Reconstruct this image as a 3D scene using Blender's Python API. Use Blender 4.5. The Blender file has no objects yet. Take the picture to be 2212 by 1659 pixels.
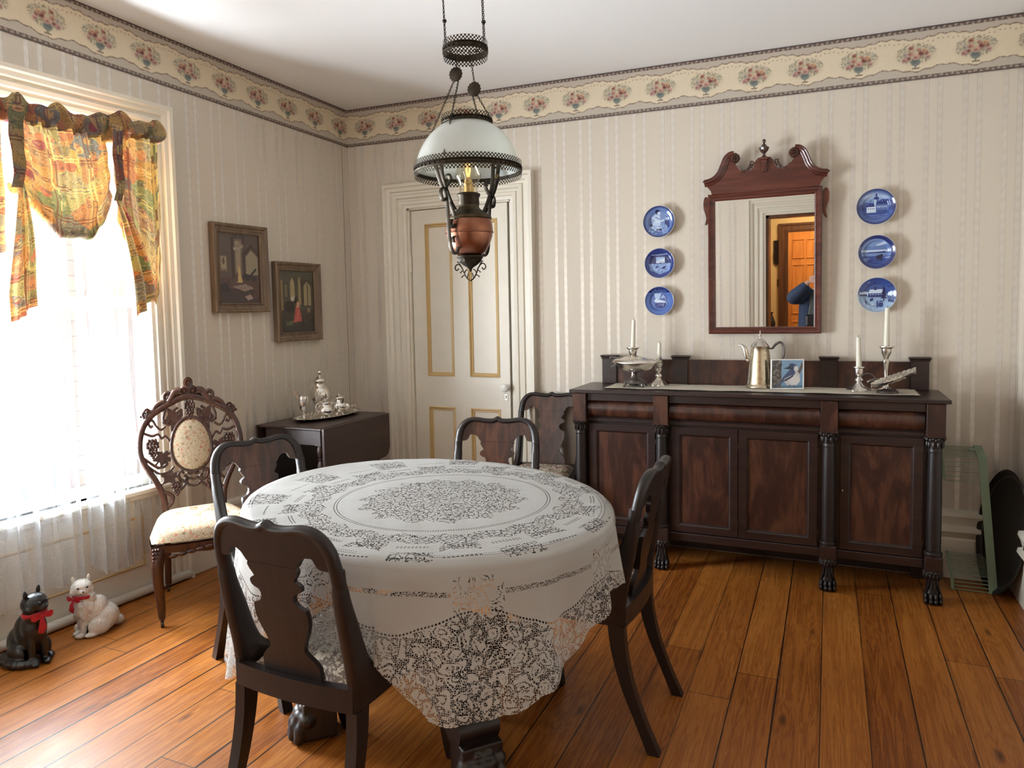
import bpy, bmesh, math, random
import numpy as np
from math import sin, cos, pi, radians, sqrt, atan2
from mathutils import Vector, Matrix

random.seed(7)
rng = np.random.default_rng(7)
S = bpy.context.scene
COL = bpy.context.collection

# ------------------------------------------------------------------ camera
YAW, PIT, ROL, FPX = -0.43189, -0.06553, -0.02056, 1561.27551
CAM = Vector((2.97275, -4.10419, 1.36099))
cam_d = bpy.data.cameras.new('camera')
cam_o = bpy.data.objects.new('camera', cam_d)
COL.objects.link(cam_o)
_f = Vector((sin(YAW) * cos(PIT), cos(YAW) * cos(PIT), sin(PIT)))
_r = Vector((cos(YAW), -sin(YAW), 0))
_u = _r.cross(_f)
_r2 = cos(ROL) * _r + sin(ROL) * _u
_u2 = -sin(ROL) * _r + cos(ROL) * _u
_m = Matrix((_r2, _u2, -_f)).transposed().to_4x4()
_m.translation = CAM
cam_o.matrix_world = _m
cam_d.sensor_width = 36.0
cam_d.sensor_fit = 'HORIZONTAL'
cam_d.lens = 36.0 * FPX / 2212
cam_d.shift_x = (1106 - 1073.67524) / 2212
cam_d.shift_y = -(829.5 - 772.53183) / 2212
cam_d.clip_start = 0.02
S.camera = cam_o

# ------------------------------------------------------------------ world, light, exposure
S.view_settings.view_transform = 'Standard'
S.view_settings.look = 'None'
S.view_settings.gamma = 1.0
S.view_settings.use_curve_mapping = False
S.view_settings.exposure = 0.74
try:
    S.cycles.use_denoising = True
    S.cycles.max_bounces = 10
    S.cycles.transparent_max_bounces = 24
    S.cycles.sample_clamp_indirect = 6.0
    S.cycles.caustics_reflective = False
    S.cycles.caustics_refractive = False
except Exception:
    pass
W = bpy.data.worlds.new('overcast_sky')
S.world = W
W.use_nodes = True
_n = W.node_tree.nodes
_l = W.node_tree.links
_bg = _n['Background']
_tc = _n.new('ShaderNodeTexCoord')
_sx = _n.new('ShaderNodeSeparateXYZ')
_mr = _n.new('ShaderNodeMapRange')
_mx = _n.new('ShaderNodeMix')
_mx.data_type = 'RGBA'
_l.new(_tc.outputs['Generated'], _sx.inputs[0])
_l.new(_sx.outputs['Z'], _mr.inputs[0])
_mr.inputs[1].default_value = -0.1
_mr.inputs[2].default_value = 0.7
_l.new(_mr.outputs[0], _mx.inputs[0])
_mx.inputs[6].default_value = (0.80, 0.92, 1.0, 1)
_mx.inputs[7].default_value = (0.62, 0.78, 1.0, 1)
_l.new(_mx.outputs[2], _bg.inputs[0])
_bg.inputs[1].default_value = 0.60


def area(name, loc, rot, sx, sy, power, col):
    d = bpy.data.lights.new(name, 'AREA')
    d.shape = 'RECTANGLE'
    d.size = sx
    d.size_y = sy
    d.energy = power
    d.color = col
    o = bpy.data.objects.new(name, d)
    o.location = loc
    o.rotation_euler = rot
    COL.objects.link(o)
    return o


# daylight outside the window, then a weak fill outside an added, unseen window
DAY1 = area('daylight_window', (-0.80, -2.30, 1.30), (0, radians(-96), radians(0)), 2.1, 1.30, 450, (0.86, 0.94, 1.0))
SIDE_FILL = area('side_fill_light', (-0.72, -3.62, 1.3), (0, radians(-97), radians(-3)), 1.9, 1.0, 30, (0.95, 0.97, 1.0))
# warm lamp of the hall behind the photographer
HALL = area('hall_ceiling_light', (2.9, -5.3, 2.45), (0, 0, 0), 0.5, 0.5, 20, (1.0, 0.78, 0.5))


# ------------------------------------------------------------------ helpers: colour, nodes
def lin(r, g, b):
    def f(c):
        c /= 255.0
        return c / 12.92 if c <= 0.04045 else ((c + 0.055) / 1.055) ** 2.4
    return (f(r), f(g), f(b))


class NT:
    def __init__(s, name):
        s.m = bpy.data.materials.new(name)
        s.m.use_nodes = True
        s.t = s.m.node_tree
        s.n = s.t.nodes
        s.l = s.t.links
        s.b = s.n['Principled BSDF']
        s.out = s.n['Material Output']

    def _in(s, sock, v):
        if v is None:
            return
        if hasattr(v, 'is_output') or isinstance(v, bpy.types.NodeSocket):
            s.l.new(v, sock)
        else:
            if isinstance(v, (tuple, list)) and len(v) == 3 and len(sock.default_value) == 4:
                v = (*v, 1)
            sock.default_value = v

    def math(s, op, a, b=None, c=None, clamp=False):
        n = s.n.new('ShaderNodeMath')
        n.operation = op
        n.use_clamp = clamp
        s._in(n.inputs[0], a)
        if b is not None:
            s._in(n.inputs[1], b)
        if c is not None:
            s._in(n.inputs[2], c)
        return n.outputs[0]

    def add(s, a, b): return s.math('ADD', a, b)
    def sub(s, a, b): return s.math('SUBTRACT', a, b)
    def mul(s, a, b): return s.math('MULTIPLY', a, b)
    def div(s, a, b): return s.math('DIVIDE', a, b)
    def lt(s, a, b): return s.math('LESS_THAN', a, b)
    def gt(s, a, b): return s.math('GREATER_THAN', a, b)
    def absv(s, a): return s.math('ABSOLUTE', a)
    def mx(s, a, b): return s.math('MAXIMUM', a, b)
    def mn(s, a, b): return s.math('MINIMUM', a, b)

    def band(s, x, lo, hi):
        return s.mul(s.gt(x, lo), s.lt(x, hi))

    def coord(s, kind='Object'):
        return s.n.new('ShaderNodeTexCoord').outputs[kind]

    def uv(s):
        return s.n.new('ShaderNodeUVMap').outputs[0]

    def sep(s, v):
        n = s.n.new('ShaderNodeSeparateXYZ')
        s._in(n.inputs[0], v)
        return n.outputs[0], n.outputs[1], n.outputs[2]

    def comb(s, x=0, y=0, z=0):
        n = s.n.new('ShaderNodeCombineXYZ')
        for i, v in enumerate((x, y, z)):
            s._in(n.inputs[i], v)
        return n.outputs[0]

    def mapping(s, v, scale=(1, 1, 1), loc=(0, 0, 0), rot=(0, 0, 0)):
        n = s.n.new('ShaderNodeMapping')
        s._in(n.inputs[0], v)
        n.inputs['Scale'].default_value = scale
        n.inputs['Location'].default_value = loc
        n.inputs['Rotation'].default_value = rot
        return n.outputs[0]

    def noise(s, v, scale=5, detail=3, rough=0.55, dist=0):
        n = s.n.new('ShaderNodeTexNoise')
        if v is not None:
            s._in(n.inputs['Vector'], v)
        n.inputs['Scale'].default_value = scale
        n.inputs['Detail'].default_value = detail
        n.inputs['Roughness'].default_value = rough
        n.inputs['Distortion'].default_value = dist
        return n.outputs['Fac']

    def vor(s, v, scale=5, feature='F1', out='Distance', rand=1.0):
        n = s.n.new('ShaderNodeTexVoronoi')
        n.feature = feature
        if v is not None:
            s._in(n.inputs['Vector'], v)
        n.inputs['Scale'].default_value = scale
        n.inputs['Randomness'].default_value = rand
        return n.outputs[out]

    def white(s, v):
        n = s.n.new('ShaderNodeTexWhiteNoise')
        n.noise_dimensions = '3D'
        s._in(n.inputs['Vector'], v)
        return n.outputs['Value']

    def ramp(s, f, stops):
        n = s.n.new('ShaderNodeValToRGB')
        s._in(n.inputs[0], f)
        e = n.color_ramp.elements
        while len(e) < len(stops):
            e.new(0.5)
        for i, (p, c) in enumerate(stops):
            e[i].position = p
            e[i].color = (*c, 1)
        return n.outputs[0]

    def mix(s, f, a, b):
        n = s.n.new('ShaderNodeMix')
        n.data_type = 'RGBA'
        s._in(n.inputs[0], f)
        s._in(n.inputs[6], a)
        s._in(n.inputs[7], b)
        return n.outputs[2]

    def maprange(s, f, a, b, c=0.0, d=1.0):
        n = s.n.new('ShaderNodeMapRange')
        s._in(n.inputs[0], f)
        for i, v in enumerate((a, b, c, d)):
            s._in(n.inputs[i + 1], v)
        return n.outputs[0]

    def bump(s, h, strength=0.3, dist=0.01):
        n = s.n.new('ShaderNodeBump')
        n.inputs['Strength'].default_value = strength
        n.inputs['Distance'].default_value = dist
        s._in(n.inputs['Height'], h)
        s.l.new(n.outputs[0], s.b.inputs['Normal'])
        return n.outputs[0]

    def set(s, **k):
        names = dict(col='Base Color', rough='Roughness', metal='Metallic', spec='Specular IOR Level', coat='Coat Weight',
                     coatr='Coat Roughness', trans='Transmission Weight', ior='IOR', alpha='Alpha', sheen='Sheen Weight')
        for a, v in k.items():
            s._in(s.b.inputs[names[a]], v)
        return s.m


def plain(name, col, rough=0.5, metal=0.0, var=0.12, scale=14, bump=0.0, **k):
    t = NT(name)
    nz = t.noise(t.coord(), scale, 3)
    dk = tuple(c * (1 - var) for c in col)
    lt = tuple(min(1, c * (1 + var)) for c in col)
    t.set(col=t.mix(nz, dk, lt), rough=rough, metal=metal, **k)
    if bump:
        t.bump(nz, bump, 0.004)
    return t.m


def wood(name, dark, mid, light, rough=0.38, grain=(3, 3, 30), coat=0.15, flame=0.0, axis=2, sc=1.0):
    t = NT(name)
    co = t.coord()
    if flame:
        x, y, z = t.sep(co)
        a = t.noise(t.mapping(co, (6 * sc, 6 * sc, 2.2 * sc)), 1.0, 3, 0.6, 2.2)
        b = t.noise(t.mapping(co, (30 * sc, 30 * sc, 5 * sc)), 1.0, 4, 0.6, 1.5)
        f = t.add(t.mul(a, 0.72), t.mul(b, 0.28))
        c = t.ramp(f, [(0.30, dark), (0.47, mid), (0.60, light), (0.72, mid)])
    else:
        sv = [grain[0] * 12, grain[0] * 12, grain[0] * 12]
        sv[axis] = grain[0]
        f = t.noise(t.mapping(co, tuple(sv)), 1.0, 4, 0.6, 0.6)
        c = t.ramp(f, [(0.25, dark), (0.5, mid), (0.78, light)])
    t.set(col=c, rough=rough, coat=coat, coatr=0.25)
    t.bump(f, 0.08, 0.002)
    return t.m


MAT = {}


def mat(k):
    return MAT[k]


# ------------------------------------------------------------------ helpers: mesh
class MB:
    XF = None

    def __init__(s, xf=None):
        s.v = []
        s.f = []
        s.xf = xf or MB.XF

    def av(s, p):
        if s.xf:
            p = s.xf(*p)
        s.v.append(tuple(p))
        return len(s.v) - 1

    def quad(s, a, b, c, d):
        i = [s.av(p) for p in (a, b, c, d)]
        s.f.append(i)

    def box(s, x0, x1, y0, y1, z0, z1, bev=0.0):
        if x0 > x1: x0, x1 = x1, x0
        if y0 > y1: y0, y1 = y1, y0
        if z0 > z1: z0, z1 = z1, z0
        b = min(bev, (x1 - x0) * .45, (y1 - y0) * .45, (z1 - z0) * .45)
        if b <= 0:
            ix = [s.av(p) for p in ((x0, y0, z0), (x1, y0, z0), (x1, y1, z0), (x0, y1, z0), (x0, y0, z1), (x1, y0, z1), (x1, y1, z1), (x0, y1, z1))]
            for q in ((0, 3, 2, 1), (4, 5, 6, 7), (0, 1, 5, 4), (1, 2, 6, 5), (2, 3, 7, 6), (3, 0, 4, 7)):
                s.f.append([ix[k] for k in q])
        else:
            # chamfered box: stacked rings in z
            rings = []
            for z, o in ((z0, b), (z0 + b, 0), (z1 - b, 0), (z1, b)):
                r = [(x0 + o + b, y0 + o), (x1 - o - b, y0 + o), (x1 - o, y0 + o + b), (x1 - o, y1 - o - b), (x1 - o - b, y1 - o), (x0 + o + b, y1 - o), (x0 + o, y1 - o - b), (x0 + o, y0 + o + b)]
                rings.append([s.av((x, y, z)) for x, y in r])
            s.f.append(rings[0][::-1])
            s.f.append(rings[-1][:])
            s.skin(rings)
        return s

    def skin(s, rings, closed=True):
        for a, b in zip(rings[:-1], rings[1:]):
            n = len(a)
            for i in range(n if closed else n - 1):
                j = (i + 1) % n
                s.f.append([a[i], a[j], b[j], b[i]])

    def lathe(s, prof, c=(0, 0, 0), seg=24, cap=True, axis='z', fn=None):
        """prof: list of (r, h)"""
        rings = []
        for r, h in prof:
            ring = []
            for i in range(seg):
                a = 2 * pi * i / seg
                rr = r * (fn(a, h) if fn else 1)
                x, y, z = rr * cos(a), rr * sin(a), h
                if axis == 'y':
                    x, y, z = x, z, y
                elif axis == '-y':
                    x, y, z = -x, -z, y
                elif axis == 'x':
                    x, y, z = z, x, y
                ring.append(s.av((c[0] + x, c[1] + y, c[2] + z)))
            rings.append(ring)
        s.skin(rings)
        if cap:
            if prof[0][0] > 1e-5: s.f.append(rings[0][::-1])
            if prof[-1][0] > 1e-5: s.f.append(rings[-1][:])
        return s

    def ell(s, c, r, seg=12, rings=8, M=None):
        rs = []
        for k in range(rings + 1):
            ph = -pi / 2 + pi * k / rings
            ring = []
            for i in range(seg):
                a = 2 * pi * i / seg
                p = Vector((r[0] * cos(ph) * cos(a), r[1] * cos(ph) * sin(a), r[2] * sin(ph)))
                if M is not None:
                    p = M @ p
                ring.append(s.av((c[0] + p[0], c[1] + p[1], c[2] + p[2])))
            rs.append(ring)
        s.skin(rs)
        return s

    def tube(s, pts, rad, seg=8, closed=False, cap=True, flat=1.0, up=None, twist=0.0):
        """tube along pts, rad number or list; flat scales second section axis"""
        P = [Vector(p) for p in pts]
        n = len(P)
        R = rad if isinstance(rad, (list, tuple)) else [rad] * n
        rings = []
        prev = None
        for i in range(n):
            if closed:
                t = P[(i + 1) % n] - P[i - 1]
            else:
                t = P[min(i + 1, n - 1)] - P[max(i - 1, 0)]
            if t.length < 1e-9:
                t = Vector((0, 0, 1))
            t.normalize()
            if up is not None:
                a = Vector(up)
                a = a - t * a.dot(t)
                if a.length < 1e-6:
                    a = t.orthogonal()
            elif prev is None:
                a = t.orthogonal()
            else:
                a = prev - t * prev.dot(t)
            a.normalize()
            prev = a
            b = t.cross(a)
            ring = []
            for k in range(seg):
                th = 2 * pi * k / seg + twist
                rr = R[i]
                fl = flat
                if isinstance(rr, tuple):
                    rr, fl = rr[0], rr[1] / rr[0]
                ring.append(s.av(P[i] + a * (rr * cos(th)) + b * (rr * fl * sin(th))))
            rings.append(ring)
        s.skin(rings)
        if closed:
            a, b = rings[-1], rings[0]
            for i in range(seg):
                j = (i + 1) % seg
                s.f.append([a[i], a[j], b[j], b[i]])
        elif cap:
            s.f.append(rings[0][::-1])
            s.f.append(rings[-1][:])
        return s

    def prism(s, outline, fn0, fn1):
        """outline list of (a,b) polygon (may be concave); fn0/fn1 map (a,b)->xyz for back/front"""
        n = len(outline)
        area2 = sum(outline[i][0] * outline[(i + 1) % n][1] - outline[(i + 1) % n][0] * outline[i][1] for i in range(n))
        if area2 < 0:
            outline = outline[::-1]
        from mathutils.geometry import tessellate_polygon
        tris = tessellate_polygon([[Vector((a, b, 0)) for a, b in outline]])
        A = [s.av(fn0(a, b)) for a, b in outline]
        B = [s.av(fn1(a, b)) for a, b in outline]
        for t in tris:
            s.f.append([A[t[0]], A[t[2]], A[t[1]]])
            s.f.append([B[t[0]], B[t[1]], B[t[2]]])
        for i in range(n):
            j = (i + 1) % n
            s.f.append([A[i], A[j], B[j], B[i]])
        return s

    def strip(s, L, R, th):
        """solid slab from two matching polylines of 3-D points; th = thickness vector"""
        th = Vector(th)
        rows = []
        for a, b in zip(L, R):
            a, b = Vector(a), Vector(b)
            rows.append([s.av(a), s.av(b), s.av(b + th), s.av(a + th)])
        s.skin(rows)
        s.f.append(rows[0][::-1])
        s.f.append(rows[-1][:])
        return s

    def grid(s, P, nu, nv, wrapu=False):
        """P(i,j)->xyz"""
        ix = [[s.av(P(i, j)) for j in range(nv)] for i in range(nu)]
        for i in range(nu if wrapu else nu - 1):
            for j in range(nv - 1):
                k = (i + 1) % nu
                s.f.append([ix[i][j], ix[k][j], ix[k][j + 1], ix[i][j + 1]])
        return s

    def frame(s, a0, a1, b0, b1, prof, fn, closed=True):
        """mitred moulding around rectangle a0..a1,b0..b1; prof list of (outward, depth); fn(a,b,d)->xyz"""
        rings = []
        for o, d in prof:
            if closed:
                pts = [(a0 - o, b0 - o), (a0 - o, b1 + o), (a1 + o, b1 + o), (a1 + o, b0 - o)]
            else:
                pts = [(a0 - o, b0), (a0 - o, b1 + o), (a1 + o, b1 + o), (a1 + o, b0)]
            rings.append([s.av(fn(a, b, d)) for a, b in pts])
        s.skin(rings, closed)
        if closed:
            a, b = rings[-1], rings[0]
            for i in range(4):
                j = (i + 1) % 4
                s.f.append([a[i], a[j], b[j], b[i]])
        return s

    def build(s, name, m, parent=None, smooth=35, uv=None, tag=None):
        me = bpy.data.meshes.new(name)
        off = Vector((0, 0, 0))
        if parent is not None:
            off = ROOTLOC.get(parent.name, off)
        vs = [(v[0] - off[0], v[1] - off[1], v[2] - off[2]) for v in s.v]
        me.from_pydata(vs, [], s.f)
        bm = bmesh.new()
        bm.from_mesh(me)
        bmesh.ops.remove_doubles(bm, verts=bm.verts, dist=1e-6)
        bmesh.ops.recalc_face_normals(bm, faces=bm.faces)
        bm.to_mesh(me)
        bm.free()
        if smooth:
            me.polygons.foreach_set('use_smooth', [True] * len(me.polygons))
            if smooth < 180:
                me.set_sharp_from_angle(angle=radians(smooth))
        o = bpy.data.objects.new(name, me)
        COL.objects.link(o)
        if m is not None:
            me.materials.append(m)
        if parent is not None:
            o.parent = parent
            ROOTLOC[o.name] = off
        if tag:
            settag(o, *tag)
        return o


ROOTLOC = {}


def settag(o, label, cat, group=None, kind=None):
    o['label'] = label
    o['category'] = cat
    if group: o['group'] = group
    if kind: o['kind'] = kind
    return o


def thing(name, label, cat, loc=(0, 0, 0), group=None, rotz=0.0, local=False):
    """Empty at the base of a thing. Parts are given in world coordinates unless local."""
    o = bpy.data.objects.new(name, None)
    o.empty_display_size = 0.05
    COL.objects.link(o)
    o.location = loc
    o.rotation_euler = (0, 0, rotz)
    settag(o, label, cat, group)
    ROOTLOC[o.name] = Vector((0, 0, 0)) if local else Vector(loc)
    return o


def struct(o):
    o['kind'] = 'structure'
    return o


def dup(root, loc, rotz, label, scale=None):
    r = root.copy()
    COL.objects.link(r)
    r.location = loc
    r.rotation_euler = (0, 0, rotz)
    r['label'] = label
    if scale: r.scale = scale
    def rec(a, b):
        for ch in [c for c in bpy.data.objects if c.parent == a]:
            c = ch.copy()
            COL.objects.link(c)
            c.parent = b
            rec(ch, c)
    rec(root, r)
    return r


def smoothpts(pts, n=6, closed=False):
    """Catmull-Rom through points of any dimension"""
    P = [np.array(p, float) for p in pts]
    m = len(P)
    out = []
    rngi = range(m if closed else m - 1)
    for i in rngi:
        p0 = P[(i - 1) % m] if closed or i > 0 else P[0]
        p1 = P[i]
        p2 = P[(i + 1) % m]
        p3 = P[(i + 2) % m] if closed or i + 2 < m else P[-1]
        for k in range(n):
            t = k / n
            out.append(tuple(0.5 * ((2 * p1) + (-p0 + p2) * t + (2 * p0 - 5 * p1 + 4 * p2 - p3) * t * t + (-p0 + 3 * p1 - 3 * p2 + p3) * t ** 3)))
    if not closed:
        out.append(tuple(P[-1]))
    return out


def spiral(cx, cz, r0, r1, a0, turns, n=20):
    return [(cx + (r0 + (r1 - r0) * k / n) * cos(a0 + turns * 2 * pi * k / n), cz + (r0 + (r1 - r0) * k / n) * sin(a0 + turns * 2 * pi * k / n)) for k in range(n + 1)]


# ------------------------------------------------------------------ painting in numpy -> colour attribute
class Canvas:
    def __init__(s, U, V, base):
        s.U, s.V = U, V
        s.C = np.tile(np.array(lin(*base)), (len(U), 1))

    def put(s, mask, col, a=1.0):
        m = (np.clip(mask, 0, 1) * a)[:, None]
        s.C = s.C * (1 - m) + np.array(lin(*col)) * m
        return s

    def ell(s, cx, cy, rx, ry, col, soft=0.15, rot=0.0, a=1.0):
        c, n = cos(rot), sin(rot)
        x = (s.U - cx) * c + (s.V - cy) * n
        y = -(s.U - cx) * n + (s.V - cy) * c
        d = np.sqrt((x / rx) ** 2 + (y / ry) ** 2)
        return s.put((1 - d) / soft + 0.5, col, a)

    def box(s, x0, x1, y0, y1, col, a=1.0):
        return s.put(((s.U > x0) & (s.U < x1) & (s.V > y0) & (s.V < y1)).astype(float), col, a)

    def line(s, x0, y0, x1, y1, w, col, a=1.0):
        dx, dy = x1 - x0, y1 - y0
        L = dx * dx + dy * dy + 1e-9
        t = np.clip(((s.U - x0) * dx + (s.V - y0) * dy) / L, 0, 1)
        d = np.sqrt((s.U - x0 - t * dx) ** 2 + (s.V - y0 - t * dy) ** 2)
        return s.put((w - d) / (w * 0.5) + 0.5, col, a)

    def poly(s, pts, col, a=1.0):
        ins = np.zeros(len(s.U), bool)
        n = len(pts)
        for i in range(n):
            x0, y0 = pts[i]
            x1, y1 = pts[(i + 1) % n]
            if y0 == y1: continue
            c = ((y0 > s.V) != (y1 > s.V)) & (s.U < (x1 - x0) * (s.V - y0) / (y1 - y0) + x0)
            ins ^= c
        return s.put(ins.astype(float), col, a)

    def blobs(s, n, cx, cy, sx, sy, r, cols, seed=0, a=0.8):
        g = np.random.default_rng(seed)
        for k in range(n):
            x, y = cx + g.uniform(-1, 1) * sx, cy + g.uniform(-1, 1) * sy
            rr = r * g.uniform(0.5, 1.3)
            s.ell(x, y, rr, rr * g.uniform(0.4, 1), cols[k % len(cols)], 0.4, g.uniform(0, pi), a)
        return s


def colattr(o, C):
    me = o.data
    at = me.color_attributes.new('Col', 'FLOAT_COLOR', 'POINT')
    A = np.ones((len(me.vertices), 4), np.float32)
    A[:, :3] = C
    at.data.foreach_set('color', A.ravel())


def attr_mat(name, rough=0.5, coat=0.0, spec=0.5, bump=0.0):
    t = NT(name)
    n = t.n.new('ShaderNodeAttribute')
    n.attribute_name = 'Col'
    nz = t.noise(t.coord(), 60, 2)
    t.set(col=t.mix(t.mul(nz, 0.12), n.outputs['Color'], (0.2, 0.17, 0.13)), rough=rough, coat=coat, coatr=0.06, spec=spec)
    if bump: t.bump(nz, bump, 0.002)
    return t.m


def painted(name, origin, eu, ev, w, h, nu, nv, fn, m, parent=None):
    """flat painted rectangle: origin + u*eu + v*ev, u in 0..w, v in 0..h ; fn(U,V)->colors"""
    o3, eu, ev = np.array(origin, float), np.array(eu, float), np.array(ev, float)
    if parent is not None:
        o3 = o3 - np.array(ROOTLOC[parent.name])
    uu, vv = np.meshgrid(np.linspace(0, w, nu), np.linspace(0, h, nv), indexing='ij')
    U, V = uu.ravel(), vv.ravel()
    P = o3[None] + U[:, None] * eu[None] + V[:, None] * ev[None]
    idx = np.arange(nu * nv).reshape(nu, nv)
    F = np.stack([idx[:-1, :-1], idx[1:, :-1], idx[1:, 1:], idx[:-1, 1:]], -1).reshape(-1, 4)
    me = bpy.data.meshes.new(name)
    me.from_pydata(P.tolist(), [], F.tolist())
    o = bpy.data.objects.new(name, me)
    COL.objects.link(o)
    me.materials.append(m)
    colattr(o, fn(U, V))
    if parent is not None:
        o.parent = parent
        ROOTLOC[o.name] = ROOTLOC[parent.name]
    return o

# ------------------------------------------------------------------ materials
def m_wallpaper(name, axis, phase):
    t = NT(name)
    co = t.coord()
    x, y, z = t.sep(co)
    s = x if axis == 'x' else y
    f = t.math('FLOORED_MODULO', t.sub(s, phase), 0.1585)
    m1 = t.band(f, 0.0, 0.021)
    m2 = t.band(f, 0.056, 0.077)
    st = t.mx(m1, m2)
    e = t.mx(t.mx(t.band(f, -0.001, 0.0012), t.band(f, 0.0198, 0.0222)), t.mx(t.band(f, 0.0548, 0.0572), t.band(f, 0.0758, 0.0782)))
    weave = t.noise(t.mapping(co, (260, 260, 90)), 1.0, 2)
    moire = t.math('SINE', t.add(t.mul(z, 120), t.mul(t.noise(t.mapping(co, (30, 30, 3)), 1.0, 1), 9)))
    base = t.mix(weave, (0.63, 0.555, 0.46), (0.69, 0.615, 0.52))
    satin = t.mix(t.maprange(moire, -1, 1), (0.68, 0.62, 0.55), (0.72, 0.67, 0.60))
    c = t.mix(st, base, satin)
    c = t.mix(t.mul(e, 0.35), c, (0.38, 0.31, 0.25))
    t.set(col=c, rough=t.maprange(st, 0, 1, 0.62, 0.30), spec=t.maprange(st, 0, 1, 0.25, 0.6), metal=t.maprange(st, 0, 1, 0.0, 0.34))
    t.bump(t.add(t.mul(weave, 0.4), t.mul(moire, 0.15)), 0.08, 0.002)
    return t.m


def m_floor():
    t = NT('old_pine_boards')
    co = t.coord()
    x, y, z = t.sep(co)
    bw = 0.1428
    bx = t.div(t.sub(x, 0.0999), bw)
    cell = t.math('FLOOR', bx)
    fx = t.math('FRACT', bx)
    h1 = t.white(t.comb(cell, 3.1, 0))
    h2 = t.white(t.comb(cell, 7.7, 0))
    # end joints
    ys = t.add(t.div(y, 2.6), t.mul(h2, 1.0))
    fy = t.math('FRACT', ys)
    ycell = t.math('FLOOR', ys)
    tone = t.white(t.comb(cell, ycell, 1.7))
    wob = t.mul(t.sub(t.noise(t.comb(0, t.mul(y, 3), cell), 1.0, 2), 0.5), 0.02)
    d = t.mn(t.add(fx, wob), t.sub(1.0, t.add(fx, wob)))
    gapw = t.add(0.006, t.mul(t.math('POWER', h1, 3.0), 0.03))
    gap = t.lt(d, gapw)
    endg = t.lt(t.mn(fy, t.sub(1.0, fy)), 0.0008)
    gp = t.mx(gap, t.mul(endg, 0.7))
    off = t.mul(h1, 17.3)
    kv = t.comb(t.add(t.mul(x, 7.0), off), t.add(t.mul(y, 2.2), off), cell)
    vd = t.vor(kv, 1.0, 'F1')
    knot = t.maprange(vd, 0.02, 0.11, 1.0, 0.0)
    ring = t.maprange(vd, 0.0, 0.35, 1.0, 0.0)
    gv = t.comb(t.add(t.mul(x, 46.0), off), t.add(t.mul(y, 1.6), off), cell)
    g1 = t.noise(gv, 1.0, 5, 0.62, 1.4)
    lines = t.math('SINE', t.add(t.mul(g1, 38), t.mul(ring, 14)))
    gf = t.add(t.mul(g1, 0.62), t.mul(t.maprange(lines, -1, 1), 0.2))
    gf = t.add(gf, t.mul(t.sub(tone, 0.5), 0.22))
    big = t.noise(t.comb(t.mul(x, 1.3), t.mul(y, 0.8), 4.0), 1.0, 3)
    gf = t.add(gf, t.mul(t.sub(big, 0.5), 0.3))
    c = t.ramp(gf, [(0.10, (0.125, 0.030, 0.005)), (0.34, (0.27, 0.082, 0.013)), (0.58, (0.40, 0.145, 0.026)), (0.85, (0.53, 0.235, 0.056))])
    c = t.mix(t.mul(knot, 0.85), c, (0.045, 0.012, 0.004))
    sm = t.noise(t.comb(t.mul(x, 9), t.mul(y, 7), 2.0), 1.0, 4)
    nail = t.lt(t.vor(t.comb(t.mul(x, 14), t.mul(y, 8), 0.0), 1.0), 0.028)
    c = t.mix(t.mul(nail, 0.8), c, (0.03, 0.012, 0.006))
    edge = t.maprange(d, 0.0, 0.10, 1.0, 0.0)
    dirt = t.mul(edge, t.maprange(t.noise(t.comb(cell, t.mul(y, 1.1), 9.0), 1.0, 3), 0.52, 0.68))
    c = t.mix(t.mul(dirt, 0.75), c, (0.035, 0.012, 0.005))
    c = t.mix(gp, c, (0.014, 0.006, 0.003))
    t.set(col=c, rough=t.maprange(sm, 0.3, 0.75, 0.30, 0.52), coat=0.06, coatr=0.25, spec=0.30)
    hgt = t.add(t.mul(t.sub(1.0, gp), 1.0), t.mul(gf, 0.12))
    hgt = t.add(hgt, t.mul(t.noise(t.comb(t.mul(x, 5), t.mul(y, 2), cell), 1.0, 2), 0.5))
    t.bump(hgt, 0.30, 0.004)
    return t.m


def m_ceiling():
    t = NT('ceiling_paint')
    nz = t.noise(t.coord(), 120, 3)
    t.set(col=(0.86, 0.85, 0.84), rough=0.9, spec=0.1)
    t.bump(nz, 0.12, 0.003)
    return t.m


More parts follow.
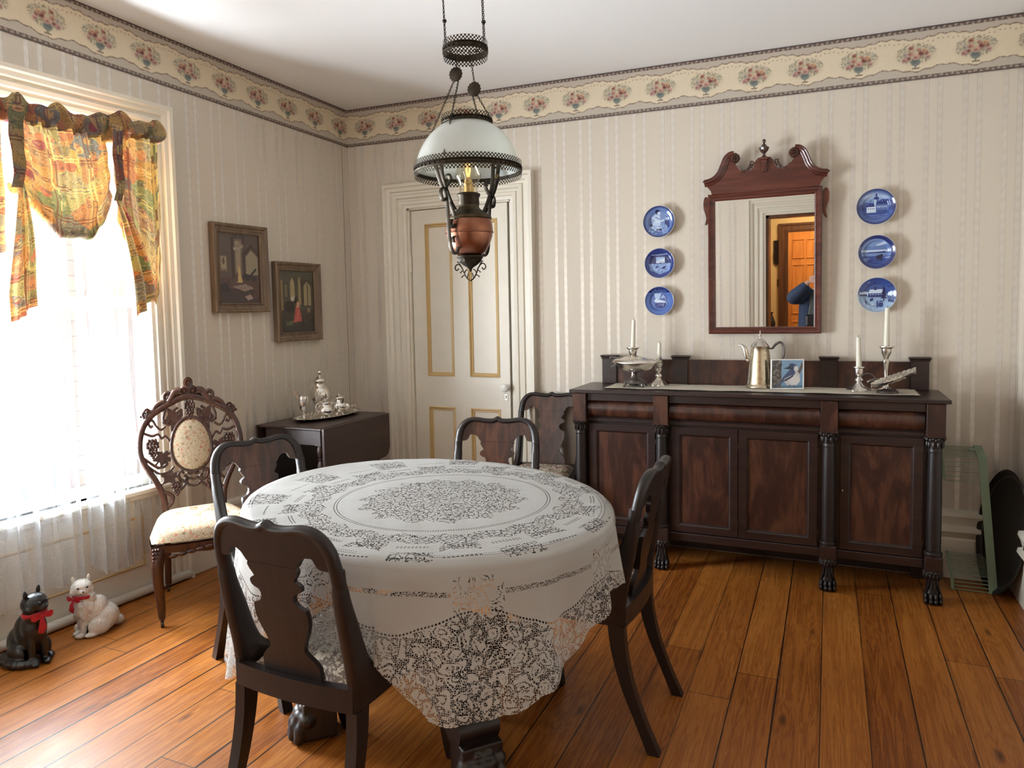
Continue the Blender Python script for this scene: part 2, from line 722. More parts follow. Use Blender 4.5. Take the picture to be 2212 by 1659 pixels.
def m_lace():
    """linen with openwork; UV = (angle arc, run from centre) in metres, object xy on the top"""
    t = NT('lace_linen')
    uv = t.uv()
    u, v, _ = t.sep(uv)
    co = t.coord()
    x, y, z = t.sep(co)
    cx, cy = 1.818, -2.047
    dx, dy = t.sub(x, cx), t.sub(y, cy)
    r = t.math('SQRT', t.add(t.mul(dx, dx), t.mul(dy, dy)))
    th = t.math('ARCTAN2', dy, dx)
    p2 = t.comb(dx, dy, 0)
    fl = t.noise(p2, 30, 2)
    wp = t.n.new('ShaderNodeVectorMath')
    wp.operation = 'ADD'
    t.l.new(p2, wp.inputs[0])
    nn = t.n.new('ShaderNodeTexNoise')
    nn.inputs['Scale'].default_value = 38
    nn.inputs['Detail'].default_value = 1
    t.l.new(p2, nn.inputs['Vector'])
    sc_ = t.n.new('ShaderNodeVectorMath')
    sc_.operation = 'SCALE'
    t.l.new(nn.outputs['Color'], sc_.inputs[0])
    sc_.inputs['Scale'].default_value = 0.022
    t.l.new(sc_.outputs[0], wp.inputs[1])
    ve = t.vor(wp.outputs[0], 62, 'DISTANCE_TO_EDGE')
    dash = t.gt(t.noise(p2, 210, 1), 0.47)
    curl = t.mul(t.lt(ve, 0.11), dash)
    # --- top zones
    sc16 = t.mul(t.math('SINE', t.mul(th, 14)), 0.016)
    sc5 = t.mul(t.math('SINE', t.mul(th, 28)), 0.008)
    rr = t.add(t.add(r, sc16), sc5)
    z1 = t.lt(rr, 0.262)
    g2 = t.mul(t.math('SINE', t.mul(th, 22)), 0.010)
    z2 = t.band(t.add(r, g2), 0.385, 0.455)
    seg = t.math('SINE', t.add(t.mul(th, 12), 0.7))
    z3 = t.mul(t.band(t.add(r, t.mul(seg, 0.02)), 0.455, 0.53), t.gt(seg, 0.25))
    z4 = t.mul(t.band(r, 0.53, 0.66), t.gt(t.math('SINE', t.add(t.mul(th, 12), 3.6)), 0.30))
    zones = t.mx(t.mx(z1, z2), t.mx(z3, z4))
    holes = t.mul(zones, curl)
    dsh = t.gt(t.math('SINE', t.mul(th, 300)), -0.35)
    ring = t.mul(t.mx(t.band(r, 0.3415, 0.3455), t.band(r, 0.3505, 0.3545)), dsh)
    arc = t.gt(t.absv(seg), 0.45)
    ring2 = t.mul(t.mul(t.mx(t.band(r, 0.482, 0.486), t.band(r, 0.491, 0.495)), dsh), arc)
    ring3 = t.mul(t.mul(t.band(r, 0.563, 0.568), dsh), arc)
    seam = t.mul(t.mul(t.mx(t.band(v, 0.590, 0.593), t.band(v, 0.600, 0.603)), t.gt(t.math('SINE', t.mul(u, 900)), 0.1)), t.gt(t.math('SINE', t.mul(u, 10.0)), -0.5))
    holes = t.mx(holes, t.mx(t.mx(ring, ring2), t.mx(ring3, seam)))
    ontop = t.lt(v, 0.622)
    # --- skirt zones (v beyond 0.62)
    p3 = t.comb(u, v, 0)
    band1 = t.mul(t.mul(t.band(v, 0.690, 0.703), t.gt(t.vor(p3, 210, 'DISTANCE_TO_EDGE'), 0.13)), t.gt(t.math('SINE', t.mul(u, 14.0)), -0.55))
    motif = t.math('SINE', t.mul(u, 14.0))
    netz = t.gt(v, t.add(0.775, t.mul(t.math('SINE', t.mul(u, 14.0)), 0.03)))
    mcol = t.mul(t.lt(motif, -0.60), t.gt(v, 0.655))
    # flowers: warped voronoi cells with dashed outlines
    w3 = t.n.new('ShaderNodeVectorMath')
    w3.operation = 'ADD'
    t.l.new(p3, w3.inputs[0])
    n3 = t.n.new('ShaderNodeTexNoise')
    n3.inputs['Scale'].default_value = 22
    n3.inputs['Detail'].default_value = 1
    t.l.new(p3, n3.inputs['Vector'])
    s3 = t.n.new('ShaderNodeVectorMath')
    s3.operation = 'SCALE'
    t.l.new(n3.outputs['Color'], s3.inputs[0])
    s3.inputs['Scale'].default_value = 0.05
    t.l.new(s3.outputs[0], w3.inputs[1])
    big = t.vor(w3.outputs[0], 25, 'DISTANCE_TO_EDGE')
    bigc = t.vor(w3.outputs[0], 25, 'F1')
    net = t.gt(t.vor(p3, 190, 'DISTANCE_TO_EDGE', rand=0.6), 0.10)
    fine = t.gt(t.vor(p3, 330, 'DISTANCE_TO_EDGE', rand=0.4), 0.16)
    swirl = t.math('SINE', t.mul(t.add(bigc, t.mul(t.noise(p3, 26, 1), 0.6)), 21))
    openz = t.mx(t.lt(big, 0.085), t.gt(swirl, 0.45))
    petals = t.mul(t.mul(t.band(bigc, 0.10, 0.14), t.gt(t.noise(p3, 260, 1), 0.45)), 1.0)
    lace = t.mx(t.mul(openz, net), t.mul(petals, fine))
    dots = t.mul(t.mx(t.mul(t.lt(t.absv(t.sub(big, 0.10)), 0.03), t.gt(t.noise(p3, 230, 1), 0.5)), t.mul(t.lt(bigc, 0.10), fine)), 1.0)
    sk = t.mx(t.mul(netz, lace), t.mx(band1, t.mul(mcol, dots)))
    edgeline = t.mul(t.band(t.sub(v, t.add(0.775, t.mul(t.math('SINE', t.mul(u, 14.0)), 0.03))), -0.008, -0.003), t.gt(t.math('SINE', t.mul(u, 700)), -0.2))
    sk = t.mx(sk, edgeline)
    hole = t.add(t.mul(ontop, holes), t.mul(t.sub(1.0, ontop), sk))
    lin_ = t.noise(t.mapping(co, (300, 300, 300)), 1.0, 2)
    t.set(col=t.mix(lin_, (0.50, 0.49, 0.465), (0.58, 0.57, 0.55)), rough=0.85, spec=0.15)
    t.bump(t.sub(t.mul(lin_, 0.3), t.mul(hole, 1.0)), 0.35, 0.002)
    # cloth lets a little light through, holes are clear
    tr = t.n.new('ShaderNodeBsdfTranslucent')
    tr.inputs[0].default_value = (0.78, 0.74, 0.68, 1)
    m1 = t.n.new('ShaderNodeMixShader')
    m1.inputs[0].default_value = 0.22
    t.l.new(t.b.outputs[0], m1.inputs[1])
    t.l.new(tr.outputs[0], m1.inputs[2])
    tp = t.n.new('ShaderNodeBsdfTransparent')
    m2 = t.n.new('ShaderNodeMixShader')
    t.l.new(hole, m2.inputs[0])
    t.l.new(m1.outputs[0], m2.inputs[1])
    t.l.new(tp.outputs[0], m2.inputs[2])
    t.l.new(m2.outputs[0], t.out.inputs[0])
    return t.m


def m_sheer():
    t = NT('sheer_voile')
    co = t.coord()
    weave = t.noise(t.mapping(co, (400, 400, 400)), 1.0, 1)
    t.set(col=(0.74, 0.78, 0.82), rough=0.9, spec=0.05)
    tr = t.n.new('ShaderNodeBsdfTranslucent')
    tr.inputs[0].default_value = (0.62, 0.74, 0.86, 1)
    m1 = t.n.new('ShaderNodeMixShader')
    m1.inputs[0].default_value = 0.022
    t.l.new(t.b.outputs[0], m1.inputs[1])
    t.l.new(tr.outputs[0], m1.inputs[2])
    tp = t.n.new('ShaderNodeBsdfTransparent')
    m2 = t.n.new('ShaderNodeMixShader')
    t.l.new(t.maprange(weave, 0.3, 0.7, 0.62, 0.72), m2.inputs[0])
    t.l.new(m1.outputs[0], m2.inputs[1])
    t.l.new(tp.outputs[0], m2.inputs[2])
    t.l.new(m2.outputs[0], t.out.inputs[0])
    return t.m


def m_fabric(name, transl, dim=1.0):
    """patchwork tapestry print of roses on yellow, peach, green and blue, UV in metres"""
    t = NT(name)
    uv = t.uv()
    u, v, _ = t.sep(uv)
    br = t.n.new('ShaderNodeTexBrick')
    t.l.new(t.mapping(uv, (1, 1, 1), (0.02, 0.03, 0), (0, 0, 0.0)), br.inputs['Vector'])
    br.inputs['Scale'].default_value = 1.0
    br.inputs['Brick Width'].default_value = 0.10
    br.inputs['Row Height'].default_value = 0.125
    br.inputs['Mortar Size'].default_value = 0.0
    br.inputs['Color1'].default_value = (0, 0, 0, 1)
    br.inputs['Color2'].default_value = (1, 1, 1, 1)
    cellc = t.vor(t.comb(t.mul(u, 1.0), t.mul(v, 0.9), 0), 11, 'F1', 'Color', 0.8)
    r_, g_, b_ = t.sep(cellc)
    pat = t.ramp(r_, [(0.0, lin(214, 176, 98)), (0.22, lin(205, 118, 82)), (0.4, lin(138, 146, 98)), (0.55, lin(222, 190, 120)), (0.72, lin(108, 118, 124)), (0.88, lin(224, 158, 92))])
    fl = t.vor(uv, 19, 'F1')
    flc = t.vor(uv, 19, 'F1', 'Color')
    fr, fg, fb = t.sep(flc)
    rose = t.mul(t.lt(fl, 0.42), t.gt(fr, 0.5))
    rosec = t.ramp(fg, [(0.0, lin(192, 88, 74)), (0.4, lin(228, 160, 110)), (0.7, lin(236, 196, 120)), (0.95, lin(160, 70, 80))])
    c = t.mix(rose, pat, rosec)
    petal = t.math('SINE', t.add(t.mul(fl, 60), t.mul(t.noise(uv, 40, 2), 12)))
    c = t.mix(t.mul(t.gt(petal, 0.72), 0.55), c, lin(74, 70, 82))
    lf = t.noise(uv, 46, 3, 0.6, 1.2)
    c = t.mix(t.mul(t.gt(lf, 0.60), 0.6), c, lin(78, 84, 92))
    c = t.mix(t.mul(t.lt(lf, 0.38), 0.45), c, lin(235, 205, 140))
    plaid = t.mx(t.mx(t.band(t.math('FLOORED_MODULO', u, 0.155), 0.0, 0.006), t.band(t.math('FLOORED_MODULO', u, 0.155), 0.013, 0.018)),
                 t.mx(t.band(t.math('FLOORED_MODULO', v, 0.125), 0.0, 0.006), t.band(t.math('FLOORED_MODULO', v, 0.125), 0.014, 0.019)))
    c = t.mix(t.mul(plaid, 0.75), c, t.mix(t.gt(t.noise(uv, 9, 1), 0.5), lin(238, 206, 128), lin(120, 60, 58)))
    if dim < 1:  # shaded copy: unlit tone of header and ties mixed into the print
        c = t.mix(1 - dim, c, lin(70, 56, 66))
    t.set(col=c, rough=0.8, spec=0.1)
    t.bump(t.add(lf, t.mul(t.noise(uv, 300, 1), 0.4)), 0.25, 0.003)
    if transl:
        tr = t.n.new('ShaderNodeBsdfTranslucent')
        t.l.new(t.mix(0.18, c, lin(255, 214, 120)), tr.inputs[0])
        m1 = t.n.new('ShaderNodeMixShader')
        m1.inputs[0].default_value = transl
        t.l.new(t.b.outputs[0], m1.inputs[1])
        t.l.new(tr.outputs[0], m1.inputs[2])
        t.l.new(m1.outputs[0], t.out.inputs[0])
    return t.m


def m_tapestry():
    t = NT('rose_tapestry_upholstery')
    co = t.coord()
    f1 = t.vor(co, 52, 'F1')
    fc = t.vor(co, 52, 'F1', 'Color')
    r_, g_, b_ = t.sep(fc)
    sw = t.math('SINE', t.mul(t.noise(co, 34, 2, 0.6, 1.5), 60))
    c = t.mix(t.mul(t.gt(sw, 0.15), 0.75), lin(206, 190, 162), lin(146, 120, 96))
    rose = t.mul(t.lt(f1, 0.40), t.gt(r_, 0.35))
    c = t.mix(t.mul(rose, 0.8), c, t.ramp(g_, [(0, lin(176, 100, 84)), (0.5, lin(200, 140, 112)), (0.9, lin(128, 116, 84))]))
    t.set(col=c, rough=0.85, spec=0.15)
    t.bump(t.add(sw, t.noise(co, 300, 1)), 0.15, 0.002)
    return t.m


def m_damask():
    t = NT('faded_floral_seat_cloth')
    co = t.coord()
    sw = t.math('SINE', t.mul(t.noise(co, 9, 3, 0.6, 2.2), 34))
    c = t.mix(t.maprange(sw, -0.4, 0.9), lin(120, 104, 92), lin(206, 192, 172))
    n = t.noise(co, 14, 2)
    c = t.mix(t.mul(t.gt(n, 0.6), 0.4), c, lin(120, 74, 68))
    t.set(col=c, rough=0.75, spec=0.25)
    return t.m


def m_metal(name, col, rough, dirt=None, amt=0.5, scale=30):
    t = NT(name)
    n = t.noise(t.coord(), scale, 4, 0.6)
    d = dirt or tuple(c * 0.25 for c in col)
    t.set(col=t.mix(t.mul(t.maprange(n, 0.42, 0.72), amt), col, d), rough=t.maprange(n, 0.3, 0.8, rough, min(1, rough + 0.18)), metal=1.0)
    return t.m


def m_glass(name, rough=0.0, col=(1, 1, 1), mixs=0.9):
    """thin clear glass: mostly see-through with a glossy sheen"""
    t = NT(name)
    tp = t.n.new('ShaderNodeBsdfTransparent')
    tp.inputs[0].default_value = (*col, 1)
    gl = t.n.new('ShaderNodeBsdfGlossy')
    gl.inputs['Roughness'].default_value = rough + 0.02
    fr = t.n.new('ShaderNodeLayerWeight')
    fr.inputs['Blend'].default_value = 0.5
    m1 = t.n.new('ShaderNodeMixShader')
    t.l.new(t.add(0.03, t.mul(t.math('POWER', fr.outputs['Facing'], 3.0), 0.5)), m1.inputs[0])
    t.l.new(tp.outputs[0], m1.inputs[1])
    t.l.new(gl.outputs[0], m1.inputs[2])
    t.l.new(m1.outputs[0], t.out.inputs[0])
    return t.m


def m_frost():
    t = NT('milk_glass')
    t.set(col=(0.80, 0.83, 0.80), rough=0.12, spec=0.6, coat=0.4, coatr=0.05)
    tr = t.n.new('ShaderNodeBsdfTranslucent')
    tr.inputs[0].default_value = (0.82, 0.84, 0.80, 1)
    m1 = t.n.new('ShaderNodeMixShader')
    m1.inputs[0].default_value = 0.42
    t.l.new(t.b.outputs[0], m1.inputs[1])
    t.l.new(tr.outputs[0], m1.inputs[2])
    t.l.new(m1.outputs[0], t.out.inputs[0])
    return t.m


def m_lattice(name, col, kx, kz):
    """pierced metal band, UV in metres"""
    t = NT(name)
    d = t.vor(t.mapping(t.uv(), (kx, kz, 1), rot=(0, 0, radians(45))), 1.0, 'F1', rand=0.0)
    hole = t.lt(d, 0.37)
    t.set(col=col, rough=0.4, metal=0.9)
    tp = t.n.new('ShaderNodeBsdfTransparent')
    m2 = t.n.new('ShaderNodeMixShader')
    t.l.new(hole, m2.inputs[0])
    t.l.new(t.b.outputs[0], m2.inputs[1])
    t.l.new(tp.outputs[0], m2.inputs[2])
    t.l.new(m2.outputs[0], t.out.inputs[0])
    return t.m


def m_emit(name, col, st):
    t = NT(name)
    e = t.n.new('ShaderNodeEmission')
    e.inputs[0].default_value = (*col, 1)
    e.inputs[1].default_value = st
    t.l.new(e.outputs[0], t.out.inputs[0])
    return t.m


def m_shingle():
    t = NT('brick_red_shingles')
    x, y, z = t.sep(t.coord())
    br = t.n.new('ShaderNodeTexBrick')
    t.l.new(t.comb(y, z, 0), br.inputs['Vector'])
    br.inputs['Scale'].default_value = 1.0
    br.inputs['Brick Width'].default_value = 0.16
    br.inputs['Row Height'].default_value = 0.14
    br.inputs['Mortar Size'].default_value = 0.008
    br.inputs['Color1'].default_value = (0.55, 0.24, 0.16, 1)
    br.inputs['Color2'].default_value = (0.62, 0.30, 0.20, 1)
    br.inputs['Mortar'].default_value = (0.2, 0.08, 0.05, 1)
    t.set(col=t.mix(0.45, br.outputs[0], (0.8, 0.68, 0.6)), rough=0.8)
    return t.m


def m_cat(name, col, rough, coat, fur):
    t = NT(name)
    co = t.coord()
    n = t.math('SINE', t.mul(t.noise(t.mapping(co, (1, 1, 0.45)), 34, 2, 0.5, 1.4), 40))
    t.set(col=col, rough=rough, coat=coat, coatr=0.1)
    t.bump(n, fur, 0.003)
    return t.m


MAT.update(
    paper_x=m_wallpaper('striped_wallpaper_back', 'x', 0.0495),
    paper_y=m_wallpaper('striped_wallpaper_side', 'y', -0.161 * 11 - 0.0),
    floor=m_floor(), ceiling=m_ceiling(), lace=m_lace(), sheer=m_sheer(),
    fabric=m_fabric('rose_print_backlit', 0.055), fabric_dark=m_fabric('rose_print_shaded', 0.06, 0.5),
    tapestry=m_tapestry(), damask=m_damask(),
    trim=plain('cream_woodwork', (0.74, 0.685, 0.58), 0.38, var=0.05, spec=0.5),
    trim_y=plain('yellow_panel_moulding', (0.60, 0.42, 0.19), 0.4, var=0.06),
    pipe=plain('painted_shoe_rail', (0.62, 0.58, 0.50), 0.35, var=0.05),
    mahog=wood('dark_mahogany', (0.006, 0.003, 0.0028), (0.011, 0.0055, 0.005), (0.020, 0.010, 0.008), 0.42, (2.5,), 0.10),
    flame=wood('flame_mahogany_veneer', (0.011, 0.0045, 0.0035), (0.040, 0.014, 0.009), (0.090, 0.033, 0.018), 0.34, coat=0.2, flame=1),
    sb=wood('sideboard_mahogany', (0.011, 0.005, 0.0045), (0.023, 0.010, 0.008), (0.040, 0.017, 0.012), 0.36, (2.5,), 0.2, axis=0),
    red=wood('red_mahogany', (0.04, 0.009, 0.006), (0.095, 0.022, 0.014), (0.15, 0.04, 0.022), 0.24, (2.0,), 0.4, axis=0),
    rosew=wood('carved_rosewood', (0.022, 0.007, 0.004), (0.055, 0.018, 0.010), (0.11, 0.036, 0.018), 0.26, (2.2,), 0.4),
    leafw=wood('drop_leaf_walnut', (0.022, 0.010, 0.009), (0.036, 0.017, 0.014), (0.05, 0.024, 0.02), 0.42, (1.6,), 0.15, axis=1),
    frame=wood('dull_gilt_frame', (0.10, 0.062, 0.038), (0.175, 0.115, 0.07), (0.27, 0.19, 0.12), 0.36, (2.5,), 0.1),
    hallw=wood('hall_oak', (0.05, 0.018, 0.006), (0.10, 0.036, 0.012), (0.15, 0.06, 0.02), 0.4, (2.0,), 0.15),
    pine=wood('orange_pine_door', (0.42, 0.13, 0.022), (0.62, 0.22, 0.04), (0.75, 0.31, 0.07), 0.35, (2.0,), 0.2),
    silver=m_metal('tarnished_silver', (0.80, 0.76, 0.70), 0.16, (0.22, 0.17, 0.12), 0.45),
    silverb=m_metal('bright_silver', (0.86, 0.84, 0.80), 0.12, (0.4, 0.34, 0.28), 0.3),
    pewter=m_metal('dark_pewter', (0.20, 0.18, 0.17), 0.32, (0.05, 0.04, 0.04), 0.6),
    potm=m_metal('gilt_worn_silver', (0.62, 0.54, 0.40), 0.2, (0.30, 0.20, 0.09), 0.6, 16),
    brass=m_metal('aged_brass', (0.115, 0.085, 0.055), 0.42, (0.03, 0.022, 0.015), 0.7),
    socket=m_metal('bright_brass', (0.80, 0.62, 0.30), 0.25, (0.5, 0.36, 0.15), 0.3),
    copper=m_metal('old_copper', (0.36, 0.16, 0.10), 0.26, (0.14, 0.055, 0.035), 0.6, 12),
    iron=m_metal('dark_bronze', (0.060, 0.048, 0.036), 0.45, (0.02, 0.016, 0.012), 0.6),
    lattice=m_lattice('pierced_brass', (0.05, 0.04, 0.028), 120, 120),
    milk=m_frost(), glass=m_glass('window_glass'), bulbglass=m_glass('lamp_glass', 0.0, (0.97, 0.95, 0.9)),
    filament=m_emit('glowing_filament', (1.0, 0.36, 0.10), 3.5),
    wax=plain('ivory_wax', (0.80, 0.76, 0.64), 0.45, var=0.04, spec=0.4),
    wick=plain('charred_wick', (0.03, 0.02, 0.02), 0.9),
    runner=plain('crochet_linen', (0.66, 0.60, 0.50), 0.85, var=0.16, scale=120, bump=0.5),
    porcelain=attr_mat('blue_white_porcelain', 0.12, 0.6), canvasm=attr_mat('varnished_print', 0.35, 0.15), tile=attr_mat('painted_tile', 0.3, 0.2),
    borderm=attr_mat('wallpaper_border', 0.55, 0.0, 0.3),
    white=plain('white_glaze', (0.75, 0.73, 0.70), 0.3, var=0.03),
    mirror=None, green=plain('sage_green_enamel', (0.19, 0.25, 0.165), 0.45, var=0.1),
    tole=plain('black_lacquer', (0.012, 0.010, 0.009), 0.4, var=0.5, scale=40),
    catw=m_cat('white_ceramic', (0.74, 0.71, 0.66), 0.35, 0.4, 0.45), catb=m_cat('black_ceramic', (0.005, 0.005, 0.006), 0.30, 0.25, 0.08),
    ribbon=plain('red_ribbon', (0.42, 0.012, 0.025), 0.4, var=0.15, scale=60),
    black=plain('black_paint', (0.012, 0.012, 0.014), 0.35), hallwall=plain('hall_yellow_wall', (0.62, 0.44, 0.20), 0.7, var=0.06),
    shingle=m_shingle(), castor=m_metal('blackened_castor', (0.12, 0.10, 0.09), 0.35),
    navy=plain('navy_jacket_cloth', (0.018, 0.036, 0.085), 0.75, var=0.25, scale=30, bump=0.3),
    grey=plain('charcoal_vest_cloth', (0.045, 0.055, 0.05), 0.8, var=0.15),
    denim=plain('dark_trouser_cloth', (0.03, 0.035, 0.05), 0.85), skin=plain('skin', (0.56, 0.31, 0.22), 0.5, var=0.08, scale=20),
    hair=plain('brown_hair', (0.05, 0.028, 0.016), 0.55, var=0.4, scale=80), leather=plain('black_leather', (0.012, 0.012, 0.012), 0.4),
    amber=plain('amber_glaze', (0.6, 0.16, 0.02), 0.2),
)
_t = NT('silvered_glass')
_t.set(col=(0.86, 0.87, 0.86), rough=0.01, metal=1.0)
MAT['mirror'] = _t.m

# ------------------------------------------------------------------ room shell
KW = 0.06048                               # the window wall runs out of square
XR = 3.776                                 # right wall
YF = -4.42                                 # wall with the doorway behind the camera
WD = Vector((-KW, -1, 0)).normalized()
WN = Vector((1, -KW, 0)).normalized()


def LW(s, n, z):                           # along the window wall from the corner, into the room, up
    p = WD * s + WN * n
    return (p.x, p.y, z)


def ceil_z(x, y):
    return 2.7239 - 0.0148 * x - 0.0314 * y


def xl(y):
    return KW * y


# floor
b = MB()
b.box(-0.75, 4.6, -6.9, 0.12, -0.06, 0.0)
struct(b.build('floor', mat('floor'), smooth=0))
# ceiling
b = MB()
P = [(xl(YF) - .15, YF - .12), (XR + .12, YF - .12), (XR + .12, .12), (-.12, .12)]
A_ = [b.av((x, y, ceil_z(x, y))) for x, y in P]
B_ = [b.av((x, y, ceil_z(x, y) + .08)) for x, y in P]
b.f.append(A_[::-1]); b.f.append(B_)
for i in range(4):
    j = (i + 1) % 4
    b.f.append([A_[i], A_[j], B_[j], B_[i]])
struct(b.build('ceiling', mat('ceiling'), smooth=0))


def wall_panels(b, rects, fn, top, th, outward):
    """rects: list of (s0,s1,z0,z1 or None for top)"""
    for s0, s1, z0, z1 in rects:
        pts = []
        for n in (0, outward):
            for s, z in ((s0, z0), (s1, z0), (s1, z1), (s0, z1)):
                zz = top(s) if z is None else z
                pts.append(b.av(fn(s, n, zz)))
        a, c = pts[:4], pts[4:]
        b.f.append(a); b.f.append(c[::-1])
        for i in range(4):
            j = (i + 1) % 4
            b.f.append([a[i], c[i], c[j], a[j]])


# window openings on the left wall, measured along it
W1 = (1.56, 2.56, 0.53, 2.26)
W2 = (3.12, 4.02, 0.53, 2.26)  # unseen opening, added to let in side fill
b = MB()
ltop = lambda s: ceil_z(*LW(s, 0, 0)[:2])
wall_panels(b, [(-0.0, W1[0], 0, None), (W1[0], W1[1], 0, W1[2]), (W1[0], W1[1], W1[3], None), (W1[1], W2[0], 0, None),
                (W2[0], W2[1], 0, W2[2]), (W2[0], W2[1], W2[3], None), (W2[1], 4.54, 0, None)], LW, ltop, .12, -.13)
struct(b.build('wall_left', mat('paper_y'), smooth=0))
b = MB()
BX = lambda s, n, z: (s, n, z)
DO = (0.455, 1.195, 2.035)
wall_panels(b, [(-.12, DO[0], 0, None), (DO[0], DO[1], DO[2], None), (DO[1], XR + .12, 0, None)], BX, lambda s: ceil_z(s, 0), .12, .12)
struct(b.build('wall_back', mat('paper_x'), smooth=0))
b = MB()
wall_panels(b, [(YF - .12, 0, 0, None)], lambda s, n, z: (XR + n, s, z), lambda s: ceil_z(XR, s), .12, .12)
struct(b.build('wall_right', mat('paper_y'), smooth=0))
DF = (2.335, 3.24, 2.045)
b = MB()
wall_panels(b, [(xl(YF), DF[0], 0, None), (DF[0], DF[1], DF[2], None), (DF[1], XR, 0, None)], lambda s, n, z: (s, YF + n, z), lambda s: ceil_z(s, YF), .12, -.12)
struct(b.build('wall_front', mat('paper_x'), smooth=0))

# ------------------------------------------------------------------ wallpaper border
BH = 0.2456


def border_paint(U, V, period, phase):
    h = BH
    C = Canvas(U, V, (226, 211, 184))
    f = (U - phase) % period - period / 2      # bouquet at f = 0
    sw_t = h - 0.048 - 0.007 * np.cos(2 * pi * (U - phase) / period) - 0.003 * np.sin(2 * pi * U / 0.05)
    sw_b = 0.050 + 0.010 * np.cos(2 * pi * (U - phase) / period * 1.0 + pi) * 1.0 + 0.003 * np.sin(2 * pi * U / 0.06)
    C.put((V > sw_t).astype(float), (196, 184, 170))
    C.put((V < sw_b).astype(float), (194, 184, 170))
    C.put((np.abs(V - sw_t) < 0.0028).astype(float), (132, 104, 88), .85)
    C.put((np.abs(V - sw_b) < 0.0028).astype(float), (132, 108, 92), .85)
    C.put((V > h - 0.020).astype(float), (104, 88, 84))
    C.put((V < 0.020).astype(float), (112, 98, 92))
    for z0, ph in ((h - 0.0125, 0), (0.0115, .01)):
        bead = (np.abs(V - z0 - 0.003 * np.sin(2 * pi * (U + ph) / 0.046)) < 0.0045) & (np.sin(2 * pi * (U + ph) / 0.023) > -0.1)
        C.put(bead.astype(float), (176, 158, 144), .9)
    C.put((V > h - 0.004).astype(float), (84, 70, 68))
    C.put((V < 0.004).astype(float), (92, 80, 76))
    D = Canvas(f + 0.0, V, (0, 0, 0))
    D.C = C.C
    D.U = (U - phase + period / 2) % period - period / 2
    # little sprigs under the top scallop
    g = np.random.default_rng(3)
    for k in range(12):
        x = -period / 2 + period * (k + .5) / 12
        D.ell(x, h - 0.066 - 0.006 * cos(2 * pi * x / period) - g.uniform(0, .008), .0042, .003, (140, 118, 96), .5, g.uniform(0, 3), .7)
    cz = 0.118
    D.ell(0.0, cz + .002, .072, .042, (176, 168, 140), 0.7, 0, .6)
    for k in range(150):
        a, r = g.uniform(0, 2 * pi), sqrt(g.uniform(0.02, 1))
        x, z = r * cos(a) * 0.084, cz + .004 + r * sin(a) * (0.050 if sin(a) > 0 else 0.042)
        col = [(112, 118, 104), (138, 132, 104), (96, 104, 100), (150, 126, 106), (128, 134, 128), (166, 150, 120)][k % 6]
        D.ell(x, z, g.uniform(.003, .008), g.uniform(.0015, .0032), col, .5, g.uniform(0, pi), .75)
    D.ell(0.0, 0.084, .021, .018, (124, 132, 126), .25)
    D.ell(-.004, 0.088, .016, .008, (92, 100, 100), .4, 0, .6)
    D.box(-.004, .004, .056, .070, (140, 132, 116), .9)
    D.box(-.016, .016, .052, .058, (126, 112, 98), .9)
    for x, z, r, c in ((.002, .108, .0155, (196, 150, 138)), (-.022, .126, .0125, (188, 136, 122)), (-.020, .152, .011, (164, 104, 94)), (.024, .124, .013, (136, 78, 76)),
                       (.036, .136, .012, (200, 160, 128)), (-.046, .098, .013, (186, 140, 134)), (.052, .104, .012, (190, 148, 138)), (-.044, .124, .010, (172, 160, 150)),
                       (.012, .140, .009, (182, 130, 112)), (.046, .122, .009, (160, 110, 100)), (-.028, .106, .009, (150, 96, 92))):
        D.ell(x, z, r, r * .85, c, .35)
        D.ell(x - r * .15, z - r * .1, r * .45, r * .35, tuple(int(q * .68) for q in c), .5, 0, .8)
        D.ell(x + r * .1, z + r * .45, r * .6, r * .2, tuple(min(255, int(q * 1.14)) for q in c), .5, 0, .7)
    return D.C


def border_strip(name, p0, p1, nrm, length, period, phase, flip, lab):
    """band from p0 to p1 (both at the ceiling line), thickness out of the wall"""
    p0, p1, nrm = np.array(p0, float), np.array(p1, float), np.array(nrm, float)
    eu = (p1 - p0) / length
    o = painted(name, p0 - np.array([0, 0, BH]) + nrm * 0.004, eu, (0, 0, 1), length, BH, int(length / .0036), 70,
                lambda U, V: border_paint(U, V, period, phase), mat('borderm'))
    struct(o)
    return o


LL = 4.44
q = LW(LL, 0, 0)
border_strip('trim_1', (0, 0, ceil_z(0, 0)), (q[0], q[1], ceil_z(q[0], q[1])), tuple(WN), LL, 0.2385, 0.078, False, '')
border_strip('trim_2', (0, 0, ceil_z(0, 0)), (XR, 0, ceil_z(XR, 0)), (0, -1, 0), XR, 0.2455, 0.147, False, '')
border_strip('trim_3', (XR, 0, ceil_z(XR, 0)), (XR, YF, ceil_z(XR, YF)), (-1, 0, 0), -YF, 0.2455, 0.05, False, '')
border_strip('trim_4', (xl(YF) + .01, YF, ceil_z(xl(YF), YF)), (XR, YF, ceil_z(XR, YF)), (0, 1, 0), XR - xl(YF) - .01, 0.2455, 0.05, False, '')

# ------------------------------------------------------------------ casings, windows, doors
CAS = [(0, -.02), (0, .014), (.018, .018), (.022, .026), (.040, .026), (.044, .018), (.056, .018), (.062, .030), (.080, .030), (.086, .020), (.098, .022), (.104, .036), (.124, .040), (.130, .052), (.148, .054), (.150, .0)]


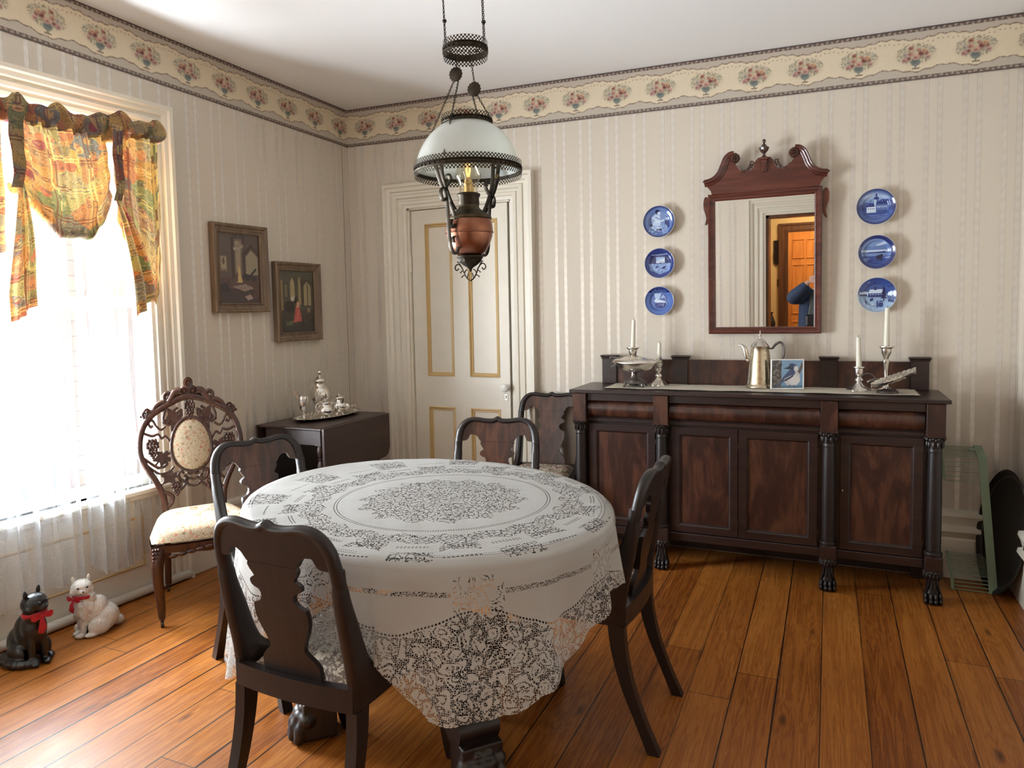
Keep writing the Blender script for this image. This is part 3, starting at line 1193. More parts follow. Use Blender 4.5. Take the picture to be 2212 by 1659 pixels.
def window(name, w):
    s0, s1, z0, z1 = w
    root = bpy.data.objects.new(name, None)
    COL.objects.link(root)
    struct(root)
    root.location = LW((s0 + s1) / 2, 0, 0)
    ROOTLOC[root.name] = Vector(root.location)
    b = MB()
    b.frame(s0, s1, 0.0, z1, CAS, lambda a, bb, d: LW(a, d, bb), closed=False)
    b.build('window_casing', mat('trim'), root, 30)
    b = MB(LW)
    b.box(s0 - .03, s1 + .03, -.10, .06, z0 - .028, z0, .006)
    b.box(s0 + .0, s1 - .0, 0.0, .03, z0 - .055, z0 - .028, .004)
    b.build('window_sill', mat('trim'), root)
    b = MB(LW)
    b.box(s0, s1, -.005, .008, 0.02, z0 - .055)
    fn = lambda a, bb, d: LW(a, d, bb)
    b.frame(s0 + .10, s1 - .10, .14, z0 - .14, [(.0, .008), (.004, .016), (.014, .020), (.022, .014), (.03, .008)], fn)
    b.build('window_apron', mat('trim'), root, 30)
    b = MB()
    b.frame(s0 + .112, s1 - .112, .152, z0 - .152, [(.0, .009), (.006, .013), (.012, .009)], fn)
    b.build('apron_moulding', mat('trim_y'), root, 30)
    # two sashes
    zm = z0 + (z1 - z0) * 0.52
    for nm, a, c, n in (('lower_sash', z0, zm + .02, -.055), ('upper_sash', zm - .02, z1, -.09)):
        b = MB(LW)
        b.box(s0, s0 + .045, n - .015, n + .015, a, c)
        b.box(s1 - .045, s1, n - .015, n + .015, a, c)
        b.box(s0, s1, n - .015, n + .015, a, a + .05)
        b.box(s0, s1, n - .015, n + .015, c - .04, c)
        sm = b.build(nm, mat('trim'), root, 30)
        b = MB(LW)
        b.box(s0 + .04, s1 - .04, n - .002, n + .002, a + .04, c - .03)
        b.build('pane', mat('glass'), sm, 0)
    return root


window('window_1', W1)
window('added_window', W2)  # added out of view for its light

# four-panel door in the back wall
root = bpy.data.objects.new('door_1', None)
COL.objects.link(root)
struct(root)
root.location = (0.82, 0, 0)
ROOTLOC[root.name] = Vector(root.location)
b = MB()
b.frame(DO[0], DO[1], 0.0, DO[2], [(0, .02)] + [(o * 1.05, -d) for o, d in CAS[1:]], lambda a, bb, d: (a, d, bb), closed=False)
b.build('door_casing', mat('trim'), root, 30)
b = MB()
b.box(DO[0], DO[0] + .012, -.0, .11, 0, DO[2])
b.box(DO[1] - .012, DO[1], -.0, .11, 0, DO[2])
b.box(DO[0], DO[1], -.0, .11, DO[2] - .012, DO[2])
b.build('door_jamb', mat('trim'), root, 0)
th = radians(2.2)                                            # stands slightly ajar, hinged at the left


def DL(a, d, z):                                             # a from hinge along the leaf
    return (DO[0] + .016 + a * cos(th) - d * sin(th) * -1 * 0 + 0, -a * sin(th) + .020 + d, z)


LWD = DO[1] - DO[0] - .040
b = MB()
px = [(.105, .300), (.420, .628)]
pz = [(.12, .735), (.942, 1.925)]
xs = [0, px[0][0], px[0][1], px[1][0], px[1][1], LWD]
zs = [0.008, pz[0][0], pz[0][1], pz[1][0], pz[1][1], DO[2] - .016]
for i in range(5):
    for j in range(5):
        d0 = .012 if (i in (1, 3) and j in (1, 3)) else 0.0
        x0, x1, z0, z1 = xs[i], xs[i + 1], zs[j], zs[j + 1]
        pts = [DL(x0, d0, z0), DL(x1, d0, z0), DL(x1, d0, z1), DL(x0, d0, z1)]
        b.quad(*pts)
        bk = [DL(x0, .038, z0), DL(x0, .038, z1), DL(x1, .038, z1), DL(x1, .038, z0)]
        b.quad(*bk)
for x in (0, LWD):
    b.quad(DL(x, 0, zs[0]), DL(x, .038, zs[0]), DL(x, .038, zs[-1]), DL(x, 0, zs[-1]))
for z in (zs[0], zs[-1]):
    b.quad(DL(0, 0, z), DL(LWD, 0, z), DL(LWD, .038, z), DL(0, .038, z))
leaf = b.build('door_leaf', mat('trim'), root, 0)
for x0, x1 in px:
    for z0, z1 in pz:
        b = MB()
        b.frame(x0 + .022, x1 - .022, z0 + .022, z1 - .022, [(0, .012), (.004, .004), (.012, .006), (.018, -.006), (.024, -.004), (.026, .0)], lambda a, bb, d: DL(a, d, bb))
        b.build('panel_moulding', mat('trim_y'), leaf, 30)
b = MB()
b.lathe([(.0, 0), (.020, 0), (.020, .004), (.010, .008), (.009, .022), (.012, .026), (.024, .032), (.0275, .045), (.022, .056), (.010, .061), (0, .062)], DL(.68, 0, .880), 20, axis='-y')
b.build('door_knob', mat('white'), leaf)
b = MB()
x, y, z = DL(.672, -.003, .818)
b.box(x - .011, x + .011, y, y + .004, z - .022, z + .022, .003)
b.build('keyhole_plate', mat('silver'), leaf)
b = MB()
b.box(x - .0025, x + .0025, y - .001, y + .001, z - .010, z + .004)
b.ell((x, y, z + .006), (.0045, .001, .0045))
b.build('keyhole', mat('black'), leaf)
for z in (.25, 1.62):
    b = MB()
    b.lathe([(0, 0), (.007, 0), (.007, .10), (0, .10)], (DO[0] + .012, .008, z), 10)
    b.build('hinge', mat('trim'), leaf)
# dark closet behind the gap
b = MB()
b.box(.3, 1.35, .13, .15, 0, 2.2)
struct(b.build('wall_closet', mat('hallw'), smooth=0))

# doorway behind the photographer and the hall seen in the mirror
root = bpy.data.objects.new('door_2', None)
COL.objects.link(root)
struct(root)
root.location = (2.8, YF, 0)
ROOTLOC[root.name] = Vector(root.location)
b = MB()
b.frame(DF[0], DF[1], 0.0, DF[2], [(o * 1.3, d) for o, d in CAS], lambda a, bb, d: (a, YF + d, bb), closed=False)
b.build('door_casing', mat('trim'), root, 30)
b = MB()
b.box(DF[0], DF[0] + .03, YF - .30, YF - .0, 0, DF[2])
b.box(DF[1] - .03, DF[1], YF - .30, YF - .0, 0, DF[2])
b.box(DF[0], DF[1], YF - .30, YF - .0, DF[2] - .03, DF[2])
b.build('door_jamb', mat('hallw'), root, 0)
HY = -6.1
b = MB()
b.box(1.6, 4.5, HY - .1, HY, 0, 2.7)
b.box(1.5, 1.6, HY - .1, YF - .12, 0, 2.7)
b.box(4.5, 4.6, HY - .1, YF - .12, 0, 2.7)
struct(b.build('wall_hall', mat('hallwall'), smooth=0))
b = MB()
b.box(1.5, 4.6, HY - .1, YF - .12, 2.62, 2.70)
struct(b.build('ceiling_hall', mat('ceiling'), smooth=0))
root = bpy.data.objects.new('door_3', None)
COL.objects.link(root)
struct(root)
root.location = (2.9, HY, 0)
ROOTLOC[root.name] = Vector(root.location)
b = MB()
b.frame(2.475, 3.30, 0.0, 1.90, [(0, 0), (0, .02), (.03, .03), (.04, .024), (.075, .024), (.085, .034), (.11, .036), (.11, 0)], lambda a, bb, d: (a, HY + d, bb), closed=False)
b.build('door_casing', mat('hallw'), root, 30)
for k in range(2):
    x0 = 2.48 + k * .41
    b = MB()
    b.box(x0, x0 + .405, HY, HY + .012, 0.01, 1.895)
    lf = b.build('door_leaf', mat('pine'), root, 0)
    for (c0, c1) in ((.05, .19), (.215, .355)):
        for (z0, z1) in ((.15, .75), (.85, 1.48), (1.56, 1.80)):
            b = MB()
            b.frame(x0 + c0 + .012, x0 + c1 - .012, z0 + .012, z1 - .012, [(0, .012), (.004, .022), (.012, .022), (.016, .012)], lambda a, bb, d: (a, HY + d, bb))
            b.build('panel_moulding', mat('pine'), lf, 30)

# skirting boards and shoe rail
BB = [(0.0, 0), (.018, 0), (.018, .19), (.012, .20), (.020, .215), (.034, .235), (.030, .255), (.018, .265), (.022, .29), (.030, .31), (.026, .328), (.012, .338), (0, .340)]


def skirting(name, p0, p1, n):
    b = MB()
    rings = []
    for p in (p0, p1):
        rings.append([b.av((p[0] + n[0] * d, p[1] + n[1] * d, z)) for d, z in BB])
    b.skin(rings)
    b.f.append(rings[0][::-1]); b.f.append(rings[1])
    struct(b.build(name, mat('trim'), None, 30))


skirting('baseboard_back', (1.36, 0), (XR, 0), (0, -1))
skirting('baseboard_right', (XR, 0), (XR, YF), (-1, 0))
skirting('baseboard_left', LW(.0, 0, 0), LW(W1[0] - .15, 0, 0), (WN.x, WN.y))
skirting('baseboard_corner', (0, 0), (.295, 0), (0, -1))
b = MB()
b.tube([LW(1.42, .034, .024), LW(4.4, .034, .024)], .022, 14)
struct(b.build('trim_5', mat('pipe')))

b = MB(LW)
b.box(.062, .0635, -.001, .0012, .345, 2.474)
struct(b.build('trim_6', mat('brass'), None, 0))

# neighbouring shingled house seen through the sheer curtain
t = thing('neighboring_house', 'brick-red shingled house wall seen through the window curtain', 'building', (-3.4, -1.2, -3))
b = MB()
b.box(-3.6, -3.4, .27, 4.5, -3, 2.4)
b.build('shingle_wall', mat('shingle'), t, 0)

# ------------------------------------------------------------------ sheer curtain panels
def mesh_uv(name, P, UVf, nu, nv, m, parent=None, smooth=180, wrapu=False):
    """grid mesh with UV; P(i,j), UVf(i,j)"""
    me = bpy.data.meshes.new(name)
    off = Vector((0, 0, 0))
    if parent is not None:
        off = ROOTLOC.get(parent.name, off)
    vs = [tuple(Vector(P(i, j)) - off) for i in range(nu) for j in range(nv)]
    fs = []
    fuv = []
    for i in range(nu if wrapu else nu - 1):
        for j in range(nv - 1):
            k = (i + 1) % nu
            fs.append((i * nv + j, k * nv + j, k * nv + j + 1, i * nv + j + 1))
            fuv += [UVf(i, j), UVf(i + 1, j), UVf(i + 1, j + 1), UVf(i, j + 1)]
    me.from_pydata(vs, [], fs)
    ul = me.uv_layers.new(name='UVMap')
    ul.data.foreach_set('uv', np.array(fuv, np.float32).ravel())
    me.polygons.foreach_set('use_smooth', [True] * len(me.polygons))
    o = bpy.data.objects.new(name, me)
    COL.objects.link(o)
    if m is not None: me.materials.append(m)
    if parent is not None:
        o.parent = parent
        ROOTLOC[o.name] = off
    return o


def sheer_panel(name, label, s_top, s_bot, z_top, hem, seed, knot=None):
    g = np.random.default_rng(seed)
    ph = g.uniform(0, 6, 6)
    nu, nv = 150, 46

    def P(i, j):
        a, t = i / (nu - 1), j / (nv - 1)
        zb = np.interp(a, [h[0] for h in hem], [h[1] for h in hem])
        z = z_top + (zb - z_top) * t
        s = (s_top[0] + (s_top[1] - s_top[0]) * a) * (1 - t) + (s_bot[0] + (s_bot[1] - s_bot[0]) * a) * t
        amp = 0.010 + 0.020 * t
        n = 0.075 + amp * (sin(a * 44 + ph[0] + .8 * sin(t * 3 + ph[1])) + .5 * sin(a * 83 + ph[2] + t * 1.5) + .35 * sin(a * 19 + ph[3] + 2 * t))
        s += 0.006 * sin(a * 60 + ph[4] + 5 * t)
        if knot:
            for ka, kt in knot:
                w = math.exp(-((a - ka) / .10) ** 2 - ((t - kt) / .09) ** 2)
                s += (ka - a) * (s_bot[1] - s_bot[0]) * .75 * w
                n += .03 * w
        n += 0.05 * max(0, t - .72) ** 1.3
        if s < 1.86:
            k = min(1, (1.86 - s) / .14)
            n = n * (1 - k) + (.010 + .25 * (n - .075)) * k
        return LW(s, n, z)
    o = mesh_uv(name, P, lambda i, j: (i / nu, j / nv), nu, nv, mat('sheer'))
    return settag(o, label, 'curtain', 'sheer curtain panels at the window')


sheer_panel('sheer_curtain', 'white sheer curtain panel nearest the carved chair, its hem knotted', (1.985, 1.555), (1.965, 1.545), 2.215,
            [(0, .25), (.08, .20), (.3, .19), (.55, .165), (.8, .20), (1, .22)], 1, [(.35, .76), (.72, .70)])
sheer_panel('sheer_curtain', 'white sheer curtain panel at the left edge of the photo, hanging above the cats', (2.57, 2.0), (2.60, 1.99), 2.215,
            [(0, .18), (.3, .15), (.45, .16), (.62, .17), (.70, .21), (.85, .20), (1, .235)], 5, [(.5, .74), (.25, .70)])

# ------------------------------------------------------------------ rose-print balloon valance
VN = 0.15
val = thing('balloon_valance', 'floral rose-print balloon valance gathered across the top of the window', 'valance', LW(2.06, VN, 1.6))


def gathered(name, s0, s1, z0, z1, n0, depth, m, seed, freq=60):
    g = np.random.default_rng(seed)
    ph = g.uniform(0, 6, 6)
    nu, nv = int(abs(s1 - s0) * 170), 22

    def P(i, j):
        a, t = i / (nu - 1), j / (nv - 1)
        s = s0 + (s1 - s0) * a
        aa = 2 * pi * t * .92 + .25                      # rolled round the rod
        top = .018 * (1 + .8 * sin(s * 37 + ph[0]) + .5 * sin(s * 71 + ph[1]))
        zc, hz = (z0 + z1) / 2, (z1 - z0) / 2
        z = zc + (hz + top) * cos(aa) if cos(aa) > 0 else zc + hz * cos(aa)
        w = 1 + .30 * sin(s * freq + ph[2] + 1.6 * sin(aa * 1.3 + ph[3])) + .22 * sin(s * freq * 2.3 + ph[4] + aa)
        n = n0 + depth * sin(aa) * w
        return LW(s + .008 * sin(aa * 2 + s * 50), n, z)
    return mesh_uv(name, P, lambda i, j: ((s0 + (s1 - s0) * i / nu) * 1.4, j / nv * .25), nu, nv, m, val)


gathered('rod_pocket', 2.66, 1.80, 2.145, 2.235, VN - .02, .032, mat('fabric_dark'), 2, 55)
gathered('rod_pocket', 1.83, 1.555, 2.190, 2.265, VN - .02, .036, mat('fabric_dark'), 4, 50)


def swag(name, sL, sR, z_top, edge, seed, m):
    """hanging balloon between two ties; edge: list (a, z) of the lower roll"""
    g = np.random.default_rng(seed)
    ph = g.uniform(0, 6, 6)
    nu, nv = 90, 50
    ea, ez = [e[0] for e in edge], [e[1] for e in edge]

    def P(i, j):
        a, t = i / (nu - 1), j / (nv - 1)
        s = sL + (sR - sL) * a
        zb = np.interp(a, ea, ez)
        if t < .86:
            tt = t / .86
            z = z_top + (zb - z_top) * tt
            puff = .055 * sin(pi * min(1, a * 1.0)) * sin(pi * tt * .62) ** 1.0
            pl = .010 * (1 - .5 * tt) * sin(a * 40 + ph[0] + .6 * sin(tt * 4)) + .006 * sin(a * 77 + ph[1])
            pl += .010 * tt * sin(tt * 16 + 6 * abs(a - .5) + ph[2])
            return LW(s, VN + puff + pl + .02 * tt, z)
        k = (t - .86) / .14                                   # roll turning back
        ang = k * pi * 1.15
        pl = .008 * sin(a * 34 + k * 5)
        base = VN + .055 * sin(pi * a) * sin(pi * .62) + .02
        return LW(s, base - .030 * (1 - cos(ang)) + pl, zb - .035 * sin(ang) - .008 * sin(a * 21))
    return mesh_uv(name, P, lambda i, j: (sL + (sR - sL) * i / nu + seed, j / nv * .5), nu, nv, m, val)


swag('swag', 2.245, 1.845, 2.165, [(0, 1.90), (.08, 1.885), (.2, 1.80), (.35, 1.74), (.5, 1.725), (.72, 1.745), (.88, 1.80), (.95, 1.87), (1, 1.90)], 1, mat('fabric'))
# tie straps
for s0, wd in ((2.262, .032), (1.838, .026)):
    def PS(i, j, s0=s0, wd=wd):
        t, a = i / 29, 2 * pi * j / 12
        w = wd * (1 - .35 * t) * (1 + .06 * sin(t * 20))
        n = VN + .078 - .02 * t * t + .006 * sin(t * 9)
        return LW(s0 + .006 * sin(t * 7) + w * cos(a), n + (.010 + .004 * sin(a * 3 + t * 9)) * sin(a), 2.205 - .325 * t)
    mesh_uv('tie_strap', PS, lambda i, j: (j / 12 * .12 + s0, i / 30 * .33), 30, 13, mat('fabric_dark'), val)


def tail(name, s_tie, side, zt, tip, outer, seed, tiltn=0.0):
    """jabot tail hanging from the tie; side = -1 towards the room corner"""
    g = np.random.default_rng(seed)
    ph = g.uniform(0, 6, 4)
    nu, nv = 40, 50

    def P(i, j):
        a, t = i / (nu - 1), j / (nv - 1)
        sA = s_tie + side * (tip[0] * t)                       # inner edge
        zb = tip[1] + (outer[1] - tip[1]) * a
        width = (.018 + (outer[0] - .018) * min(1, t * 1.25) ** .85)
        s = sA + side * width * a
        z = zt + (zb - zt) * t
        n = VN + .055 + .020 * sin(a * 14 + ph[0] + t * 2) * min(1, t * 1.6) + .014 * sin(a * 31 + ph[1]) * t + .02 * sin(pi * t)
        return LW(s, n, z)
    return mesh_uv(name, P, lambda i, j: (i / nu * outer[0] * 1.6 + seed, j / nv * .55), nu, nv, mat('fabric'), val)


tail('tail', 1.852, -1, 1.905, (.058, 1.345), (.115, 1.46), 3)
tail('tail', 2.235, 1, 1.905, (-.03, 1.44), (.10, 1.35), 8)


def back_drop(name, s0, s1, zt, zb_fn, seed):
    nu, nv = 50, 50

    def P(i, j):
        a, t = i / (nu - 1), j / (nv - 1)
        s = s0 + (s1 - s0) * a
        z = zt + (zb_fn(a) - zt) * t
        n = VN - .01 + .012 * sin(a * 17 + seed) + .008 * sin(a * 41 + t * 2) + .012 * sin(t * 9 + a * 3) * t
        return LW(s, n, z)
    return mesh_uv(name, P, lambda i, j: (s0 + (s1 - s0) * i / nu + seed * .37, j / nv * .62), nu, nv, mat('fabric'), val)


back_drop('side_drop', 1.815, 1.575, 2.20, lambda a: 1.84 - .44 * min(1, a * 1.25) if a < .8 else 1.40 + .25 * ((a - .8) / .2) ** 2, 2)
back_drop('side_drop', 2.56, 2.275, 2.15, lambda a: 1.52 + .12 * a, 5)

# ------------------------------------------------------------------ two framed prints on the window wall
def picture(name, label, s0, s1, z0, z1, fn, nn=.02):
    t = thing(name, label, 'picture', LW((s0 + s1) / 2, 0, z0), 'framed interior prints')
    fw = .052
    b = MB()
    b.frame(s0 + fw, s1 - fw, z0 + fw, z1 - fw, [(0, .012), (.0, .022), (.006, .026), (.010, .020), (.016, .020), (.024, .028), (.030, .030), (.036, .038), (.046, .042), (.052, .038), (.052, .004)],
            lambda a, bb, d: LW(a, d + nn - .02, bb))
    b.build('frame', mat('frame'), t, 30)
    # the print; u runs from photo-left (large s) to photo-right
    w, h = s1 - s0 - 2 * fw, z1 - z0 - 2 * fw
    painted('print', LW(s1 - fw, .014 + nn - .02, z0 + fw), -WD, (0, 0, 1), w, h, 110, int(110 * h / w), lambda U, V: fn(U / w, V / h), mat('canvasm'), t)
    return t


def pic_a(U, V):
    C = Canvas(U, V, (66, 48, 46))
    C.box(0, .34, .35, 1, (92, 76, 70)); C.box(.34, .72, .35, 1, (76, 62, 60)); C.box(.62, 1, .35, 1, (84, 70, 64))
    C.box(.38, .56, .42, .93, (108, 92, 80)); C.box(.41, .53, .45, .90, (150, 134, 112))
    C.poly([(.66, .42), (.66, .68), (.80, .78), (.96, .68), (.96, .42)], (150, 138, 114))
    C.line(.62, .72, .80, .84, .025, (62, 42, 42)); C.line(.80, .84, .98, .72, .025, (62, 42, 42))
    C.box(.30, .36, .36, .95, (64, 46, 46)); C.box(.58, .64, .38, .98, (66, 48, 46))
    C.ell(.49, .82, .10, .09, (140, 122, 108), .7, 0, .6); C.blobs(26, .49, .82, .12, .07, .018, [(176, 158, 138), (120, 100, 90)], 2)
    C.line(.49, .90, .49, 1.0, .008, (110, 90, 80))
    C.box(.02, .20, .46, .68, (128, 108, 88)); C.box(.05, .17, .49, .66, (164, 146, 120)); C.ell(.11, .60, .03, .05, (96, 74, 66))
    C.box(0, 1, 0, .36, (62, 42, 42)); C.poly([(0, .36), (1, .36), (1, .26), (.3, .20), (0, .24)], (86, 62, 58))
    C.poly([(.44, .32), (.40, .30), (.56, .30), (.52, .44), (.50, .53), (.47, .53), (.455, .44)], (196, 166, 110)); C.ell(.485, .555, .022, .026, (176, 134, 108))
    C.ell(.66, .38, .10, .05, (44, 34, 44), .3); C.line(.76, .40, .90, .50, .02, (38, 28, 36)); C.ell(.86, .36, .09, .04, (48, 36, 40), .3)
    C.poly([(.30, .24), (.62, .28), (.86, .22), (.60, .17)], (150, 128, 118)); C.poly([(.60, .10), (.74, .13), (.82, .07), (.68, .04)], (170, 148, 140))
    C.ell(.12, .22, .10, .07, (40, 28, 34), .4); C.line(.22, .1, .22, .34, .01, (48, 32, 32)); C.ell(.90, .18, .08, .12, (80, 54, 48), .4)
    C.blobs(60, .5, .2, .5, .18, .02, [(90, 62, 58), (50, 34, 38), (110, 84, 78)], 5, .4)
    return C.C


def pic_b(U, V):
    C = Canvas(U, V, (62, 58, 48))
    C.box(0, 1, .35, 1, (80, 76, 62)); C.box(.0, .08, .3, .85, (150, 128, 88)); C.box(.10, .24, .56, .80, (56, 46, 40)); C.box(.12, .22, .58, .78, (116, 104, 82))
    C.poly([(.30, .46), (.30, .82), (.36, .90), (.42, .82), (.44, .46)], (168, 150, 108)); C.box(.52, .62, .40, .95, (92, 84, 66)); C.poly([(.54, .45), (.54, .86), (.60, .92), (.62, .45)], (150, 134, 100))
    C.poly([(.62, .42), (.62, .88), (.96, .84), (.96, .42)], (70, 58, 46)); C.poly([(.70, .44), (.70, .76), (.80, .84), (.92, .76), (.92, .44)], (156, 142, 106)); C.box(.80, .83, .44, .8, (74, 60, 48))
    C.box(0, 1, 0, .36, (54, 50, 46)); C.poly([(0, .34), (1, .38), (1, .30), (0, .22)], (66, 58, 50))
    C.ell(.26, .42, .16, .10, (40, 34, 34), .3); C.poly([(.20, .48), (.50, .46), (.48, .60), (.34, .52)], (36, 32, 32)); C.ell(.36, .55, .05, .04, (196, 190, 170), .6)
    C.poly([(.36, .16), (.62, .18), (.60, .30), (.54, .42), (.44, .42), (.40, .28)], (190, 84, 74)); C.poly([(.46, .40), (.56, .40), (.54, .50), (.48, .50)], (206, 150, 128)); C.ell(.50, .53, .028, .03, (70, 44, 36))
    C.poly([(.46, .20), (.52, .18), (.54, .36), (.50, .38)], (216, 118, 102), .7)
    C.ell(.84, .28, .10, .09, (66, 50, 42), .4); C.ell(.84, .36, .05, .04, (140, 120, 90), .5); C.poly([(.14, .16), (.36, .20), (.34, .13), (.16, .11)], (96, 100, 66))
    C.blobs(50, .5, .18, .5, .16, .02, [(70, 62, 54), (44, 38, 38), (86, 78, 66)], 9, .4)
    return C.C


picture('framed_print', 'gilt-framed print of a woman under a chandelier, hanging higher and nearer the window', .792, 1.186, 1.378, 1.868, pic_a)
picture('framed_print', 'smaller gilt-framed print of a seated woman in a pink dress, nearer the room corner', .350, .740, 1.198, 1.678, pic_b)

# ------------------------------------------------------------------ blue and white plates
def plate(label, cx, cz, R, fn, k):
    t = thing('collector_plate', label, 'plate', (cx, -.02, cz), 'blue and white plates on the wall')
    prof = [(0, .016), (.60, .016), (.64, .018), (.70, .024), (.86, .030), (.97, .036), (1.0, .036), (1.0, .031), (.9, .024), (.66, .010), (.62, .004), (.56, .004), (.55, .009), (0, .009)]
    b = MB()
    b.lathe([(r * R, d) for r, d in prof[6:]], (cx, -.004, cz), 64, axis='-y', cap=False)
    b.build('plate_back', mat('white'), t)
    nr, na = 60, 120
    rr = np.linspace(0.0, 1.0, nr)
    aa = np.linspace(0, 2 * pi, na, endpoint=False)
    dep = np.interp(rr, [p[0] for p in prof[:6]] + [1.0], [p[1] for p in prof[:6]] + [.036])
    V = []
    for i, r in enumerate(rr):
        for a in aa:
            V.append((r * R * cos(a), -.0045 - dep[i], r * R * sin(a)))
    F = []
    for i in range(nr - 1):
        for j in range(na):
            k2 = (j + 1) % na
            F.append((i * na + j, i * na + k2, (i + 1) * na + k2, (i + 1) * na + j))
    me = bpy.data.meshes.new('plate_face')
    off = Vector((0, .02, 0))
    me.from_pydata([tuple(Vector(v) + off) for v in V], [], F)
    me.polygons.foreach_set('use_smooth', [True] * len(me.polygons))
    o = bpy.data.objects.new('plate_face', me)
    COL.objects.link(o)
    me.materials.append(mat('porcelain'))
    A = np.array(V)
    U, W_ = A[:, 0] / R, A[:, 2] / R
    C = fn(U, W_)
    r2 = np.sqrt(U * U + W_ * W_)
    C.put(np.clip((r2 - .975) / .012, 0, 1), (206, 206, 214))
    colattr(o, C.C)
    o.parent = t
    return t


DB, MBL, LB, WB = (16, 30, 88), (52, 84, 160), (128, 156, 206), (206, 220, 238)


def pl_mother(U, V):
    C = Canvas(U, V, MBL)
    C.ell(0, .1, .80, .85, (116, 142, 192), .9)
    r = np.sqrt(U * U + V * V)
    C.put(np.clip((r - .82) / .12, 0, 1), DB, .9)
    for k in range(-6, 7): C.line(k * .13, .2, k * .14, .9, .012, (84, 112, 172), .35)
    C.box(-.58, -.52, -.15, .28, (18, 26, 70)); C.box(-.60, -.45, -.3, -.1, (24, 32, 80))
    C.poly([(-.5, .25), (-.25, .48), (.02, .40), (.10, .05), (.05, -.25), (-.42, -.22), (-.40, .05)], (186, 204, 230))
    C.ell(-.10, .62, .15, .14, (24, 34, 84), .25); C.ell(-.03, .53, .10, .11, (196, 210, 232), .25); C.ell(-.14, .68, .09, .07, DB, .3)
    C.poly([(-.4, .05), (.15, .10), (.34, .16), (.30, .06), (-.1, -.06)], WB); C.line(-.25, .3, .1, .12, .03, (70, 96, 160), .8); C.line(-.42, .2, -.3, .02, .02, (70, 96, 160), .8)
    C.ell(.50, .22, .12, .13, (180, 198, 226), .25); C.ell(.52, .32, .12, .08, (60, 84, 150), .4); C.poly([(.32, .08), (.62, .08), (.66, -.4), (.34, -.3)], (36, 54, 120))
    C.poly([(-.2, -.25), (.45, -.2), (.56, -.72), (.30, -.78), (.1, -.5)], (140, 166, 212)); C.line(.2, -.3, .38, -.7, .02, (50, 74, 140), .8); C.line(.32, -.28, .48, -.66, .02, (50, 74, 140), .8)
    C.poly([(-.66, -.30), (-.1, -.24), (.15, -.44), (-.30, -.52)], (168, 188, 220)); C.poly([(-.22, -.46), (.16, -.42), (.14, -.55), (-.18, -.56)], (22, 30, 84))
    C.blobs(30, -.35, -.48, .3, .14, .05, [WB, (52, 76, 146), (120, 146, 200)], 3)
    C.blobs(26, 0, -.70, .5, .10, .04, [(140, 164, 208), (50, 74, 144)], 4, .6)
    C.ell(.74, .40, .05, .20, (214, 226, 244), .4, .25, .0)
    return C


def pl_barn(U, V):
    C = Canvas(U, V, (40, 66, 142))
    r = np.sqrt(U * U + V * V)
    C.ell(0, 0, .80, .80, (30, 50, 120), .2); C.box(-.6, .6, -.02, .5, (24, 38, 100)); C.box(-.26, .32, .02, .42, (150, 176, 216)); C.poly([(-.26, .18), (.32, .34), (.32, .02), (-.26, .02)], WB)
    C.line(-.2, .15, .3, .08, .012, MBL); C.line(-.5, .56, .5, .60, .03, (176, 196, 226), .7)
    C.poly([(-.74, -.02), (.74, -.02), (.66, -.50), (0, -.76), (-.62, -.45)], (134, 160, 208)); C.blobs(60, 0, -.25, .6, .22, .05, [(90, 120, 180), (160, 184, 222), (70, 98, 166)], 6, .6)
    for x, y, s in ((-.22, -.24, .10), (.25, -.30, .13), (.02, .0, .07), (-.10, -.48, .05), (.12, -.56, .05)):
        C.ell(x, y, s, s * .6, (20, 30, 90), .3, .4); C.line(x + s * .6, y + s * .3, x + s, y + s * .8, s * .2, (20, 30, 90))
    C.put(((r > .80)).astype(float), (34, 56, 128)); C.put(np.clip((r - .9) / .1, 0, 1), (22, 38, 100), .8)
    return C


def pl_night(U, V):
    C = Canvas(U, V, (74, 108, 176))
    C.put((V > .55).astype(float), (20, 40, 110)); C.blobs(24, 0, .66, .45, .1, .08, [(90, 120, 180), (40, 64, 140)], 2, .6)
    C.poly([(-.4, .54), (.1, .54), (.0, .15), (-.3, .1)], (176, 198, 228)); C.poly([(.0, .2), (.22, .50), (.46, .2)], (150, 176, 216)); C.line(.0, .2, .22, .5, .025, (34, 58, 134)); C.line(.22, .5, .46, .2, .025, (34, 58, 134))
    C.box(.05, .45, .0, .2, (60, 90, 160)); C.blobs(20, .3, .1, .3, .12, .03, [WB, (60, 88, 158)], 7)
    C.poly([(-.42, .05), (-.2, .14), (.3, .0), (.5, -.15), (.1, -.14), (-.3, -.12)], WB); C.poly([(-.36, -.12), (.42, -.12), (.40, -.38), (.1, -.52), (-.3, -.46)], (28, 48, 122))
    C.blobs(30, .0, -.25, .3, .12, .04, [(150, 176, 216), (34, 54, 128)], 8); C.box(-.9, .9, .50, .55, (120, 150, 204), .8)
    r = np.sqrt(U * U + V * V)
    C.put(np.clip((r - .88) / .1, 0, 1), (40, 66, 140), .8)
    return C


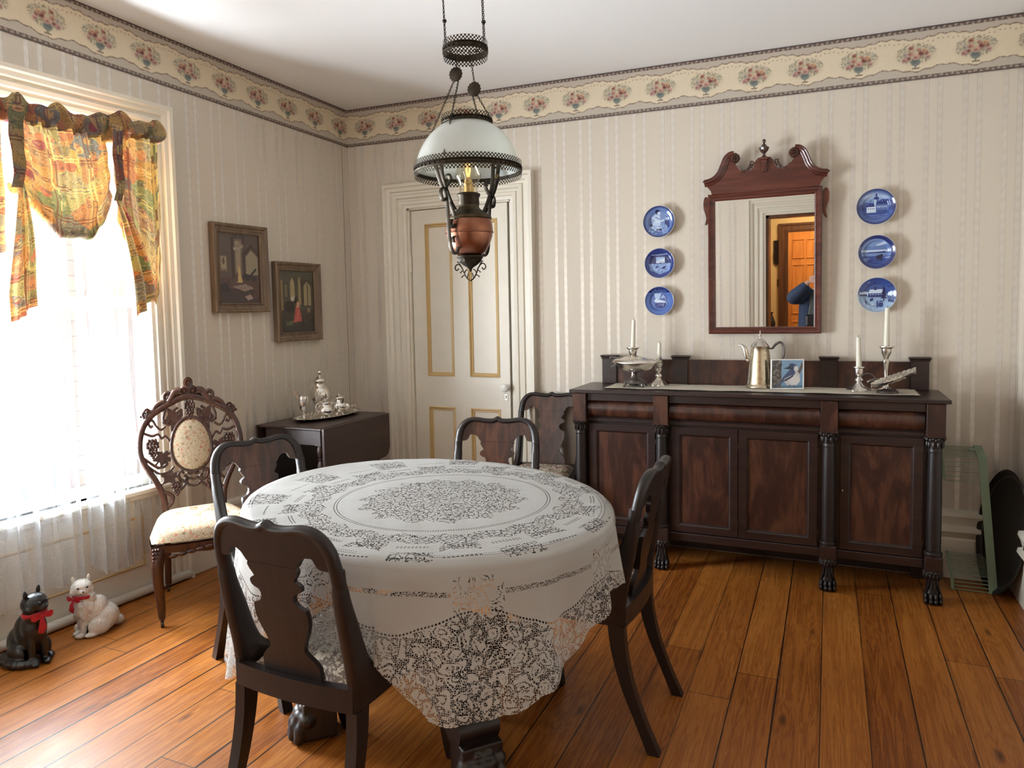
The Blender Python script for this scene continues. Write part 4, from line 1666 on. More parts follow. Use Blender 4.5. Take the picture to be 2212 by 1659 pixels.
def pl_castle(U, V):
    C = Canvas(U, V, MBL)
    C.ell(0, .35, .8, .5, (136, 162, 206), .9); C.ell(-.3, .60, .35, .10, WB, .8, .3, .6); C.ell(.35, .55, .3, .08, WB, .8, -.3, .5)
    C.poly([(-.9, .1), (-.5, .28), (-.1, .22), (.3, .42), (.7, .38), (.95, .1), (.9, -.2), (-.9, -.2)], (44, 70, 142)); C.blobs(90, .1, .15, .75, .2, .06, [(70, 98, 164), (30, 48, 116), (110, 138, 190)], 11, .6)
    C.box(-.10, .12, .0, .42, (180, 200, 228)); C.box(.02, .12, .0, .42, (70, 98, 160)); C.poly([(-.14, .42), (.16, .42), (.12, .54), (.02, .60), (-.08, .54)], (32, 50, 120)); C.box(-.02, .06, .56, .72, (30, 46, 112)); C.line(.02, .7, .02, .86, .012, DB)
    C.poly([(-.52, .12), (-.1, .2), (-.06, .02), (-.5, .0)], (36, 54, 124)); C.box(-.46, .0, -.30, .02, WB); C.box(.0, .62, -.18, .14, (86, 114, 174)); C.poly([(0, .14), (.66, .14), (.60, .28), (.06, .28)], (34, 52, 120))
    for k in range(4): C.box(-.40 + k * .10, -.36 + k * .10, -.12, -.06, DB)
    for k in range(6): C.box(.06 + k * .09, .10 + k * .09, -.04, .04, WB)
    C.box(-.5, .62, -.34, -.18, (28, 44, 110), .55); C.box(-.46, .0, -.30, -.16, WB)
    for k in range(9): C.line(-.6 + .05 * k, -.42 - k * .05, .6 - .03 * k, -.40 - k * .05, .012, (150, 174, 214) if k % 2 else (28, 46, 112), .7)
    r = np.sqrt(U * U + V * V)
    C.put(np.clip((r - .78) / .18, 0, 1), DB, .85)
    a = np.arctan2(V, U)
    C.put(((np.abs(r - .84) < .02) & (V < -.3) & (np.sin(a * 70) > 0)).astype(float), LB, .7)
    return C


def pl_dog(U, V):
    C = Canvas(U, V, (26, 44, 110))
    r = np.sqrt(U * U + V * V)
    D = Canvas(U, V, (70, 102, 166))
    D.put((V > .1).astype(float), (118, 146, 196)); D.poly([(-.8, .16), (-.45, .40), (-.2, .30), (.1, .50), (.4, .62), (.8, .3), (.8, .1), (-.8, .1)], (96, 124, 180)); D.poly([(-.1, .40), (.1, .50), (.4, .62), (.55, .48), (.3, .42), (.1, .38)], WB, .8)
    D.box(-1, 1, .02, .14, (190, 208, 232)); D.poly([(-.5, .0), (.5, .05), (.46, -.04), (-.4, -.06)], (24, 40, 104)); D.box(-1, 1, -.22, -.05, (120, 148, 198), .7); D.box(-1, 1, -.8, -.22, (44, 70, 142))
    D.ell(.14, -.28, .16, .12, (14, 22, 64), .2); D.ell(.26, -.20, .08, .09, (14, 22, 64), .2)
    for x in (.02, .12, .22, .28): D.line(x, -.34, x + .01, -.50, .022, (14, 22, 64))
    D.ell(-.55, -.42, .18, .10, (100, 128, 184), .4); D.ell(-.3, -.48, .16, .06, (34, 54, 122), .4); D.poly([(.35, -.3), (.8, -.26), (.8, -.34), (.5, -.38)], (160, 184, 220), .7)
    m = np.clip((.80 - np.sqrt((U + .03) ** 2 + V ** 2)) / .02, 0, 1)[:, None]
    C.C = C.C * (1 - m) + D.C * m
    C.put(((np.abs(r - .9) < .03) & (np.sin(np.arctan2(V, U) * 30) > .2)).astype(float), (60, 84, 150), .4)
    return C


def pl_winter(U, V):
    C = Canvas(U, V, (150, 176, 208))
    C.put(np.clip((V + .05) / .1, 0, 1), (40, 66, 136)); C.ell(.05, .3, .9, .4, (64, 92, 158), .9, 0, .6); C.ell(-.42, .72, .025, .025, WB, .3)
    C.poly([(-.9, .12), (-.6, .22), (-.3, .12), (-.35, .0), (-.9, .0)], WB); C.box(-.9, -.5, -.06, .06, (40, 56, 110))
    C.poly([(-.45, .10), (-.35, .32), (.32, .32), (.42, .10)], WB); C.box(-.44, .38, -.12, .10, (34, 50, 110))
    for k in range(5): C.box(-.36 + k * .14, -.28 + k * .14, .0, .06, (150, 172, 210))
    C.box(-.14, .0, .28, .50, (30, 44, 100)); C.poly([(-.18, .48), (.04, .48), (-.07, .64)], (60, 84, 150)); C.line(-.07, .6, -.07, .74, .01, DB)
    for k, (w, y) in enumerate(((.18, -.2), (.16, -.05), (.13, .10), (.10, .22), (.06, .33))): C.poly([(.36 - w, y), (.36 + w, y), (.36, y + .20)], (18, 28, 80))
    C.line(.36, -.32, .36, -.2, .03, (18, 24, 70))
    C.poly([(.5, .02), (.7, .22), (.98, .16), (.98, -.1)], WB); C.box(.55, .98, -.28, -.04, (70, 92, 146)); C.line(.55, .7, .95, .55, .03, (20, 32, 84), .7); C.line(.7, .8, .78, .45, .02, (20, 32, 84), .7); C.line(.6, .45, .9, .62, .015, (20, 32, 84), .7)
    for x, y in ((-.30, -.28), (-.22, -.24), (.62, -.32), (.72, -.34), (.82, -.36), (-.56, -.42)): C.ell(x, y, .05, .10, (30, 44, 100), .3); C.ell(x, y + .1, .035, .035, (110, 134, 180), .3)
    for x, s in ((.04, 1), (.18, .95), (.28, .8)): C.ell(x, -.56, .075 * s, .17 * s, (36, 54, 116), .3); C.ell(x, -.36, .05, .05, (60, 80, 140), .3)
    C.blobs(30, -.4, -.6, .4, .16, .08, [WB, (176, 196, 222), (130, 156, 196)], 12, .5)
    r = np.sqrt(U * U + V * V)
    C.put(((r > .90) & (V < -.55)).astype(float), (150, 160, 176), .7)
    return C


plate('blue plate with a seated mother and child, topmost plate left of the mirror', 2.105, 1.834, .088, pl_mother, 0)
plate('blue plate with barnyard birds, middle plate left of the mirror', 2.107, 1.604, .083, pl_barn, 1)
plate('blue plate with a snowy night village, lowest plate left of the mirror', 2.105, 1.394, .081, pl_night, 2)
plate('blue plate with a lakeside castle tower, topmost plate right of the mirror', 3.176, 1.833, .0885, pl_castle, 3)
plate('blue plate with a dog and snowy mountains, middle plate right of the mirror', 3.182, 1.610, .084, pl_dog, 4)
plate('pale blue plate with a snowy village and fir tree, lowest right of the mirror', 3.185, 1.398, .087, pl_winter, 5)

# ------------------------------------------------------------------ wall mirror with swan-neck pediment
MT = 0.032                                   # hangs tilted forward
MXC, MZ0 = 2.657, 1.207


def MR(x, n, z):                             # n out of the wall
    h = z - MZ0
    return (x, -(.012 + n + h * sin(MT)), MZ0 + h * cos(MT))


mir = thing('wall_mirror', 'tall red mahogany mirror with swan-neck top above the sideboard', 'mirror', (MXC, -.02, MZ0))
gx0, gx1, gz0, gz1 = 2.410, 2.898, 1.244, 1.918
b = MB()
b.frame(gx0, gx1, gz0, gz1, [(0, .014), (0, .022), (.006, .026), (.014, .026), (.022, .034), (.030, .036), (.036, .030), (.036, .0)], lambda a, bb, d: MR(a, d, bb))
b.build('frame', mat('red'), mir, 25)
b = MB()
b.quad(MR(gx0, .015, gz0), MR(gx1, .015, gz0), MR(gx1, .015, gz1), MR(gx0, .015, gz1))
b.build('glass', mat('mirror'), mir, 0)
b = MB()
b.box(gx0 - .03, gx1 + .03, -.012, -.004, gz0 - .02, gz1 + .02)
b.v = [MR(v[0], .001 if v[1] < -.01 else .010, v[2]) for v in b.v]
b.build('backboard', mat('mahog'), mir, 0)
# pediment board outline (half), mirrored
hb = [(.0, 1.95), (.262, 1.95), (.268, 1.972), (.296, 2.008), (.312, 2.028), (.296, 2.030), (.262, 2.036), (.232, 2.052), (.210, 2.085), (.196, 2.120), (.182, 2.148), (.160, 2.162),
      (.138, 2.160), (.122, 2.146), (.119, 2.128), (.128, 2.112), (.143, 2.104), (.128, 2.082), (.098, 2.062), (.070, 2.060), (.052, 2.075), (.046, 2.104), (.040, 2.110), (.030, 2.122), (.0, 2.124)]
outl = [(MXC + x, z) for x, z in hb] + [(MXC - x, z) for x, z in hb[::-1] if x > 0]
b = MB()
b.prism(outl, lambda a, z: MR(a, .010, z), lambda a, z: MR(a, .026, z))
ped = b.build('pediment', mat('red'), mir, 25)
for sgn in (-1, 1):
    path = [(.300, 2.014), (.268, 2.020), (.238, 2.036), (.214, 2.064), (.199, 2.100), (.186, 2.130), (.168, 2.147), (.148, 2.150)]
    sp = smoothpts(path, 5)
    for off, rad, n in ((0, (.010, .014), .030), (.012, (.006, .009), .034), (-.012, (.005, .008), .028)):
        pts = []
        for i, (x, z) in enumerate(sp):
            x2, z2 = sp[min(i + 1, len(sp) - 1)]
            x1, z1 = sp[max(i - 1, 0)]
            tx, tz = x2 - x1, z2 - z1
            L = sqrt(tx * tx + tz * tz) + 1e-9
            pts.append(MR(MXC + sgn * (x - tz / L * off * -1), n, z + (-tx / L) * off))
        b = MB()
        b.tube(pts, [rad] * len(pts), 8)
        b.build('scroll_moulding', mat('red'), ped)
    b = MB()
    cx, cz = .143, 2.132
    c = MR(MXC + sgn * cx, .026, cz)
    b.lathe([(.0245, 0), (.0245, .010), (.021, .014), (.012, .014), (0, .014)], c, 20, axis='-y')
    for k in range(8):
        a = k * pi / 4
        b.ell((c[0] + .0135 * cos(a), c[1] - .014, c[2] + .0135 * sin(a)), (.0085, .005, .0045), 8, 5, Matrix.Rotation(-a, 3, 'Y'))
    b.ell((c[0], c[1] - .016, c[2]), (.0045, .005, .0045), 8, 5)
    b.build('rosette', mat('rosew'), ped)
    # pierced leaf carving beside the urn
    b = MB()
    for pts in ([(.128, 2.086), (.110, 2.068), (.092, 2.064), (.078, 2.072), (.070, 2.090), (.066, 2.104), (.058, 2.108), (.052, 2.100), (.056, 2.088), (.062, 2.074)],
                [(.070, 2.092), (.076, 2.080), (.086, 2.066), (.098, 2.052)], [(.094, 2.066), (.104, 2.056), (.112, 2.062)], [(.066, 2.104), (.071, 2.110)], [(.060, 2.098), (.072, 2.070), (.080, 2.058)]):
        sp = smoothpts([(MXC + sgn * x, z) for x, z in pts], 4)
        b.tube([MR(x, .024, z) for x, z in sp], .0036, 6)
    b.build('pierced_leaf', mat('rosew'), ped)
    # side ears
    ear = [(.276, 1.925), (.290, 1.944), (.302, 1.940), (.308, 1.915), (.306, 1.880), (.297, 1.850), (.294, 1.825), (.300, 1.800), (.296, 1.795), (.286, 1.803), (.277, 1.830), (.276, 1.88)]
    b = MB()
    b.prism([(MXC + sgn * (x if x > .28 else x), z) for x, z in smoothpts(ear, 3, True)], lambda a, z: MR(a, .008, z), lambda a, z: MR(a, .020, z))
    b.build('side_ear', mat('red'), mir, 30)
b = MB()
c = MR(MXC, .034, 2.07)
b.lathe([(0, 0), (.010, .002), (.014, .012), (.015, .020), (.018, .024), (.018, .028)], (c[0], c[1], 2.045), 4, fn=None)
b.box(c[0] - .016, c[0] + .016, c[1] - .012, c[1] + .014, 2.070, 2.108, .003)
b.box(c[0] - .022, c[0] + .022, c[1] - .018, c[1] + .016, 2.106, 2.122, .004)
pl_ = b.build('finial_pedestal', mat('red'), mir)
b = MB()
b.lathe([(.012, 0), (.010, .006), (.0055, .013), (.007, .019), (.018, .032), (.0235, .046), (.024, .050), (.018, .054), (.012, .062), (.006, .068), (.0045, .072), (.0085, .078), (.009, .084), (.006, .091), (0, .093)], (c[0], c[1], 2.121), 20,
        fn=lambda a, h: 1 + (.08 * cos(a * 8) if .02 < h < .05 else 0))
b.build('urn_finial', mat('rosew'), mir)

# ------------------------------------------------------------------ sideboard
sb = thing('sideboard', 'long dark mahogany sideboard with columns and paw feet under the mirror', 'sideboard', (2.58, -.22, 0))
YFr = -.372                                  # plane of the doors
b = MB()
b.box(1.700, 3.462, -.425, -.012, .908, .927, .003)
b.build('top', mat('sb'), sb)
b = MB()
b.box(1.735, 3.425, -.355, -.02, .15, .885)
b.box(1.735, 3.425, -.372, -.02, .875, .908)
b.build('carcass', mat('sb'), sb, 0)
# backboard with four capped posts
b = MB()
for x0, x1 in ((1.86, 2.185), (2.262, 2.935), (3.008, 3.338)):
    b.box(x0, x1, -.045, -.022, .927, 1.066, .002)
bk = b.build('backboard', mat('flame'), sb, 0)
for x0, x1 in ((1.778, 1.862), (2.183, 2.264), (2.933, 3.010), (3.336, 3.414)):
    b = MB()
    b.box(x0, x1, -.060, -.016, .927, 1.070, .002)
    b.box(x0 - .010, x1 + .010, -.070, -.014, 1.078, 1.090, .004)
    b.box(x0 - .005, x1 + .005, -.065, -.014, 1.068, 1.078, .003)
    b.build('backboard_post', mat('sb'), bk)
CX = (1.752, 2.188, 2.975, 3.406)            # column centres
for cx in CX:
    b = MB()
    b.box(cx - .037, cx + .037, -.415, -.34, .762, .906, .002)
    b.box(cx - .040, cx + .040, -.419, -.34, .755, .763, .002)
    b.build('frieze_block', mat('flame'), sb, 0)
    b = MB()
    c = (cx, -.385)
    b.lathe([(.0295, .232), (.0305, .30), (.031, .45), (.0295, .60), (.0275, .692)], (c[0], c[1], 0), 28)
    b.lathe([(.028, .215), (.036, .217), (.038, .226), (.036, .234), (.030, .238)], (c[0], c[1], 0), 28)
    col = b.build('column', mat('mahog'), sb)
    b = MB()
    b.lathe([(.0285, .686), (.030, .690), (.0285, .696), (.028, .705), (.030, .735), (.034, .752), (.036, .758)], (c[0], c[1], 0), 28)
    for k in range(10):
        a = 2 * pi * k / 10
        for zz, r, h in ((.722, .031, .017), (.745, .0355, .008)):
            b.ell((c[0] + r * cos(a + (zz > .73) * .31), c[1] + r * sin(a + (zz > .73) * .31), zz), (.006, .006, h), 7, 5)
        b.ell((c[0] + .038 * cos(a), c[1] + .038 * sin(a), .750), (.007, .007, .006), 7, 5)
    b.build('capital', mat('mahog'), col)
    # block and paw foot
    b = MB()
    b.box(cx - .036, cx + .036, -.42, -.345, .148, .216, .003)
    b.build('foot_block', mat('sb'), sb, 0)
    b = MB()
    b.lathe([(.037, .150), (.040, .143), (.036, .128), (.028, .112), (.026, .088), (.027, .066), (.034, .046), (.037, .03), (.034, .008), (.030, 0)], (cx, -.385, 0), 20)
    for k in range(9):
        a = pi + k * pi / 8
        b.ell((cx + .034 * cos(a), -.385 + .034 * sin(a), .128), (.0075, .0075, .016), 7, 5)
        b.ell((cx + .036 * cos(a + .2), -.387 + .036 * sin(a + .2), .142), (.006, .006, .008), 7, 5)
    for k in range(4):
        xx = cx - .0285 + .019 * k
        yy = -.418 if k in (1, 2) else -.408
        b.ell((xx, yy, .032), (.0105, .020, .022), 9, 7)
        b.ell((xx, yy - .012, .015), (.0095, .014, .014), 9, 7)
        b.tube([(xx, yy + .004, .05), (cx + (xx - cx) * .6, -.408, .09), (cx + (xx - cx) * .55, -.408, .115)], .006, 6)
    b.build('paw_foot', mat('mahog'), sb, 60)
# back feet
for cx in (1.78, 3.38):
    b = MB()
    b.box(cx - .03, cx + .03, -.09, -.03, 0, .16)
    b.build('back_foot', mat('sb'), sb, 0)
# convex drawers
for x0, x1 in ((1.792, 2.148), (2.228, 2.936), (3.015, 3.366)):
    b = MB()
    zc, hh = .820, .044
    rings = []
    n = 12
    for k in range(n + 1):
        a = -pi / 2 + pi * k / n
        y = -.358 - .034 * cos(a)
        z = zc + hh * sin(a)
        e = .012 * (1 - cos(a))
        rings.append([b.av((x0 + e * .6, y, z)), b.av((x0 + .01, y, z)), b.av((x1 - .01, y, z)), b.av((x1 - e * .6, y, z))])
    b.skin(rings, False)
    for sx in (0, -1):
        ring = [r[sx] for r in rings]
        b.f.append(ring if sx else ring[::-1])
    b.build('drawer', mat('flame'), sb, 40)
    b = MB()
    b.box(x0 - .003, x1 + .003, -.372, -.35, .752, .772, .002)
    b.box(x0 - .003, x1 + .003, -.392, -.35, .866, .9085, .003)
    b.build('drawer_rail', mat('sb'), sb, 0)
# doors
for x0, x1, keyx in ((1.795, 2.150, None), (2.236, 2.562, 2.553), (2.566, 2.925, None), (3.025, 3.362, 3.035)):
    b = MB()
    st = .046
    b.frame(x0 + st, x1 - st, .196 + st, .742 - st, [(0, -.004), (.0, .004), (.006, .012), (.010, .014), (st, .014), (st, 0)], lambda a, bb, d: (a, YFr + .012 - d, bb))
    dr = b.build('door', mat('sb'), sb, 25)
    b = MB()
    b.quad((x0 + st, YFr + .009, .196 + st), (x1 - st, YFr + .009, .196 + st), (x1 - st, YFr + .009, .742 - st), (x0 + st, YFr + .009, .742 - st))
    b.build('door_panel', mat('flame'), dr, 0)
    if keyx:
        b = MB()
        b.ell((keyx, YFr - .002, .478), (.0025, .002, .006), 8, 6)
        b.build('keyhole', mat('socket' if keyx > 3 else 'black'), dr)
    for z in (.27, .66):
        b = MB()
        b.box(x1 + .002, x1 + .006, YFr - .006, YFr + .006, z - .012, z + .012)
        b.build('hinge', mat('brass'), dr, 0)
b = MB()
b.box(1.79, 2.155, -.374, -.34, .148, .190, .003)
b.box(2.225, 2.940, -.374, -.34, .148, .190, .003)
b.box(3.01, 3.37, -.374, -.34, .148, .190, .003)
b.build('bottom_rail', mat('sb'), sb, 0)
b = MB()
b.box(1.74, 3.42, -.05, -.042, .012, .16)  # added dark board standing in for the shade beneath the carcass
b.build('shade_panel', mat('sb'), sb, 0)
# ------------------------------------------------------------------ things on the sideboard
ZT = .9275
nu, nv = 140, 26


def runP(i, j):
    a, t = i / (nu - 1), j / (nv - 1)
    x = 1.875 + (3.345 - 1.875) * a
    e = .006 * abs(sin(a * 150)) if t in (0.0, 1.0) else 0
    y0, y1 = -.335 + .03 * a, -.075 + .03 * a
    ex = .012 * abs(sin(t * 22)) * (1 if a > .99 else -1 if a < .01 else 0)
    y = y0 + (y1 - y0) * t + (e if t == 1 else -e)
    z = ZT + .002 + .0012 * (sin(a * 37 + t * 3) * sin(t * 9 + a * 11) + 1)
    return (x + ex, y, z)


rn = mesh_uv('table_runner', runP, lambda i, j: (i / nu, j / nv), nu, nv, mat('runner'))
settag(rn, 'long cream crocheted runner lying on the sideboard top', 'runner')
ZR = ZT + .0035


def candlestick(label, x, y, prof, m, seg=28, square=False):
    b = MB()
    b.lathe(prof, (x, y, ZR), seg, fn=(lambda a, h: 1 + (.07 * cos(a * 6) + .03 * sin(a * 17)) * (1 if h < .035 else 0)) if square else None)
    o = b.build('candlestick', mat(m))
    return settag(o, label, 'candlestick')


def candle(label, x, y, z0, h, r, lean=0.0):
    t = thing('candle', label, 'candle', (x, y, z0))
    b = MB()
    b.tube([(x, y, z0), (x + lean * .3, y, z0 + h * .3), (x + lean, y, z0 + h)], [r * 1.12, r * 1.02, r * .82], 18)
    b.build('wax_stick', mat('wax'), t)
    b = MB()
    b.tube([(x + lean, y, z0 + h), (x + lean + .001, y, z0 + h + .006), (x + lean + .003, y - .001, z0 + h + .011)], .0011, 6)
    b.build('wick', mat('wick'), t)


TALLP = [(.045, 0), (.046, .004), (.040, .010), (.022, .016), (.014, .024), (.012, .034), (.016, .040), (.010, .050), (.008, .066), (.010, .10), (.0135, .128), (.017, .134), (.017, .140), (.009, .147), (.012, .156), (.021, .176), (.0235, .190), (.024, .198), (.036, .206), (.036, .210), (.014, .209), (.013, .195)]
SHORTP = [(.054, 0), (.054, .006), (.044, .014), (.034, .022), (.018, .036), (.012, .044), (.020, .052), (.019, .058), (.009, .068), (.010, .074), (.018, .082), (.0195, .092), (.0195, .108), (.027, .114), (.027, .118), (.013, .117), (.012, .105)]
candlestick('tall silver candlestick behind the footed silver dish, left end of the sideboard', 1.985, -.165, TALLP, 'silver')
candle('tall ivory candle standing above the footed silver dish', 1.985, -.165, ZR + .196, .165, .0115, .006)
candlestick('short silver candlestick with a crinkled base, right beside the footed silver dish', 2.125, -.150, SHORTP, 'silver', square=True)
candle('short ivory candle, second from the left on the sideboard', 2.125, -.150, ZR + .107, .125, .0115, .004)
candlestick('short bright silver candlestick with a crinkled base beside the leaf dish', 3.105, -.165, SHORTP, 'silverb', square=True)
candle('ivory candle of middle height, just left of the tallest candle', 3.105, -.165, ZR + .107, .155, .0120, -.004)
candlestick('tallest silver candlestick, behind the leaf dish at the right end', 3.225, -.115, TALLP[:11] + [(r, h + .006) for r, h in TALLP[11:]], 'silver')
candle('tall white candle overlapping the lowest right-hand plate', 3.225, -.115, ZR + .203, .200, .0125, .002)

# boat-shaped silver dish on a footed stand
t = thing('silver_dish', 'boat-shaped silver dish on a footed stand, with curled handles', 'dish', (2.015, -.235, ZR))
cx, cy = 2.015, -.235
b = MB()
for z0, rx, ry in ():
    pass
prof = smoothpts([(0.0, .078), (.040, .082), (.075, .098), (.100, .120), (.107, .131), (.090, .146), (.055, .160), (.020, .167), (.0, .168)], 3)
rings = []
for r, h in prof:
    ring = []
    for k in range(32):
        a = 2 * pi * k / 32
        ring.append(b.av((cx + r * cos(a) * (1 + .18 * abs(cos(a)) ** 6), cy + r * .60 * sin(a), ZR + h + (.006 * abs(cos(a)) ** 3 if r > .08 else 0))))
    rings.append(ring)
b.skin(rings)
b.build('bowl', mat('silver'), t)
b = MB()
b.lathe([(.008, .055), (.010, .06), (.006, .065), (.012, .074), (.020, .084)], (cx, cy, ZR), 16)
b.lathe([(.062, .018), (.066, .022), (.060, .032), (.040, .042), (.020, .050), (.009, .056)], (cx, cy, ZR), 8)
b.build('stem', mat('pewter'), t)
for k in range(4):
    a = pi / 4 + k * pi / 2
    b = MB()
    p = (cx + .055 * cos(a), cy + .050 * sin(a))
    b.tube([(p[0], p[1], ZR + .026), (cx + .064 * cos(a), cy + .058 * sin(a), ZR + .016), (cx + .072 * cos(a), cy + .066 * sin(a), ZR + .004)], [.008, .006, .005], 8)
    b.ell((cx + .072 * cos(a), cy + .066 * sin(a), ZR + .005), (.008, .008, .005), 8, 6)
    b.build('foot', mat('pewter'), t)
for sg in (-1, 1):
    b = MB()
    pts = [(cx + sg * .108, ZR + .125), (cx + sg * .122, ZR + .108), (cx + sg * .138, ZR + .106), (cx + sg * .147, ZR + .122), (cx + sg * .145, ZR + .142), (cx + sg * .136, ZR + .152)]
    b.tube([(x, cy, z) for x, z in smoothpts(pts, 4)], .0032, 7)
    b.ell((cx + sg * .136, cy, ZR + .155), (.0075, .0075, .0075), 9, 7)
    b.build('scroll_handle', mat('pewter'), t)
b = MB()
b.tube([(cx - .135, cy, ZR + .158), (cx - .06, cy, ZR + .156), (cx + .005, cy, ZR + .164)], .0032, 7)
b.ell((cx + .006, cy, ZR + .166), (.006, .006, .006), 8, 6)
b.tube([(cx - .002, cy, ZR + .164), (cx - .004, cy, ZR + .150)], .0035, 7)
b.build('snuffer_bar', mat('pewter'), t)

# tapered coffee pot
t = thing('coffee_pot', 'tall tapered silver coffee pot with pointed lid in the middle of the sideboard', 'pot', (2.645, -.125, ZR))
cx, cy = 2.645, -.125
b = MB()
b.lathe([(.070, 0), (.072, .004), (.070, .014), (.064, .020), (.061, .040), (.055, .11), (.047, .18), (.044, .208), (.046, .212)], (cx, cy, ZR), 36)
b.build('body', mat('potm'), t)
b = MB()
b.lathe([(.047, .211), (.048, .216), (.044, .220), (.028, .238), (.014, .252), (.006, .258), (.004, .266), (.009, .271), (.0095, .275), (.004, .281), (.0025, .292), (0, .302)], (cx, cy, ZR), 32)
b.build('lid', mat('silver'), t)
b = MB()
b.tube([(cx - .046, cy, ZR + .148), (cx - .062, cy, ZR + .155), (cx - .070, cy, ZR + .18), (cx - .076, cy, ZR + .205), (cx - .092, cy, ZR + .220), (cx - .106, cy, ZR + .222)], [(.006, .004), (.014, .012), (.016, .013), (.012, .011), (.009, .008), (.005, .004)], 12)
b.ell((cx - .061, cy, ZR + .142), (.007, .007, .010))
b.build('spout', mat('silver'), t)
b = MB()
b.tube(smoothpts([(cx + .044, cy, ZR + .205), (cx + .060, cy, ZR + .204), (cx + .068, cy, ZR + .216), (cx + .080, cy, ZR + .228), (cx + .098, cy, ZR + .236), (cx + .112, cy, ZR + .220), (cx + .116, cy, ZR + .185), (cx + .106, cy, ZR + .145), (cx + .088, cy, ZR + .118), (cx + .062, cy, ZR + .108)], 4), [.0065 if 5 < k < 34 else .0045 for k in range(37)], 10)
b.build('handle', mat('pewter'), t)


def bird(U, V):
    C = Canvas(U, V, (104, 142, 172))
    C.ell(.6, .75, .6, .4, (126, 158, 184), .9, 0, .7)
    C.poly([(0, 0), (.30, 0), (.31, 1), (.06, 1), (0, .9)], (84, 76, 72)); C.blobs(70, .16, .5, .14, .5, .05, [(58, 52, 52), (142, 134, 126), (36, 34, 38), (108, 100, 94)], 3, .7)
    C.line(.86, .55, 1.0, .88, .05, (88, 80, 74)); C.line(.0, .03, 1, .06, .04, (60, 76, 96), .6)
    C.poly([(.50, .10), (.40, .22), (.44, .40), (.60, .58), (.78, .66), (.90, .50), (.92, .28), (.80, .10)], (186, 182, 182)); C.ell(.72, .30, .18, .18, (206, 202, 200), .4)
    C.poly([(.34, .36), (.46, .52), (.62, .72), (.80, .76), (.74, .50), (.60, .34), (.42, .26)], (58, 72, 106))
    C.ell(.68, .76, .15, .11, (50, 60, 92), .2); C.poly([(.54, .86), (.66, .90), (.80, .82), (.70, .78)], (58, 70, 104)); C.ell(.78, .70, .07, .10, (202, 200, 200), .4)
    C.poly([(.36, .70), (.56, .78), (.56, .68)], (34, 32, 36)); C.ell(.60, .745, .018, .018, (16, 16, 18), .3); C.line(.54, .70, .66, .68, .014, (26, 28, 36))
    C.poly([(.04, .04), (.10, .02), (.46, .28), (.56, .36), (.40, .34)], (34, 42, 66)); C.poly([(.30, .30), (.62, .46), (.70, .42), (.44, .24)], (30, 38, 62))
    for k in range(4): C.line(.40 + k * .06, .30 + k * .035, .44 + k * .06, .36 + k * .03, .010, (186, 192, 204))
    C.line(.12, .08, .40, .28, .008, (120, 136, 166)); C.line(.58, .12, .56, .04, .012, (40, 36, 36)); C.line(.72, .10, .72, .03, .012, (40, 36, 36))
    return C.C


t = thing('bird_tile', 'small square tile with a crested blue bird, leaning before the coffee pot', 'tile', (2.775, -.19, ZR))
ang = radians(12)
eu = Vector((cos(ang), sin(ang), 0))
en = Vector((sin(ang), -cos(ang), 0))
ev = Vector((0, .10, 1)).normalized()
O = Vector((2.704, -.216, ZR + .002))
TW, TH = .158, .152
b = MB()
bp = lambda a, c, n: tuple(O + eu * a + ev * c + en * n)
b.frame(.006, TW - .006, .006, TH - .006, [(0, -.002), (0, .001), (.003, .002), (.006, .0), (.006, -.016)], lambda a, c, d: bp(a, c, d))
b.quad(bp(0, 0, -.016), bp(0, TH, -.016), bp(TW, TH, -.016), bp(TW, 0, -.016))
b.build('tile_edge', mat('white'), t, 0)
painted('bird_painting', bp(.006, .006, -.0005), eu, ev, TW - .012, TH - .012, 120, 120, lambda U, V: bird(U / (TW - .012), V / (TH - .012)), mat('tile'), t)

# leaf-shaped dish with ring handle
t = thing('leaf_dish', 'tarnished leaf-shaped metal dish with a ring handle at the right end', 'dish', (3.225, -.235, ZR))
cx, cy = 3.225, -.235
b = MB()
b.lathe([(.046, 0), (.048, .004), (.042, .012), (.024, .018), (.012, .022), (.012, .028)], (cx, cy, ZR), 28)
b.build('foot', mat('pewter'), t)
b = MB()
n1, n2 = 40, 12


def leafP(i, j):
    a, w = i / (n1 - 1), -1 + 2 * j / (n2 - 1)
    L = -.075 + .20 * a
    wid = .066 * sin(pi * min(1, a * .93 + .05)) ** .7 * (1 + .05 * sin(a * 60))
    zz = .026 + .068 * (a ** 1.4) + .016 * w * w * (1 if w < 0 else 1.9) + (.0015 * sin(a * 60) if abs(w) > .9 else 0) - .002 * cos(a * 40) * (1 - abs(w))
    return (cx + L * .93, cy + wid * w, ZR + zz)


for dz in (0, .0025):
    ix = [[b.av((p[0], p[1], p[2] - dz)) for p in [leafP(i, j) for j in range(n2)]] for i in range(n1)]
    for i in range(n1 - 1):
        for j in range(n2 - 1):
            b.f.append([ix[i][j], ix[i + 1][j], ix[i + 1][j + 1], ix[i][j + 1]])
b.build('leaf_bowl', mat('silver'), t, 60)
b = MB()
b.tube([(cx - .085 + .034 * cos(a), cy - .01, ZR + .056 + .036 * sin(a)) for a in np.linspace(.4, 5.6, 26)], .0028, 8)
b.build('ring_handle', mat('pewter'), t)
b = MB()
b.ell((cx - .070, cy - .012, ZR + .058), (.020, .006, .009), 10, 6, Matrix.Rotation(-.4, 3, 'Y'))
b.ell((cx - .052, cy - .012, ZR + .066), (.020, .006, .005), 10, 6, Matrix.Rotation(-.2, 3, 'Y'))
b.build('leaf_ornament', mat('pewter'), t)

